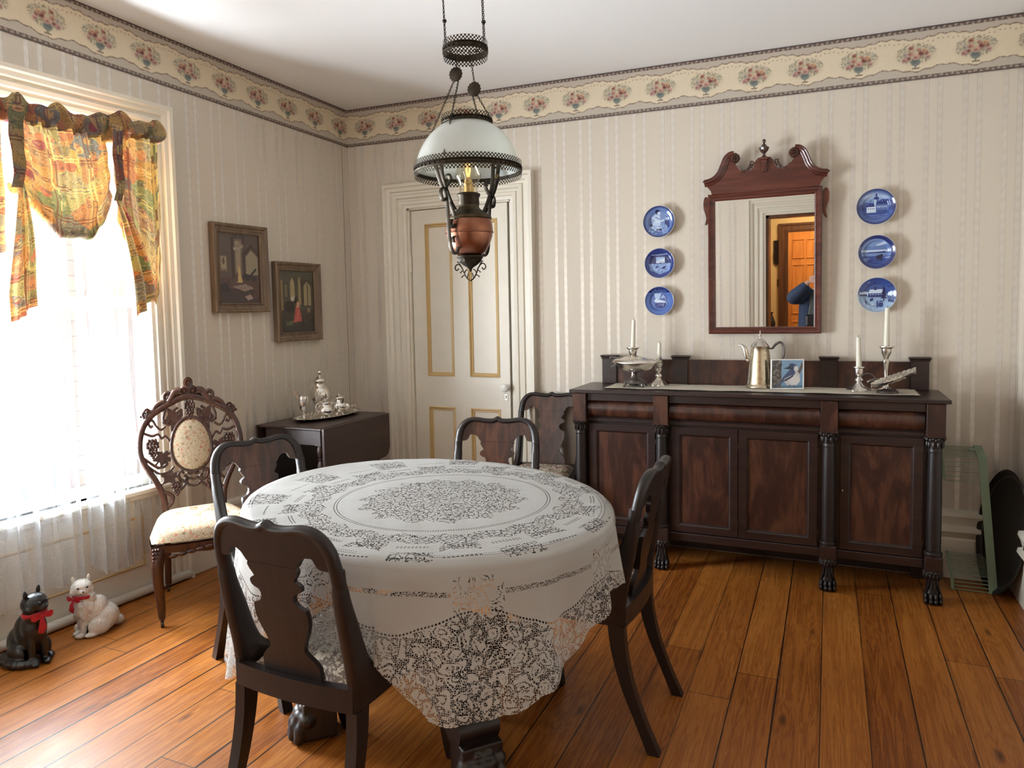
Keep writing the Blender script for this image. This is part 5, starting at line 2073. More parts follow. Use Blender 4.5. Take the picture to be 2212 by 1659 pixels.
# ------------------------------------------------------------------ organic shapes: union of blobs, remeshed
def fuse(name, b, m, parent=None, voxel=.006, smooth_it=6, tag=None, fac=.5):
    """melt overlapping closed shapes of mesh builder b into one continuous surface"""
    me = bpy.data.meshes.new(name + '_raw')
    off = ROOTLOC.get(parent.name, Vector((0, 0, 0))) if parent is not None else Vector((0, 0, 0))
    me.from_pydata([tuple(Vector(v) - off) for v in b.v], [], b.f)
    bm = bmesh.new(); bm.from_mesh(me)
    bmesh.ops.remove_doubles(bm, verts=bm.verts, dist=1e-6)
    bmesh.ops.recalc_face_normals(bm, faces=bm.faces)
    bm.to_mesh(me); bm.free()
    o = bpy.data.objects.new(name + '_raw', me)
    COL.objects.link(o)
    r = o.modifiers.new('r', 'REMESH'); r.mode = 'VOXEL'; r.voxel_size = voxel; r.use_smooth_shade = True
    s_ = o.modifiers.new('s', 'SMOOTH'); s_.iterations = smooth_it; s_.factor = fac
    bpy.context.view_layer.update()
    dg = bpy.context.evaluated_depsgraph_get()
    me2 = bpy.data.meshes.new_from_object(o.evaluated_get(dg))
    me2.name = name
    bpy.data.objects.remove(o)
    bpy.data.meshes.remove(me)
    me2.materials.clear()
    me2.materials.append(m)
    me2.polygons.foreach_set('use_smooth', [True] * len(me2.polygons))
    o2 = bpy.data.objects.new(name, me2)
    COL.objects.link(o2)
    if parent is not None:
        o2.parent = parent
        ROOTLOC[o2.name] = off
    if tag: settag(o2, *tag)
    return o2


# ------------------------------------------------------------------ dining chairs
CK, CZ0, CKZ = .000400, .862, .000412


def back_x(z, y=0.0):
    return -.20 * max(0, z - .45) - .012 * (1 - (y / .19) ** 2)


def backface(o):
    """plain timber behind, figured veneer in front"""
    o.data.materials.append(mat('mahog'))
    for p in o.data.polygons:
        p.material_index = 0 if p.normal.x > .5 else 1
    return o


def dining_chair(label, loc, rz):
    t = thing('dining_chair', label, 'chair', loc, 'dark wooden dining chairs with vase-shaped splats', rz, local=True)
    # arched top frame
    cl = [(0, 16), (24, 30), (60, 42), (150, 40), (260, 26), (335, 38), (395, 80), (436, 150), (454, 240), (458, 330), (458, 420)]
    sp = smoothpts(cl, 5)
    full = [(-u, v) for u, v in sp[::-1]] + sp[1:]
    pts, rad = [], []
    for u, v in full:
        z = CZ0 - v * CKZ
        y = u * CK
        pts.append((back_x(z, y) + .004, y, z))
        w = .0115 if abs(u) < 300 else .0115 + .0062 * min(1, (abs(u) - 300) / 140)
        rad.append((.017, w))
    b = MB()
    b.tube(pts, rad, 12, up=(1, 0, 0))
    b.build('top_rail', mat('mahog'), t, 50)
    # crest panel
    def cbot(u):
        u = abs(u)
        return float(np.interp(u, [0, 196, 202, 215, 235, 270, 322, 332, 345, 362, 392, 440], [268, 268, 262, 242, 214, 194, 192, 205, 240, 256, 262, 262]))

    def ctop(u):
        return float(np.interp(abs(u), [a for a, _ in cl], [v for _, v in cl]))
    b = MB()
    U = np.linspace(-440, 440, 89)
    rows = []
    for u in U:
        y = u * CK
        vt, vb = ctop(u), cbot(u)
        row = []
        for k in range(5):
            v = vt + (vb - vt) * k / 4
            z = CZ0 - v * CKZ
            row.append((back_x(z, y), y, z))
        rows.append(row)
    for dx in (.009, -.007):
        ix = [[b.av((p[0] + dx, p[1], p[2])) for p in row] for row in rows]
        for i in range(len(ix) - 1):
            for k in range(4):
                b.f.append([ix[i][k], ix[i + 1][k], ix[i + 1][k + 1], ix[i][k + 1]])
        if dx > 0:
            fr = ix
        else:
            for i in range(len(ix) - 1):
                b.f.append([fr[i][4], fr[i + 1][4], ix[i + 1][4], ix[i][4]])
                b.f.append([fr[i][0], fr[i + 1][0], ix[i + 1][0], ix[i][0]])
    backface(b.build('crest_panel', mat('flame'), t, 40))
    # vase splat
    prof = [(270, 192), (290, 200), (320, 186), (345, 166), (360, 158), (372, 182), (386, 200), (402, 204), (422, 197), (438, 172), (447, 142), (470, 130), (500, 132), (525, 150),
            (538, 182), (546, 206), (580, 214), (640, 212), (700, 190), (760, 160), (810, 138), (832, 140), (855, 160), (880, 190), (905, 213), (930, 230), (1010, 234)]
    sp = prof
    b = MB()
    L, R = [], []
    for v, w in sp:
        z = CZ0 - v * CKZ
        L.append((back_x(z, w * CK), -w * CK, z)); R.append((back_x(z, w * CK), w * CK, z))
    rows = []
    for (v, w) in sp:
        z = CZ0 - v * CKZ
        rows.append([(back_x(z, w * CK * k), w * CK * k, z) for k in (-1, -.6, -.2, .2, .6, 1)])
    f_ = [[b.av((p[0] + .007, p[1], p[2])) for p in r] for r in rows]
    g_ = [[b.av((p[0] - .007, p[1], p[2])) for p in r] for r in rows]
    n = 6
    for i in range(len(rows) - 1):
        for k in range(n - 1):
            b.f.append([f_[i][k], f_[i][k + 1], f_[i + 1][k + 1], f_[i + 1][k]])
            b.f.append([g_[i][k], g_[i + 1][k], g_[i + 1][k + 1], g_[i][k + 1]])
        for k in (0, n - 1):
            b.f.append([f_[i][k], f_[i + 1][k], g_[i + 1][k], g_[i][k]])
    b.f.append(f_[0] + g_[0][::-1]); b.f.append(f_[-1][::-1] + g_[-1])
    backface(b.build('splat', mat('flame'), t, 30))
    # stiles sweeping into the seat rail, then sabre legs
    for sg in (-1, 1):
        back = [(-.066, .735), (-.066, .69), (-.060, .65), (-.045, .58), (-.028, .50), (-.020, .43), (-.018, .38)]
        front = [(.250, .380), (.250, .432), (.16, .436), (.098, .452), (.060, .482), (.034, .53), (.010, .60), (-.016, .66), (-.034, .70), (-.042, .735)]
        bk_ = [(.762, -.068), (.735, -.068), (.69, -.064), (.64, -.056), (.58, -.045), (.50, -.028), (.43, -.020), (.385, -.018)]
        fk_ = [(.762, -.034), (.735, -.032), (.69, -.024), (.66, -.014), (.60, .010), (.53, .034), (.482, .060), (.462, .085), (.446, .12), (.437, .17), (.432, .25), (.385, .25)]
        b = MB()
        rings = []
        for z in [.752, .74, .72, .70, .68, .66, .63, .60, .56, .52, .49, .47, .455, .446, .440, .436, .432, .42, .385]:
            xb = float(np.interp(-z, [-q_[0] for q_ in bk_], [q_[1] for q_ in bk_]))
            xf_ = float(np.interp(-z, [-q_[0] for q_ in fk_], [q_[1] for q_ in fk_]))
            pw = 1.0 if z > .70 else .55
            cxm, hw = (xb + xf_) / 2, (xf_ - xb) / 2
            ring = []
            for k in range(16):
                a_ = 2 * pi * k / 16 + pi / 16
                ca, sa = cos(a_), sin(a_)
                ring.append(b.av((cxm + hw * math.copysign(abs(ca) ** pw, ca), sg * (.183 + .0172 * math.copysign(abs(sa) ** pw, sa)), z)))
            rings.append(ring)
        b.skin(rings)
        b.f.append(rings[0][:]); b.f.append(rings[-1][::-1])
        b.build('stile', mat('mahog'), t, 40)
        rear = smoothpts([(-.018, .385), (-.024, .30), (-.045, .20), (-.080, .10), (-.125, .0)], 5)
        rfr = smoothpts([(-.088, .0), (-.045, .105), (-.006, .20), (.022, .30), (.034, .385)], 5)
        b = MB()
        b.prism(rear + rfr, lambda a, z: (a, sg * (.166 + .01 * (.385 - z)), z), lambda a, z: (a, sg * (.198 + .01 * (.385 - z)), z))
        b.build('leg', mat('mahog'), t, 40)
        fl = smoothpts([(.372, .385), (.384, .28), (.398, .16), (.420, .06), (.440, .0)], 5)
        fr2 = smoothpts([(.470, .0), (.448, .08), (.436, .18), (.430, .28), (.424, .385)], 5)
        b = MB()
        b.prism(fl + fr2, lambda a, z: (a, sg * .178, z), lambda a, z: (a, sg * .214, z))
        b.build('leg', mat('mahog'), t, 40)
    for sg in (-1, 1):
        b = MB()
        b.strip([(.22, sg * .172, .380), (.425, sg * .182, .378)], [(.22, sg * .204, .380), (.425, sg * .216, .378)], (0, 0, .054))
        b.build('seat_rail', mat('mahog'), t, 40)
    b = MB()
    b.box(.398, .428, -.20, .20, .378, .436, .006)
    b.build('seat_rail', mat('mahog'), t, 40)
    b = MB()
    rp = [(-.022 - .016 * (1 - (y / .19) ** 2), y) for y in np.linspace(-.19, .19, 15)]
    b.strip([(x, y, .385) for x, y in rp], [(x + .026, y, .385) for x, y in rp], (0, 0, .060))
    b.build('seat_rail', mat('mahog'), t, 40)
    b = MB()
    nx, ny = 18, 20

    def SP(i, j):
        a, c = i / (nx - 1), -1 + 2 * j / (ny - 1)
        x = .008 + .402 * a
        y = c * (.158 + .028 * a)
        e = min(1, 6 * min(a, 1 - a)) ** .5 * min(1, 5 * (1 - abs(c))) ** .5
        return (x, y, .432 + .030 * e)
    b.grid(SP, nx, ny)
    ix = b.av((.008, -.158, .42)), b.av((.41, -.186, .42)), b.av((.41, .186, .42)), b.av((.008, .158, .42))
    b.f.append(list(ix))
    b.build('seat', mat('damask'), t, 60)
    return t


ch = dining_chair('black-looking wooden dining chair in the foreground, its back to the camera', (1.737, -2.690, 0), radians(89))
dup(ch, (2.392, -1.800, 0), radians(180), 'wooden dining chair at the right end of the lace-covered table, seen edge-on')
dup(ch, (.925, -1.895, 0), radians(-20), 'wooden dining chair at the left of the table, beside the carved upholstered chair')
dup(ch, (1.586, -1.145, 0), radians(-77), 'wooden dining chair on the far side of the table in front of the cream door')
dup(ch, (1.470, -.135, 0), radians(-84), 'wooden dining chair against the back wall, half hidden by the sideboard')

# ------------------------------------------------------------------ dining table
TC, TA, TB, TT = (1.732, -2.031), .687, .567, radians(153.4)


def ell_pt(a, k=1.0, dA=0.0):
    """point of the table ellipse in world direction a (parametric), k scale, dA outward offset"""
    x = (TA * k + dA) * cos(a - TT)
    y = (TB * k + dA) * sin(a - TT)
    return (TC[0] + x * cos(TT) - y * sin(TT), TC[1] + x * sin(TT) + y * cos(TT))


t = thing('dining_table', 'oval dining table hidden under the lace cloth, standing on carved paw feet', 'table', (TC[0], TC[1], 0))
b = MB()
rings = []
for k, z in ((.970, .700), (.978, .704), (.978, .730), (.970, .734)):
    rings.append([b.av((*ell_pt(2 * pi * i / 96, k), z)) for i in range(96)])
b.skin(rings); b.f.append(rings[0][::-1]); b.f.append(rings[-1])
b.build('tabletop', mat('mahog'), t)
b = MB()
rings = []
for z in (.64, .700):
    rings.append([b.av((*ell_pt(2 * pi * i / 64, .82), z)) for i in range(64)])
b.skin(rings); b.f.append(rings[0][::-1])
b.build('apron', mat('mahog'), t)
b = MB()
b.lathe([(.13, .20), (.14, .24), (.10, .28), (.075, .34), (.085, .46), (.12, .56), (.16, .62), (.17, .65)], (TC[0], TC[1], 0), 8)
b.build('pedestal', mat('mahog'), t, 30)
FEET = ((1.435, -2.335), (2.095, -2.345), (1.37, -1.72), (2.06, -1.70))
for fx, fy in FEET:
    d = Vector((fx - TC[0], fy - TC[1], 0))
    L = d.length
    d.normalize()
    s_ = Vector((-d.y, d.x, 0))

    def FP(r, s, z):
        p = Vector((TC[0], TC[1], 0)) + d * r + s_ * s
        return (p.x, p.y, z)
    b = MB()
    out = smoothpts([(.02, .30), (.12, .31), (.22, .27), (L - .12, .22), (L - .05, .20), (L - .02, .165), (L - .045, .12), (L - .09, .10), (L - .16, .12), (.16, .15), (.08, .18), (.02, .18)], 3, True)
    b.prism(out, lambda a, z: FP(a, -.062, z), lambda a, z: FP(a, .062, z))
    lg = b.build('leg', mat('mahog'), t, 40)
    b = MB()
    for k in range(6):
        r = L - .035 - k * .016
        zz = .205 + .010 * k
        b.ell(FP(r, -.066, zz), (.012, .008, .018), 8, 6)
        b.ell(FP(r, .066, zz), (.012, .008, .018), 8, 6)
        b.tube([FP(r + .01, -.06, zz + .012), FP(r + .012, 0, zz + .016), FP(r + .01, .06, zz + .012)], .008, 6)
    b.build('leaf_carving', mat('mahog'), lg, 60)
    b = MB()
    b.box(-1, 1, -1, 1, 0, 1)
    b.v = [FP(L - .055 + v[0] * .052, v[1] * .062, .012 + v[2] * .12) for v in b.v]
    for k in range(4):
        sx = -.048 + .032 * k
        r0 = L + (.010 if k in (1, 2) else -.004)
        b.ell(FP(r0 - .012, sx, .078), (.028, .028, .024), 10, 7)
        b.ell(FP(r0 + .012, sx, .040), (.020, .020, .034), 10, 7)
        b.ell(FP(r0 + .020, sx, .018), (.015, .015, .018), 8, 6)
        b.tube([FP(r0 - .01, sx, .095), FP(L - .045, sx * .8, .125), FP(L - .07, sx * .7, .15)], [.019, .017, .012], 8)
    fuse('paw_foot', b, mat('mahog'), t, .0045, 3)

# lace cloth
HEM = [(-215, .48), (-208, .36), (-196, .48), (-160, .48), (-150, .27), (-141, .245), (-125, .28), (-113, .42), (-107, .480), (-71, .480), (-65, .42), (-59, .345), (-46, .345), (-39, .372), (-28, .42), (-18, .50),
       (-8, .55), (3, .55), (33, .53), (50, .42), (70, .46), (85, .52), (118, .52), (135, .36), (145, .48)]
HA = [h[0] for h in HEM]
HZ = [h[1] for h in HEM]
nth, ntop, nsk = 540, 26, 44
ZC = .7425


def polar_dir(i):
    return -pi + 2 * pi * i / nth


def clothP(i, j):
    a = polar_dir(i)
    deg = math.degrees(a)
    if j < ntop:
        k = j / (ntop - 1)
        x, y = ell_pt(a, k * .985)
        return (x, y, ZC + .0008 * sin(x * 40) * sin(y * 33) - (.004 if j == ntop - 1 else 0))
    tt = (j - ntop + 1) / nsk
    x0, y0 = ell_pt(a)
    deg2 = math.degrees(atan2(y0 - TC[1], x0 - TC[0]))
    dd = deg2 if deg2 < 145 else deg2 - 360
    zh = float(np.interp(dd, HA, HZ))
    drop = ZC - .010 - zh + .010 * abs(sin(a * 19)) - .006
    f1 = sin(a * 17 + .6 * sin(a * 5)) * .013 + sin(a * 31 + 1.3) * .007 + sin(a * 9 + 2) * .010
    free = 1.0
    if 0 <= dd <= 36: free = .25
    if -112 < dd < -68: free = .45
    if -197 < dd < -158: free = .5
    flare = .012 + .050 * math.exp(-((dd + 141) / 22) ** 2) + .030 * math.exp(-((dd + 52) / 22) ** 2)
    if 0 <= dd <= 36: flare = -.012
    if -108 < dd < -71: flare = -.004
    off = .006 * min(1, tt * 8) + (f1 * free + flare) * tt ** 1.1
    x, y = ell_pt(a, 1.0, off)
    return (x, y, ZC - .010 - drop * tt)


def clothUV(i, j):
    a = polar_dir(i)
    if j < ntop:
        return (a * .62, j / (ntop - 1) * .62)
    x0, y0 = ell_pt(a)
    deg2 = math.degrees(atan2(y0 - TC[1], x0 - TC[0]))
    dd = deg2 if deg2 < 145 else deg2 - 360
    zh = float(np.interp(dd, HA, HZ))
    # cloth folds up on the seats: keep the pattern running at true length
    return (a * .62, .625 + (ZC - .010 - zh) * (j - ntop + 1) / nsk)


cl = mesh_uv('tablecloth', clothP, clothUV, nth, ntop + nsk, mat('lace'), None, 180, wrapu=True)
settag(cl, 'white lace-trimmed cloth draped over the oval dining table', 'tablecloth')

# ------------------------------------------------------------------ hanging lamp
LX, LY = 1.914, -2.0
lamp = thing('hanging_lamp', 'antique brass and copper oil lamp with a milk-glass shade hanging over the table', 'lamp', (LX, LY, 1.456))


def lat_band(name, r0, r1, z0, z1, parent):
    n = 96
    return mesh_uv(name, lambda i, j: (LX + (r0 + (r1 - r0) * j) * cos(2 * pi * i / n), LY + (r0 + (r1 - r0) * j) * sin(2 * pi * i / n), z0 + (z1 - z0) * j),
                   lambda i, j: (i / n * 2 * pi * r0, j * abs(z1 - z0) + .003), n, 2, mat('lattice'), parent, wrapu=True)


def beaded_band(name, r, zc, h, parent, m='iron', beads=54):
    b = MB()
    b.lathe([(r - .002, zc - h), (r + .004, zc - h), (r + .005, zc - h + .003), (r + .001, zc - h + .005), (r + .001, zc + h - .005), (r + .005, zc + h - .003), (r + .004, zc + h), (r - .002, zc + h), (r - .002, zc - h)], (LX, LY, 0), 72, cap=False)
    for k in range(beads):
        a = 2 * pi * k / beads
        b.ell((LX + (r + .002) * cos(a), LY + (r + .002) * sin(a), zc), (.0035, .0035, .0035), 6, 4)
    return b.build(name, mat(m), parent)


# shade and its rim
b = MB()
ZRM = 1.812
prof = [(.166, ZRM), (.166, ZRM + .012), (.160, ZRM + .040), (.146, ZRM + .072), (.122, ZRM + .106), (.096, ZRM + .130), (.078, ZRM + .142), (.074, ZRM + .146)]
sp = smoothpts(prof, 4)
b.lathe(sp + [(r - .003, z) for r, z in sp[::-1]], (LX, LY, 0), 72, cap=False)
b.build('glass_shade', mat('milk'), lamp, 60)
rim = beaded_band('shade_rim', .169, ZRM - .002, .009, lamp)
lat_band('pierced_band', .172, .173, ZRM + .006, ZRM + .022, rim)
lat_band('pierced_band', .172, .173, ZRM - .026, ZRM - .010, rim)
colr = beaded_band('shade_collar', .078, ZRM + .150, .007, lamp, beads=30)
lat_band('pierced_band', .081, .082, ZRM + .156, ZRM + .170, colr)
ringp = beaded_band('smoke_ring', .068, 2.185, .010, lamp, beads=26)
lat_band('pierced_band', .0705, .071, 2.194, 2.212, ringp)
lat_band('pierced_band', .0705, .071, 2.158, 2.176, ringp)
# font and burner
b = MB()
zt = 1.612
b.lathe([(.036, 1.538), (.052, 1.552), (.066, 1.575), (.074, 1.600), (.076, 1.618), (.074, 1.640), (.069, 1.655)], (LX, LY, 0), 48)
fnt = b.build('copper_font', mat('copper'), lamp, 60)
b = MB()
b.lathe([(.075, zt - .003), (.0785, zt - .001), (.0785, zt + .002), (.075, zt + .004)], (LX, LY, 0), 48, cap=False)
b.build('font_band', mat('copper'), fnt)
b = MB()
b.lathe([(.070, 1.652), (.073, 1.656), (.072, 1.662), (.062, 1.670), (.050, 1.676), (.044, 1.682), (.036, 1.688), (.033, 1.694), (.033, 1.700)], (LX, LY, 0), 40)
b.build('font_shoulder', mat('brass'), lamp)
b = MB()
b.lathe([(.031, 1.698), (.034, 1.702), (.033, 1.722), (.036, 1.728), (.038, 1.732), (.036, 1.736), (.031, 1.738)], (LX, LY, 0), 40, fn=lambda a, h: 1 + .02 * cos(a * 24))
b.build('burner', mat('iron'), lamp, 60)
b = MB()
b.lathe([(.0145, 1.736), (.0145, 1.764), (.016, 1.766), (.016, 1.770), (.0135, 1.772), (.0135, 1.780)], (LX, LY, 0), 24)
b.box(LX + .012, LX + .018, LY - .004, LY + .004, 1.738, 1.760, .001)
sk = b.build('bulb_socket', mat('socket'), lamp)
b = MB()
b.lathe([(.010, 1.780), (.012, 1.790), (.019, 1.806), (.021, 1.820), (.018, 1.834), (.008, 1.846), (0, 1.848)], (LX, LY, 0), 24)
bl = b.build('bulb', mat('bulbglass'), lamp)
b = MB()
for k in range(6):
    a = k * pi / 3
    b.tube([(LX + .004 * cos(a), LY + .004 * sin(a), 1.790), (LX + .008 * cos(a + .3), LY + .008 * sin(a + .3), 1.812), (LX + .005 * cos(a + .5), LY + .005 * sin(a + .5), 1.832)], .0009, 5)
b.build('filament', mat('filament'), bl)
b = MB()
pr = smoothpts([(.030, 1.736), (.029, 1.752), (.031, 1.768), (.040, 1.785), (.042, 1.798), (.036, 1.815), (.028, 1.835), (.025, 1.87), (.0245, 1.93)], 4)
b.lathe(pr + [(r - .0012, z) for r, z in pr[::-1]], (LX, LY, 0), 40, cap=False)
b.build('glass_chimney', mat('bulbglass'), lamp, 60)
# bottom finial
b = MB()
b.lathe([(.036, 1.541), (.043, 1.537), (.043, 1.533), (.038, 1.528), (.036, 1.520), (.022, 1.508), (.012, 1.502), (.006, 1.496), (.004, 1.488), (0, 1.486)], (LX, LY, 0), 32, fn=lambda a, h: 1 + (.05 * cos(a * 12) if 1.515 < h < 1.53 else 0))
b.build('font_base', mat('iron'), lamp)
b = MB()
for sg in (-1, 1):
    pts = [(0, 1.458), (.012 * sg, 1.466), (.022 * sg, 1.482), (.030 * sg, 1.500), (.042 * sg, 1.512), (.053 * sg, 1.508), (.055 * sg, 1.498), (.048 * sg, 1.493), (.042 * sg, 1.499)]
    b.tube([(LX + x, LY, z) for x, z in smoothpts(pts, 5)], .0022, 6)
    for px_, pz_, qx, qz in ((.022, 1.482, .012, 1.494), (.018, 1.475, .032, 1.470), (.030, 1.500, .046, 1.520), (.026, 1.49, .036, 1.484), (.012, 1.466, .006, 1.482)):
        b.tube(smoothpts([(LX + sg * px_, LY, pz_), (LX + sg * (px_ + qx) / 2, LY, (pz_ + qz) / 2 + .003), (LX + sg * qx, LY, qz)], 3), [.0018] * 6 + [.003], 6)
b.build('scrolled_finial', mat('iron'), lamp)


def flat_scroll(pts, ang, parent, name='scroll_arm'):
    """iron strap scroll in a vertical plane at angle ang about the lamp axis; pts (r,z)"""
    b = MB()
    P = [(LX + r * cos(ang), LY + r * sin(ang), z) for r, z in smoothpts(pts, 6)]
    b.tube(P, [(.0085, .0018)] * len(P), 8, up=(-sin(ang), cos(ang), 0), twist=0)
    return b.build(name, mat('iron'), parent, 60)


for ang in (radians(256), radians(76)):
    arm = flat_scroll([(.150, 1.812), (.156, 1.842), (.146, 1.862), (.132, 1.856), (.128, 1.828), (.122, 1.780), (.104, 1.735), (.084, 1.700), (.066, 1.680)], ang, lamp)
    flat_scroll([(.150, 1.812), (.146, 1.790), (.128, 1.752), (.112, 1.728), (.103, 1.690), (.100, 1.640), (.096, 1.590), (.088, 1.555), (.072, 1.540), (.060, 1.552), (.058, 1.580), (.070, 1.596), (.080, 1.590), (.078, 1.576)], ang, arm, 'scroll')
    flat_scroll([(.104, 1.735), (.122, 1.742), (.130, 1.728), (.126, 1.708), (.116, 1.702), (.112, 1.712)], ang, arm, 'scroll')
    flat_scroll([(.112, 1.740), (.098, 1.752), (.086, 1.770), (.094, 1.786), (.104, 1.780)], ang, arm, 'scroll')
    flat_scroll([(.090, 1.700), (.074, 1.668), (.070, 1.645), (.080, 1.622), (.090, 1.630), (.086, 1.648)], ang, arm, 'scroll')
    b = MB()
    b.lathe([(0, -.004), (.008, -.004), (.008, .004), (0, .004)], (LX + .150 * cos(ang), LY + .150 * sin(ang), 1.812), 10, axis='y')
    b.build('rivet', mat('socket'), arm)


def chain(p, q, parent, name='chain', pitch=.0068, r=.0011, cord=True):
    p, q = Vector(p), Vector(q)
    L = (q - p).length
    d = (q - p) / L
    n = max(2, int(L / pitch))
    s1 = d.orthogonal().normalized()
    s2 = d.cross(s1)
    b = MB()
    for k in range(n):
        c = p + d * (L * (k + .5) / n)
        s = s1 if k % 2 else s2
        b.tube([c + d * (.0046 * cos(a)) + s * (.0026 * sin(a)) for a in np.linspace(0, 2 * pi, 9)[:-1]], r, 4, closed=True)
    return b.build(name, mat('iron'), parent, 80)


M1, M2 = (1.880, LY - .004, 2.116), (1.944, LY - .004, 2.060)
for m_, a0 in ((M1, .3), (M2, 1.0)):
    b = MB()
    b.lathe([(0, -.007), (.012, -.006), (.022, -.003), (.023, 0), (.022, .003), (.012, .006), (0, .007)], m_, 42, axis='y', fn=lambda a, h: 1 + .07 * cos(a * 14))
    b.build('pulley_disc', mat('iron'), lamp)
chain((1.872, LY, 2.100), (LX - .125, LY - .10, ZRM + .012), lamp)
chain((1.888, LY, 2.100), (LX + .005, LY - .168, ZRM + .02), lamp)
chain((1.950, LY, 2.045), (LX + .074, LY + .02, ZRM + .158), lamp)
chain((1.936, LY, 2.045), (LX + .01, LY + .075, ZRM + .158), lamp)
chain((1.880, LY, 2.134), (1.886, LY, 2.178), lamp)
chain((1.944, LY, 2.078), (1.930, LY, 2.178), lamp)
CZL = ceil_z(1.84, LY)
for x0, x1, zb in ((1.8455, 1.838, 2.29), (1.9825, 1.978, 2.262)):
    chain((x0, LY, 2.205), (x1 + (x1 - x0) * 2.3, LY, CZL - .01), lamp)
    b = MB()
    b.ell((x0 + (x1 - x0) * .5, LY, zb), (.0072, .0072, .0062), 12, 8)
    b.build('chain_bead', mat('iron'), lamp)
    b = MB()
    b.tube([(x0 - .003, LY - .003, 2.20), (x0 - .006, LY - .003, 2.32), (x1, LY - .003, 2.5), (x1 + (x1 - x0) * 2.3, LY, CZL - .01)], .0012, 5)
    b.build('lamp_cord', mat('black'), lamp)
b = MB()
b.lathe([(.085, CZL + .004), (.085, CZL - .008), (.06, CZL - .018), (.03, CZL - .022), (0, CZL - .022)], (1.905, LY, 0), 32)
b.build('ceiling_plate', mat('brass'), lamp)

# ------------------------------------------------------------------ carved parlour chair
lc = thing('carved_parlor_chair', 'carved rosewood chair with an oval upholstered medallion, beside the sheer curtains', 'chair', (.118, -1.525, 0), None, radians(-36), local=True)
MB.XF = lambda x, y, z: (x * .88, y * .90, float(np.interp(z, [0, .385, .44, .80, 1.034, 1.12], [0, .365, .405, .712, .965, 1.07])))


def LBX(z): return -.13 * max(0, z - .43)


fr = [(.150, .40), (.150, .47), (.158, .54), (.182, .61), (.222, .69), (.252, .76), (.258, .83), (.240, .90), (.196, .955), (.130, .992), (.060, 1.022), (0, 1.034)]
sp = smoothpts(fr, 5)
full = [(y, z) for y, z in sp] + [(-y, z) for y, z in sp[::-1][1:]]
b = MB()
b.tube([(LBX(z), y, z) for y, z in full], [(.015, .016)] * len(full), 12, up=(1, 0, 0))
b.build('back_frame', mat('rosew'), lc, 60)
OC = .800
b = MB()
b.tube([(LBX(OC + .138 * sin(a)) + .006, .104 * cos(a), OC + .138 * sin(a)) for a in np.linspace(0, 2 * pi, 41)[:-1]], .0085, 10, closed=True, up=(1, 0, 0))
b.build('medallion_rim', mat('rosew'), lc, 60)
b = MB()
ringsF = []
for k in range(9):
    q_ = k / 8
    rr_ = cos(q_ * pi / 2)
    ringsF.append([b.av((LBX(OC + .132 * rr_ * sin(a)) + .004 + .026 * sin(q_ * pi / 2), .099 * rr_ * cos(a), OC + .132 * rr_ * sin(a))) for a in np.linspace(0, 2 * pi, 33)[:-1]])
b.skin(ringsF)
b.f.append(ringsF[0][::-1])
b.build('medallion_cushion', mat('tapestry'), lc, 60)


def LS(pts, r=.0055, b=None, sg=1):
    P = smoothpts(pts, 5)
    b.tube([(LBX(z), sg * y, z) for y, z in P], [(r * 1.5, r * 1.3)] * len(P), 7, up=(1, 0, 0))


b = MB()
for sg in (-1, 1):
    LS([(.060, .985), (.085, .965), (.070, .945), (.050, .955), (.056, .972)], .0055, b, sg)
    LS([(.118, .985), (.135, .940), (.120, .915), (.105, .930), (.118, .945)], .0055, b, sg)
    LS([(.125, .905), (.150, .890), (.170, .905), (.190, .935), (.208, .925), (.200, .905), (.188, .912)], .005, b, sg)
    LS([(.106, .83), (.130, .86), (.150, .85), (.165, .87), (.195, .865), (.235, .88)], .005, b, sg)
    LS([(.108, .78), (.140, .76), (.160, .775), (.150, .79)], .005, b, sg)
    LS([(.250, .77), (.215, .735), (.180, .705), (.150, .700), (.130, .715), (.140, .735), (.160, .730)], .006, b, sg)
    LS([(.240, .735), (.200, .69), (.165, .665), (.120, .672), (.095, .70)], .005, b, sg)
    LS([(.165, .74), (.185, .715), (.170, .695), (.155, .715)], .005, b, sg)
    LS([(.05, .672), (.075, .655), (.070, .625), (.050, .610), (.035, .628), (.046, .645)], .0075, b, sg)
    LS([(.0, .575), (.025, .585), (.036, .605), (.020, .622), (.0, .612)], .006, b, sg)
    LS([(.155, .56), (.128, .548), (.110, .525), (.120, .49), (.148, .47)], .0085, b, sg)
    LS([(.048, .65), (.060, .668), (.10, .655), (.135, .635), (.16, .60)], .005, b, sg)
    LS([(.0, .665), (.012, .645), (.03, .655)], .0055, b, sg)
    LS([(.036, .60), (.065, .565), (.09, .555)], .006, b, sg)
b.build('vine_carving', mat('rosew'), lc, 60)
for gy, gz, s_ in ((0, .972, 1.0), (.196, .805, 1.1), (-.196, .805, 1.1), (.088, .575, .95), (-.088, .575, .95)):
    b = MB()
    g = np.random.default_rng(int(abs(gy) * 1000) + 3)
    for row in range(7):
        nrow = (3, 4, 4, 3, 3, 2, 1)[row]
        for k in range(nrow):
            y = gy + (k - (nrow - 1) / 2) * .0145 * s_
            z = gz + (.036 - row * .0125) * s_
            b.ell((LBX(z) + .008 + g.uniform(-.002, .004), y, z), (.0088 * s_,) * 3, 8, 6)
    b.build('grape_cluster', mat('rosew'), lc, 80)
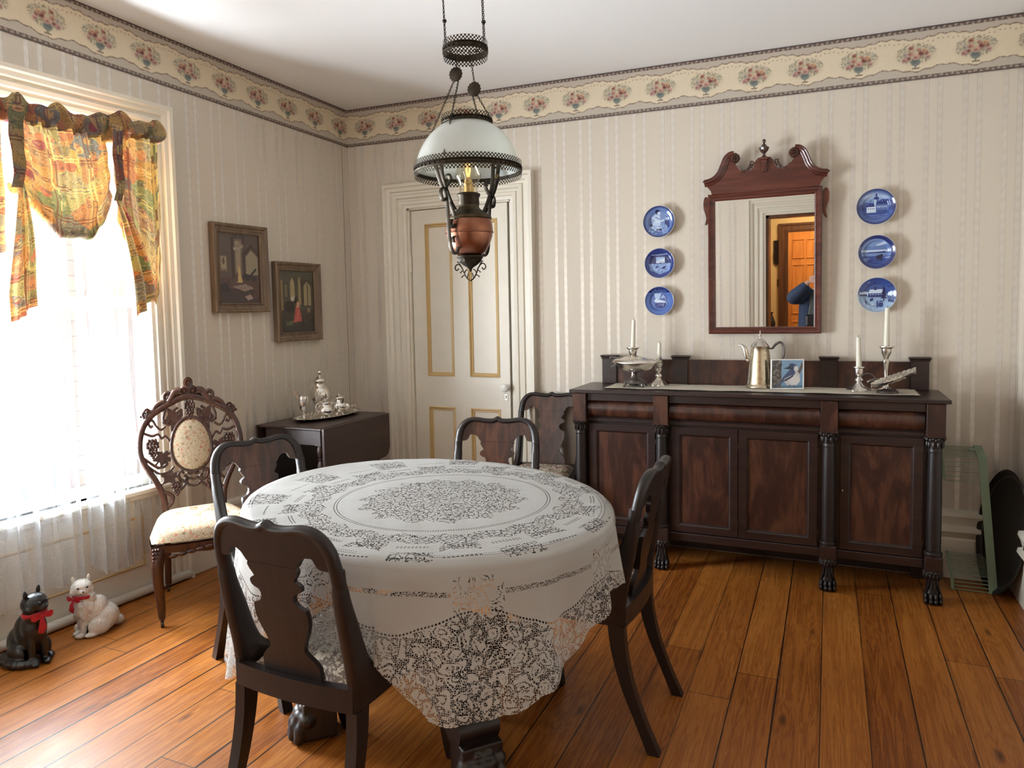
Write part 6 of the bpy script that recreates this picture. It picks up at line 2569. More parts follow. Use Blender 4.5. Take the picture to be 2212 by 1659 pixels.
for ly, lz, rot, s_ in ((.078, .930, .5, 1.15), (-.078, .930, -.5, 1.15), (.150, .790, 1.6, .9), (-.150, .755, -1.8, .9), (.120, .640, 2.4, .85), (-.120, .640, -2.4, .85)):
    out = []
    for k in range(40):
        a = 2 * pi * k / 40
        r = (.043 + .011 * cos(5 * a) + .004 * cos(11 * a)) * s_
        out.append((ly + r * sin(a + rot), lz + r * cos(a + rot) * .95))
    b = MB()
    b.prism(out, lambda a, z: (LBX(z) - .004, a, z), lambda a, z: (LBX(z) + .008 - 1.2 * ((a - ly) ** 2), a, z))
    b.build('vine_leaf', mat('rosew'), lc, 30)
b = MB()
b.ell((LBX(1.06) + .004, 0, 1.062), (.012, .044, .020), 14, 8)
for y, z, r in ((0, 1.088, .024), (.022, 1.056, .018), (-.022, 1.056, .018)):
    b.lathe([(0, .018), (r * .35, .018), (r * .45, .012), (r * .7, .016), (r * .8, .008), (r, .010), (r, -.008), (0, -.010)], (LBX(z) + .002, y, z), 16, axis='x')
for sg in (-1, 1):
    LS([(.040, 1.056), (.070, 1.052), (.088, 1.032), (.105, 1.010)], .013, b, sg)
    LS([(.085, 1.035), (.105, 1.050), (.125, 1.040), (.122, 1.020), (.110, 1.022)], .008, b, sg)
    LS([(.115, 1.005), (.140, 1.012), (.165, 1.000), (.178, .985), (.165, .975)], .009, b, sg)
    LS([(.150, .985), (.185, .975), (.210, .965), (.218, .945)], .009, b, sg)
    LS([(.205, .965), (.222, .975), (.235, .965), (.228, .950), (.217, .957)], .007, b, sg)
    b.lathe([(0, .014), (.006, .014), (.010, .008), (.016, .010), (.018, -.006), (0, -.008)], (LBX(.975) + .002, sg * .212, .976), 12, axis='x')
    b.ell((LBX(.94), sg * .226, .945), (.007, .008, .014), 8, 6)
    b.ell((LBX(.95), sg * .242, .955), (.006, .010, .007), 8, 6)
b.build('crest_carving', mat('rosew'), lc, 60)
# seat
b = MB()
nx, ny = 30, 34
topg, botg = [], []


def seat_xy(a, c):
    w = .182 + .070 * min(1, a * 1.4) ** .8
    x = .01 + .455 * a + .035 * (1 - c * c) * a
    return x, c * w


tuft = [(.30, .0), (.42, .32), (.42, -.32), (.60, 0), (.62, .5), (.62, -.5)]
for i in range(nx):
    r1 = []
    for j in range(ny):
        a, c = i / (nx - 1), -1 + 2 * j / (ny - 1)
        x, y = seat_xy(a, c)
        e = (1 - abs(2 * a - 1) ** 5) ** .5 * (1 - abs(c) ** 5) ** .5 if 0 < a < 1 and abs(c) < 1 else 0
        z = .405 + .085 * e
        for ta, tc in tuft:
            d2 = ((a - ta) * .45) ** 2 + ((c - tc) * .25) ** 2
            z -= .018 * math.exp(-d2 / .0012) * e
        r1.append((x, y, z))
    topg.append([b.av(p) for p in r1])
for i in range(nx - 1):
    for j in range(ny - 1):
        b.f.append([topg[i][j], topg[i + 1][j], topg[i + 1][j + 1], topg[i][j + 1]])
edge = [topg[i][0] for i in range(nx)] + [topg[-1][j] for j in range(1, ny)] + [topg[i][-1] for i in range(nx - 2, -1, -1)] + [topg[0][j] for j in range(ny - 2, 0, -1)]
low = [b.av((b.v[k][0], b.v[k][1], .385)) for k in edge]
b.skin([edge, low])
b.f.append(low)
b.build('seat', mat('tapestry'), lc, 60)
# serpentine seat rail
b = MB()
outer = [seat_xy(a, -1) for a in np.linspace(0, 1, 14)] + [seat_xy(1, c) for c in np.linspace(-1, 1, 24)][1:] + [seat_xy(a, 1) for a in np.linspace(1, 0, 14)][1:]
L1 = []
for k, (x, y) in enumerate(outer):
    u = k / (len(outer) - 1)
    L1.append((x + .004, y * 1.015, .388))
L2 = [(x + .004, y * 1.015, .338 + .016 * abs(cos(k / (len(outer) - 1) * 3 * pi))) for k, (x, y) in enumerate(outer)]
r0, r1, r2, r3 = [[b.av(p) for p in q] for q in (L1, L2, [(p[0] * .94, p[1] * .9, p[2]) for p in L2], [(p[0] * .94, p[1] * .9, p[2]) for p in L1])]
b.skin([r0, r1, r2, r3], False)
for k in range(9):
    c_ = -.16 + .04 * k
    x, y = seat_xy(1, c_ * 4)
    b.ell((x + .008, y, .362 - .006 * abs(k - 4)), (.008, .022, .010), 8, 6)
b.build('seat_rail', mat('rosew'), lc, 60)
for sg in (-1, 1):
    b = MB()
    P = smoothpts([(.455, sg * .218, .375), (.470, sg * .232, .30), (.468, sg * .232, .22), (.452, sg * .224, .12), (.448, sg * .222, .045)], 5)
    b.tube(P, [(.036 - .019 * k / (len(P) - 1), .031 - .015 * k / (len(P) - 1)) for k in range(len(P))], 12)
    lg = b.build('leg', mat('rosew'), lc, 60)
    b = MB()
    for row in range(6):
        for k in (-1, 0, 1):
            if row > 3 and k: continue
            b.ell((.484 + .004 * (row < 3), sg * .236 + k * .012, .375 - row * .017), (.008, .007, .008), 7, 5)
    for k in (-1, 0, 1):
        b.tube([(.482 - .002 * abs(k), sg * .234 + k * .010, .30), (.478, sg * .232 + k * .009, .22), (.461, sg * .224 + k * .006, .12)], .0035, 5)
    b.build('grape_carving', mat('rosew'), lg, 80)
    b = MB()
    b.lathe([(.014, .048), (.015, .040), (.009, .034), (.008, .024)], (.448, sg * .222, 0), 14)
    b.lathe([(0, -.007), (.013, -.007), (.013, .007), (0, .007)], (.448, sg * .222, .0135), 16, axis='y')
    b.build('castor', mat('castor'), lg, 40)
    b = MB()
    P = smoothpts([(.0, sg * .150, .42), (-.002, sg * .150, .34), (-.020, sg * .150, .20), (-.055, sg * .152, .045)], 5)
    b.tube(P, [(.019, .016)] * len(P), 8)
    lg = b.build('leg', mat('rosew'), lc, 60)
    b = MB()
    b.lathe([(.012, .046), (.012, .034), (.008, .030), (.008, .022)], (-.056, sg * .152, 0), 12)
    b.lathe([(0, -.006), (.012, -.006), (.012, .006), (0, .006)], (-.056, sg * .152, .0125), 14, axis='y')
    b.build('castor', mat('castor'), lg, 40)

MB.XF = None

# ------------------------------------------------------------------ drop-leaf side table
dt = thing('drop_leaf_table', 'small dark drop-leaf side table in the corner holding the silver tea things', 'table', (.25, -.66, 0))
x0, x1, y0, y1 = .035, .478, -.985, -.345
b = MB()
b.box(x0, x1, y0, y1, .724, .742, .005)
b.build('tabletop', mat('leafw'), dt)


def leaf_out(sgn):
    o = []
    R = .07
    for a in np.linspace(0, pi / 2, 8):
        o.append((y1 + .0 - .0 - R + R * cos(a), .735 - .0 - .0 + 0 * a))
    return o


lf = [(y0, .738), (y1, .738)] + [(y1 - .0 - .07 * (1 - cos(a)), .545 - .07 * sin(a)) for a in np.linspace(0, pi / 2, 8)]
lf += [(y1 - .16, .472), (y1 - .24, .452), (-.665, .444), (y0 + .24, .452), (y0 + .16, .472)]
lf += [(y0 + .07 - .07 * sin(a), .545 - .07 * cos(a)) for a in np.linspace(0, pi / 2, 8)]
for xx, sg in ((x1 + .004, 1), (x0 - .004, -1)):
    b = MB()
    b.prism(lf, lambda a, z: (xx - (.0 if sg > 0 else .014), a, z), lambda a, z: (xx + (.014 if sg > 0 else 0), a, z))
    b.build('drop_leaf', mat('leafw'), dt, 40)
b = MB()
b.box(x0 + .03, x1 - .03, y0 + .03, y0 + .045, .640, .724)
b.box(x0 + .03, x1 - .03, y1 - .045, y1 - .03, .640, .724)
b.box(x0 + .03, x0 + .045, y0 + .03, y1 - .03, .640, .724)
b.box(x1 - .045, x1 - .03, y0 + .03, y1 - .03, .640, .724)
b.build('apron', mat('leafw'), dt, 0)
tp = [(.016, .66), (.020, .655), (.013, .645), (.012, .635), (.019, .62), (.020, .60), (.013, .575), (.011, .565), (.018, .558), (.011, .55), (.018, .53), (.020, .515), (.013, .49), (.018, .46), (.018, .43)]
for lx in (x0 + .048, x1 - .048):
    for ly in (y0 + .048, y1 - .048):
        b = MB()
        b.box(lx - .02, lx + .02, ly - .02, ly + .02, .635, .724, .002)
        b.lathe(tp[::-1], (lx, ly, 0), 16)
        b.box(lx - .018, lx + .018, ly - .018, ly + .018, .34, .44, .002)
        b.lathe([(.010, 0), (.014, .02), (.012, .10), (.018, .22), (.012, .30), (.018, .335)], (lx, ly, 0), 16)
        b.build('leg', mat('leafw'), dt)
b = MB()
b.box(x0 + .03, x1 - .03, y0 + .03, y1 - .03, .386, .402, .004)
b.build('shelf', mat('frame'), dt)
b = MB()
b.box(x0 + .052, x0 + .066, y0 + .05, y1 - .05, .402, .640)
b.build('side_panel', mat('black'), dt, 0)

# silver on the side table
ZS = .7425
tr = thing('silver_tray', 'oval silver tray with a pierced rim carrying the tea things on the drop-leaf table', 'tray', (.225, -.60, ZS))
tcx, tcy, tax, tay = .225, -.600, .135, .262
b = MB()
rings = []
for k, z in ((.0, .004), (.70, .004), (.78, .006), (.90, .013), (1.0, .019), (1.02, .018), (1.0, .014), (.90, .009), (.75, .0), (.0, .0)):
    rings.append([b.av((tcx + tax * k * cos(2 * pi * i / 72) * (1 + .018 * cos(2 * pi * i / 72 * 12) * (k > .95)), tcy + tay * k * sin(2 * pi * i / 72) * (1 + .018 * cos(2 * pi * i / 72 * 12) * (k > .95)), ZS + z)) for i in range(72)])
b.skin(rings)
b.build('tray_body', mat('silver'), tr, 60)
b = MB()
for k in range(44):
    a = 2 * pi * k / 44
    b.ell((tcx + tax * .90 * cos(a), tcy + tay * .90 * sin(a), ZS + .0145), (.0045, .0045, .004), 6, 4)
b.build('beaded_rim', mat('silverb'), tr, 80)
ZV = ZS + .0045


def vessel(name, label, cat, x, y, prof, handles, spout, lidp, feet, m='silver', grp=None, rot=0.0):
    t = thing(name, label, cat, (x, y, ZV), grp)
    b = MB()
    b.lathe(smoothpts(prof, 3), (x, y, ZV), 36)
    b.build('body', mat(m), t, 60)
    if lidp:
        b = MB()
        b.lathe(smoothpts(lidp, 2), (x, y, ZV), 28)
        b.build('lid', mat(m), t, 60)

    def LP(r, z, off=0): return (x + r * cos(rot + off), y + r * sin(rot + off), ZV + z)
    for off, pts, r in handles:
        b = MB()
        b.tube([LP(q[0], q[1], off) for q in smoothpts(pts, 5)], r, 8)
        b.build('handle', mat(m), t, 60)
    if spout:
        off, pts, rs = spout
        b = MB()
        P = smoothpts([(q[0], q[1], r) for q, r in zip(pts, rs)], 5)
        b.tube([LP(q[0], q[1], off) for q in P], [q[2] for q in P], 10)
        b.build('spout', mat(m), t, 60)
    for k in range(feet):
        a = rot + pi / 4 + k * 2 * pi / feet
        b = MB()
        r = prof[0][0]
        b.tube([(x + r * 1.0 * cos(a), y + r * 1.0 * sin(a), ZV + prof[0][1] + .006), (x + r * 1.35 * cos(a), y + r * 1.35 * sin(a), ZV + .010), (x + r * 1.6 * cos(a), y + r * 1.6 * sin(a), ZV + .003)], [.004, .003, .0035], 7)
        b.build('foot', mat(m), t, 60)
    return t


vessel('coffee_urn', 'tall silver coffee urn with a domed finial lid, at the back of the silver tray', 'urn', .205, -.640,
       [(.030, .030), (.036, .040), (.024, .055), (.030, .075), (.052, .105), (.058, .135), (.050, .165), (.034, .185), (.030, .200), (.036, .212)],
       [(pi / 2, [(.030, .200), (.060, .205), (.078, .180), (.076, .14), (.060, .10), (.050, .10)], .004)],
       (-pi / 2, [(.048, .10), (.072, .115), (.080, .16), (.090, .205)], [.012, .010, .007, .006]),
       [(.036, .212), (.038, .216), (.030, .228), (.016, .238), (.008, .243), (.006, .250), (.010, .258), (.012, .266), (.007, .276), (.0, .280)], 4, rot=radians(20))
vessel('sugar_bowl', 'squat lidded silver sugar bowl with two handles at the front of the tray', 'bowl', .300, -.715,
       [(.018, .018), (.030, .024), (.042, .045), (.040, .062), (.028, .078), (.024, .086), (.032, .094)],
       [(0, [(.030, .085), (.048, .092), (.058, .075), (.052, .050), (.040, .042)], .003), (pi, [(.030, .085), (.048, .092), (.058, .075), (.052, .050), (.040, .042)], .003)],
       None, [(.032, .094), (.034, .097), (.020, .106), (.006, .110), (.005, .115), (.008, .121), (.0, .126)], 4, 'silverb', rot=radians(60))
vessel('creamer', 'lidded silver creamer with ornate cover beside the sugar bowl on the tray', 'pitcher', .285, -.565,
       [(.018, .018), (.028, .024), (.040, .048), (.040, .066), (.026, .086), (.022, .096), (.030, .106)],
       [(pi * .75, [(.026, .095), (.052, .108), (.060, .085), (.048, .050), (.038, .045)], .003)],
       (-pi * .35, [(.026, .08), (.036, .10), (.046, .112)], [.012, .009, .006]), [(.030, .106), (.032, .109), (.016, .120), (.006, .126), (.008, .132), (.0, .137)], 4, 'silverb', rot=radians(45))
g_ = vessel('waste_bowl', 'low silver bowl at the far end of the tray, nearest the room corner', 'bowl', .240, -.435,
            [(.020, .004), (.024, .010), (.034, .022), (.044, .040), (.047, .046), (.045, .046), (.040, .036), (.020, .014), (.0, .012)], [(0, [(.044, .040), (.062, .050), (.066, .038), (.046, .028)], .003)], None, None, 0)
g_ = vessel('spoon_goblet', 'slender silver goblet holding tongs, nearest the window on the tray', 'goblet', .190, -.775,
            [(.026, .0), (.026, .003), (.010, .010), (.005, .025), (.006, .045), (.018, .058), (.028, .085), (.031, .115), (.030, .135), (.029, .134), (.028, .10), (.018, .064), (.0, .060)], [], None, None, 0)
b = MB()
for dx in (-.006, .006):
    b.tube([(.186 + dx * .3, -.780, ZV + .085), (.178 + dx, -.795, ZV + .13), (.170 + dx, -.812, ZV + .178)], [(.006, .001), (.007, .001), (.008, .0012)], 8)
o = b.build('sugar_tongs', mat('silver'), None, 60)
settag(o, 'flat silver tongs standing in the slender goblet', 'tongs')

# ------------------------------------------------------------------ ceramic cats
def cat_mesh(b, X, pose):
    """X maps local (forward, left, up) to world"""
    def E(p, r, rz=0.0, ry=0.0):
        b.ell((0, 0, 0), r, 14, 10, None)
        n = 14 * 11
        M = Matrix.Rotation(rz, 3, 'Z') @ Matrix.Rotation(ry, 3, 'Y')
        for k in range(len(b.v) - n, len(b.v)):
            v = M @ Vector(b.v[k]) + Vector(p)
            b.v[k] = X(v.x, v.y, v.z)
    return E


def cat_place(loc, ang, sc):
    c, s = cos(ang), sin(ang)
    return lambda x, y, z: (loc[0] + (x * c - y * s) * sc, loc[1] + (x * s + y * c) * sc, z * sc)


def make_cat(label, loc, body_ang, head_ang, m, sc, fluffy):
    t = thing('cat_figurine', label, 'figurine', (loc[0], loc[1], 0), 'ceramic cats on the floor below the window')
    X = cat_place(loc, body_ang, sc)
    b = MB()
    E = cat_mesh(b, X, 0)
    # sitting cat, facing +x
    E((-.060, 0, .062), (.066, .056, .062))
    E((-.030, 0, .095), (.052, .046, .070), 0, -.35)
    E((.005, 0, .125), (.040, .040, .062), 0, -.1)
    E((.012, 0, .165), (.033, .034, .040))
    for sg in (-1, 1):
        E((.024, sg * .019, .060), (.015, .013, .062))
        E((.036, sg * .019, .010), (.024, .015, .011))
        E((-.035, sg * .040, .040), (.048, .024, .040))
        E((-.002, sg * .045, .012), (.030, .016, .012))
    # tail curled along the side
    for k in range(12):
        a = radians((200 if fluffy else 225) + k * 11)
        rr = .024 if fluffy else .016
        E((-.045 + .082 * cos(a), -.0 + .072 * sin(a), rr * .9), (rr * 1.15, rr * 1.05, rr))
    if fluffy:
        g = np.random.default_rng(4)
        for k in range(40):
            a, h = g.uniform(0, 2 * pi), g.uniform(.07, .17)
            E((.008 + .034 * cos(a) * (1.2 - h), .036 * sin(a), h), (.010, .010, .020), 0, g.uniform(-.4, .4))
    # head turned by head_ang
    hc = Vector((.018, 0, .212))
    Hm = Matrix.Rotation(head_ang, 3, 'Z')

    def EH(p, r, ry=0.0, rx=0.0):
        b.ell((0, 0, 0), r, 14, 10, None)
        n = 14 * 11
        M = Matrix.Rotation(rx, 3, 'X') @ Matrix.Rotation(ry, 3, 'Y')
        for k in range(len(b.v) - n, len(b.v)):
            v = Hm @ (M @ Vector(b.v[k]) + Vector(p)) + hc
            b.v[k] = X(v.x, v.y, v.z)
    EH((0, 0, 0), (.040, .043, .036))
    EH((.030, 0, -.010), (.018, .018, .013))
    EH((.028, .012, -.013), (.012, .011, .010)); EH((.028, -.012, -.013), (.012, .011, .010))
    EH((.004, .030, -.012), (.022, .016, .018)); EH((.004, -.030, -.012), (.022, .016, .018))
    body = fuse('body', b, mat(m), t, .0032, 3)

    def HP(x, y, z):
        v = Hm @ Vector((x, y, z)) + hc
        return X(v.x, v.y, v.z)
    for sg in (-1, 1):
        b = MB()
        base = [HP(-.004, sg * .006, .024), HP(.008, sg * .030, .022), HP(-.010, sg * .044, .008), HP(-.024, sg * .024, .018)]
        ti = b.av(HP(-.006, sg * .038, .088))
        ids = [b.av(p) for p in base]
        for k in range(4):
            b.f.append([ids[k], ids[(k + 1) % 4], ti])
        b.f.append(ids[::-1])
        e = b.build('ear', mat(m), t, 60)
        m_ = e.modifiers.new('s', 'SUBSURF'); m_.levels = 2; m_.render_levels = 2
        b = MB()
        b.ell(HP(.034, sg * .017, .008), (.0055 * sc, .0055 * sc, .0045 * sc), 10, 8)
        b.build('eye', mat('black'), t)
    b = MB()
    b.ell(HP(.0475, 0, -.006), (.0042 * sc, .0042 * sc, .0032 * sc), 8, 6)
    b.build('nose', mat('black'), t)
    # ribbon
    rb = MB()
    P = [X(.016 + .036 * cos(a), .037 * sin(a), .176 + .004 * cos(a)) for a in np.linspace(0, 2 * pi, 33)[:-1]]
    rb.tube(P, [(.0075 * sc, .0022 * sc)] * 32, 8, closed=True, up=(0, 0, 1))
    ro = rb.build('ribbon', mat('ribbon'), t, 60)
    ka = head_ang * .6 + (-.4 if m == 'catw' else -.2)
    kx, ky = .016 + .040 * cos(ka), .041 * sin(ka)
    dirn = Vector((cos(ka), sin(ka), 0)); sd = Vector((-sin(ka), cos(ka), 0))

    def KP(o, s_, z):
        v = Vector((kx, ky, .174)) + dirn * o + sd * s_ + Vector((0, 0, z))
        return X(v.x, v.y, v.z)
    b = MB()
    b.ell(KP(.002, 0, 0), (.007 * sc, .007 * sc, .008 * sc), 10, 8)
    for sg in (-1, 1):
        L = [KP(.004, 0, .004), KP(.010, sg * .012, .012), KP(.008, sg * .026, .014), KP(.006, sg * .036, .010)]
        R = [KP(.004, 0, -.004), KP(.010, sg * .012, -.006), KP(.008, sg * .026, -.010), KP(.006, sg * .036, -.004)]
        b.strip(L, R, tuple(dirn * .001))
    L = [KP(.004, -.004, -.002), KP(.012, -.014, -.022), KP(.012, -.020, -.048), KP(.008, -.006, -.058)]
    R = [KP(.004, .004, -.002), KP(.012, .006, -.022), KP(.012, .010, -.040), KP(.008, .0, -.058)]
    b.strip(L, R, tuple(dirn * .0012))
    b.build('bow', mat('ribbon'), ro, 60)
    return t


make_cat('glossy black ceramic cat with a red ribbon, at the left edge of the photo', (.110, -2.345), radians(-8), radians(25), 'catb', 1.16, False)
make_cat('white long-haired ceramic cat with a red ribbon, on the floor under the curtain', (.075, -2.090), radians(-112), radians(84), 'catw', 1.0, True)

# ------------------------------------------------------------------ green wire rack and black tray in the right corner
rk = thing('wire_rack', 'pale green two-tier wire rack standing between the sideboard and the corner', 'rack', (3.60, -.12, 0))


def rail(name, xt, xb):
    b = MB()
    X_ = lambda z: xb + (xt - xb) * z / .62
    P = [(X_(.664), -.055, .668), (X_(.62), -.160, .624), (X_(.0), -.190, .004)]
    b.tube(P, [(.024, .006)] * 3, 4, up=(1, 0, 0), twist=pi / 4)
    b.build(name, mat('green'), rk, 0)
    return X_


XRk = rail('side_rail', 3.622, 3.672)
XLk = lambda z: 3.512 + (3.462 - 3.512) * z / .62
b = MB()
b.tube([(XLk(.64), -.070, .655), (XLk(.62), -.160, .618), (XLk(.52), -.165, .525)], [(.009, .003)] * 3, 4, up=(1, 0, 0), twist=pi / 4)
b.build('upper_end_rail', mat('green'), rk, 0)
b = MB()
b.tube([(XLk(.14), -.055, .145), (XLk(.07), -.185, .070), (XLk(0), -.190, .004)], [(.009, .003)] * 3, 4, up=(1, 0, 0), twist=pi / 4)
b.build('lower_end_rail', mat('green'), rk, 0)
for name, pts in (('upper_wires', [(-.060 - .0125 * k, .662 - .0052 * k) for k in range(8)] + [(-.162 - .001 * k, .605 - .022 * k) for k in range(5)]),
                  ('lower_wires', [(-.060 - .0095 * k, .142 - .0056 * k) for k in range(13)] + [(-.187, .060 - .018 * k) for k in range(4)])):
    for y, z in pts:
        b = MB()
        b.tube([(XLk(z), y, z), (XRk(z), y, z)], .0021, 6)
        b.build('wire', mat('green'), rk)
b = MB()
b.box(3.575, 3.605, -.10, -.07, .645, .660, .003)
b.build('clip', mat('green'), rk)

ty = thing('lacquer_tray', 'black oval tray leaning in the corner right of the green rack', 'tray', (3.70, -.15, 0))
b = MB()
nrm = Vector((-.92, -.38, .12)).normalized()
upv = (Vector((0, 0, 1)) - nrm * nrm.z).normalized()
sdv = upv.cross(nrm)
ctr = Vector((3.712, -.165, .292))
rings = []
for k, d in ((0, 0), (.86, 0), (.92, .006), (.97, .018), (1.0, .020), (1.01, .018), (1.0, .014), (.95, .002), (.88, -.005), (0, -.005)):
    rings.append([b.av(ctr + upv * (.288 * k * sin(a)) + sdv * (.165 * k * cos(a)) + nrm * d) for a in np.linspace(0, 2 * pi, 61)[:-1]])
b.skin(rings)
b.build('tray_body', mat('tole'), ty, 60)
b = MB()
b.tube([ctr + upv * (.288 * .90 * sin(a)) + sdv * (.165 * .90 * cos(a)) + nrm * .004 for a in np.linspace(0, 2 * pi, 61)[:-1]], .0013, 6, closed=True)
b.build('gilt_line', mat('frame'), ty, 60)

# ------------------------------------------------------------------ photographer (seen in the mirror) and hall things
pr = thing('person', 'person in a navy jacket and charcoal vest holding a phone, seen only in the mirror', 'person', (2.91, -4.36, 0))
b = MB()


def limb(pts, rad):
    P = smoothpts([(*p, r) for p, r in zip(pts, rad)], 5)
    b.tube([q[:3] for q in P], [q[3] for q in P], 14)


HCx, HCy, HCz = 2.895, -4.335, 1.425
b.ell((HCx, HCy, HCz + .02), (.070, .088, .088), 20, 14)
b.ell((HCx, HCy + .022, HCz - .045), (.052, .064, .055), 18, 12)
b.ell((HCx, HCy + .088, HCz - .002), (.012, .016, .022), 10, 8)
b.ell((HCx, HCy + .076, HCz - .048), (.024, .012, .009), 10, 8)
b.ell((HCx - .028, HCy + .072, HCz + .030), (.018, .012, .008), 10, 8); b.ell((HCx + .028, HCy + .072, HCz + .030), (.018, .012, .008), 10, 8)
for sg in (-1, 1):
    b.ell((HCx + sg * .070, HCy - .004, HCz), (.009, .018, .028), 10, 8)
limb([(HCx, HCy, HCz - .06), (HCx, HCy - .02, 1.30), (HCx, -4.375, 1.24)], [.048, .048, .058])
limb([(2.905, -4.385, 1.24), (2.905, -4.385, 1.10), (2.91, -4.38, .98), (2.91, -4.375, .86), (2.91, -4.37, .78)], [.11, .135, .12, .125, .13])
for sg in (-1, 1):
    limb([(2.91 + sg * .08, -4.37, .80), (2.91 + sg * .095, -4.355, .44), (2.91 + sg * .10, -4.38, .08)], [.085, .058, .040])
    limb([(2.91 + sg * .10, -4.40, .045), (2.91 + sg * .11, -4.33, .035), (2.91 + sg * .12, -4.24, .03)], [.04, .04, .03])
# left arm (-x side)
limb([(2.78, -4.385, 1.215), (2.69, -4.33, 1.16), (2.625, -4.26, 1.165), (2.70, -4.20, 1.25), (2.775, -4.170, 1.325)], [.060, .050, .042, .036, .024])
limb([(3.03, -4.385, 1.215), (3.12, -4.33, 1.13), (3.18, -4.26, 1.11), (3.13, -4.20, 1.21), (3.085, -4.170, 1.300)], [.060, .050, .042, .036, .024])
for bx_, sg in ((2.795, 1), (3.065, -1)):
    b.ell((bx_, -4.163, 1.345), (.020, .016, .042), 14, 10)
    for k in range(4):
        zz = 1.375 - k * .019
        limb([(bx_, -4.156, zz), (bx_ + sg * .022, -4.148, zz + .004), (bx_ + sg * (.044 - .004 * abs(k - 1)), -4.143, zz + .002)], [.0095, .0088, .0078])
    limb([(bx_, -4.172, 1.325), (bx_ + sg * .018, -4.166, 1.322), (bx_ + sg * .038, -4.158, 1.330)], [.011, .0105, .009])
fuse('body', b, mat('skin'), pr, .0055, 3)
b = MB()
b.ell((HCx, HCy - .018, HCz + .040), (.082, .092, .082), 18, 12)
b.ell((HCx - .058, HCy - .012, HCz - .008), (.026, .050, .065), 12, 9)
b.ell((HCx + .058, HCy - .012, HCz - .008), (.026, .050, .065), 12, 9)
b.ell((HCx, HCy - .060, HCz - .010), (.060, .040, .080), 12, 9)
fuse('hair', b, mat('hair'), pr, .006, 3)
for sg in (-1, 1):
    b = MB()
    b.ell((HCx + sg * .027, HCy + .078, HCz + .014), (.011, .007, .0065), 10, 8)
    b.build('eye', mat('white'), pr)
b = MB()
limb([(2.905, -4.385, 1.235), (2.905, -4.375, 1.15), (2.905, -4.365, 1.02), (2.91, -4.365, .86), (2.91, -4.365, .76)], [.10, .150, .142, .145, .15])
fuse('vest', b, mat('grey'), pr, .010, 3)
b = MB()
for pts, rad in (([(2.80, -4.405, 1.235), (2.77, -4.40, 1.12), (2.765, -4.40, .95), (2.765, -4.40, .76)], [.075, .095, .10, .11]), ([(3.02, -4.405, 1.235), (3.05, -4.40, 1.12), (3.05, -4.40, .95), (3.055, -4.40, .76)], [.075, .095, .10, .11]),
                 ([(2.91, -4.44, 1.22), (2.91, -4.45, 1.0), (2.91, -4.45, .76)], [.10, .12, .13]),
                 ([(2.79, -4.388, 1.215), (2.69, -4.335, 1.158), (2.618, -4.258, 1.160), (2.70, -4.205, 1.245), (2.755, -4.183, 1.300)], [.078, .072, .068, .058, .042]),
                 ([(3.02, -4.388, 1.215), (3.12, -4.335, 1.128), (3.188, -4.258, 1.105), (3.135, -4.205, 1.205), (3.100, -4.183, 1.275)], [.078, .072, .068, .058, .042])):
    limb(pts, rad)
fuse('jacket', b, mat('navy'), pr, .009, 4)
b = MB()
for sg in (-1, 1):
    limb([(2.91 + sg * .075, -4.375, .84), (2.91 + sg * .085, -4.365, .62), (2.91 + sg * .095, -4.36, .44), (2.91 + sg * .10, -4.385, .07)], [.105, .092, .076, .062])
fuse('trousers', b, mat('denim'), pr, .009, 3)
for sg in (-1, 1):
    b = MB()
    limb([(2.91 + sg * .10, -4.425, .045), (2.91 + sg * .11, -4.33, .042), (2.91 + sg * .12, -4.22, .032)], [.045, .046, .032])
    fuse('shoe', b, mat('leather'), pr, .007, 3)
b = MB()
b.box(2.835, 2.985, -4.136, -4.128, 1.322, 1.392, .003)
ph = b.build('phone', mat('black'))
settag(ph, 'slim black phone held sideways in both hands of the person', 'phone')
bg = thing('shoulder_bag', 'small black bag hanging on a strap across the photographer', 'bag', (2.80, -4.20, .86))
b = MB()
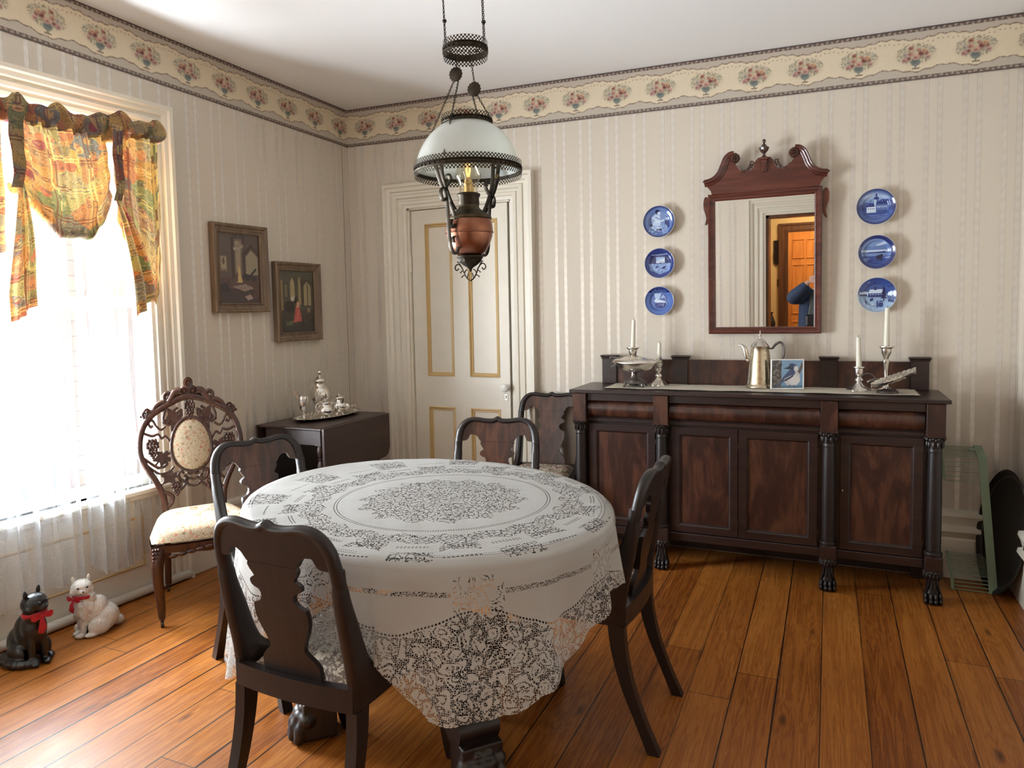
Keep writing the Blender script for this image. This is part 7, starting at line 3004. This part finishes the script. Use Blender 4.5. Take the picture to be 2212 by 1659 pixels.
b.box(2.745, 2.845, -4.205, -4.150, .855, .985, .018)
b.build('pouch', mat('leather'), bg)
b = MB()
b.tube(smoothpts([(2.77, -4.18, .97), (2.79, -4.185, 1.10), (2.85, -4.205, 1.22), (2.92, -4.30, 1.32), (2.96, -4.44, 1.34), (2.99, -4.50, 1.25)], 6), [(.010, .003)] * 31, 8)
b.build('strap', mat('leather'), bg)

# hall: switch plate, carved ornament, vase and amber glass on a stand
b = MB()
b.box(2.345, 2.40, HY, HY + .008, 1.20, 1.30, .003)
settag(b.build('light_switch_plate', mat('hallw')), 'brown switch plate on the yellow hall wall in the mirror', 'switch plate')
b = MB()
for k in range(5):
    xx = 2.315 + k * .018
    b.tube(smoothpts([(xx, HY + .014, 1.80 - .02 * (k % 2)), (xx + .006, HY + .018, 1.70), (xx - .004, HY + .014, 1.60), (xx + .002, HY + .012, 1.50 - .02 * (k % 2))], 4), .010, 7)
b.box(2.305, 2.40, HY, HY + .012, 1.50, 1.80)
settag(b.build('carved_ornament', mat('mahog')), 'dark carved wooden ornament on the hall wall in the mirror', 'ornament')
st = thing('hall_stand', 'narrow dark stand in the hall under the brown vase', 'stand', (2.20, -5.45, 0))
b = MB()
b.box(1.98, 2.36, -5.60, -5.30, .66, .69, .005)
b.build('stand_top', mat('hallw'), st)
for ax, ay in ((2.0, -5.58), (2.34, -5.58), (2.0, -5.32), (2.34, -5.32)):
    b = MB()
    b.box(ax - .015, ax + .015, ay - .015, ay + .015, 0, .66)
    b.build('leg', mat('hallw'), st, 0)
b = MB()
b.lathe(smoothpts([(.04, 0), (.06, .04), (.065, .10), (.045, .16), (.028, .20), (.045, .225), (.042, .226)], 3), (2.30, -5.48, .690), 24)
settag(b.build('vase', mat('tole')), 'dark pottery vase on the hall stand in the mirror', 'vase')
b = MB()
b.lathe([(.022, 0), (.024, .06), (.026, .12), (.024, .12), (.0, .01)], (2.26, -5.36, .690), 18)
settag(b.build('amber_glass', mat('amber')), 'amber glass beside the vase on the hall stand', 'glass')
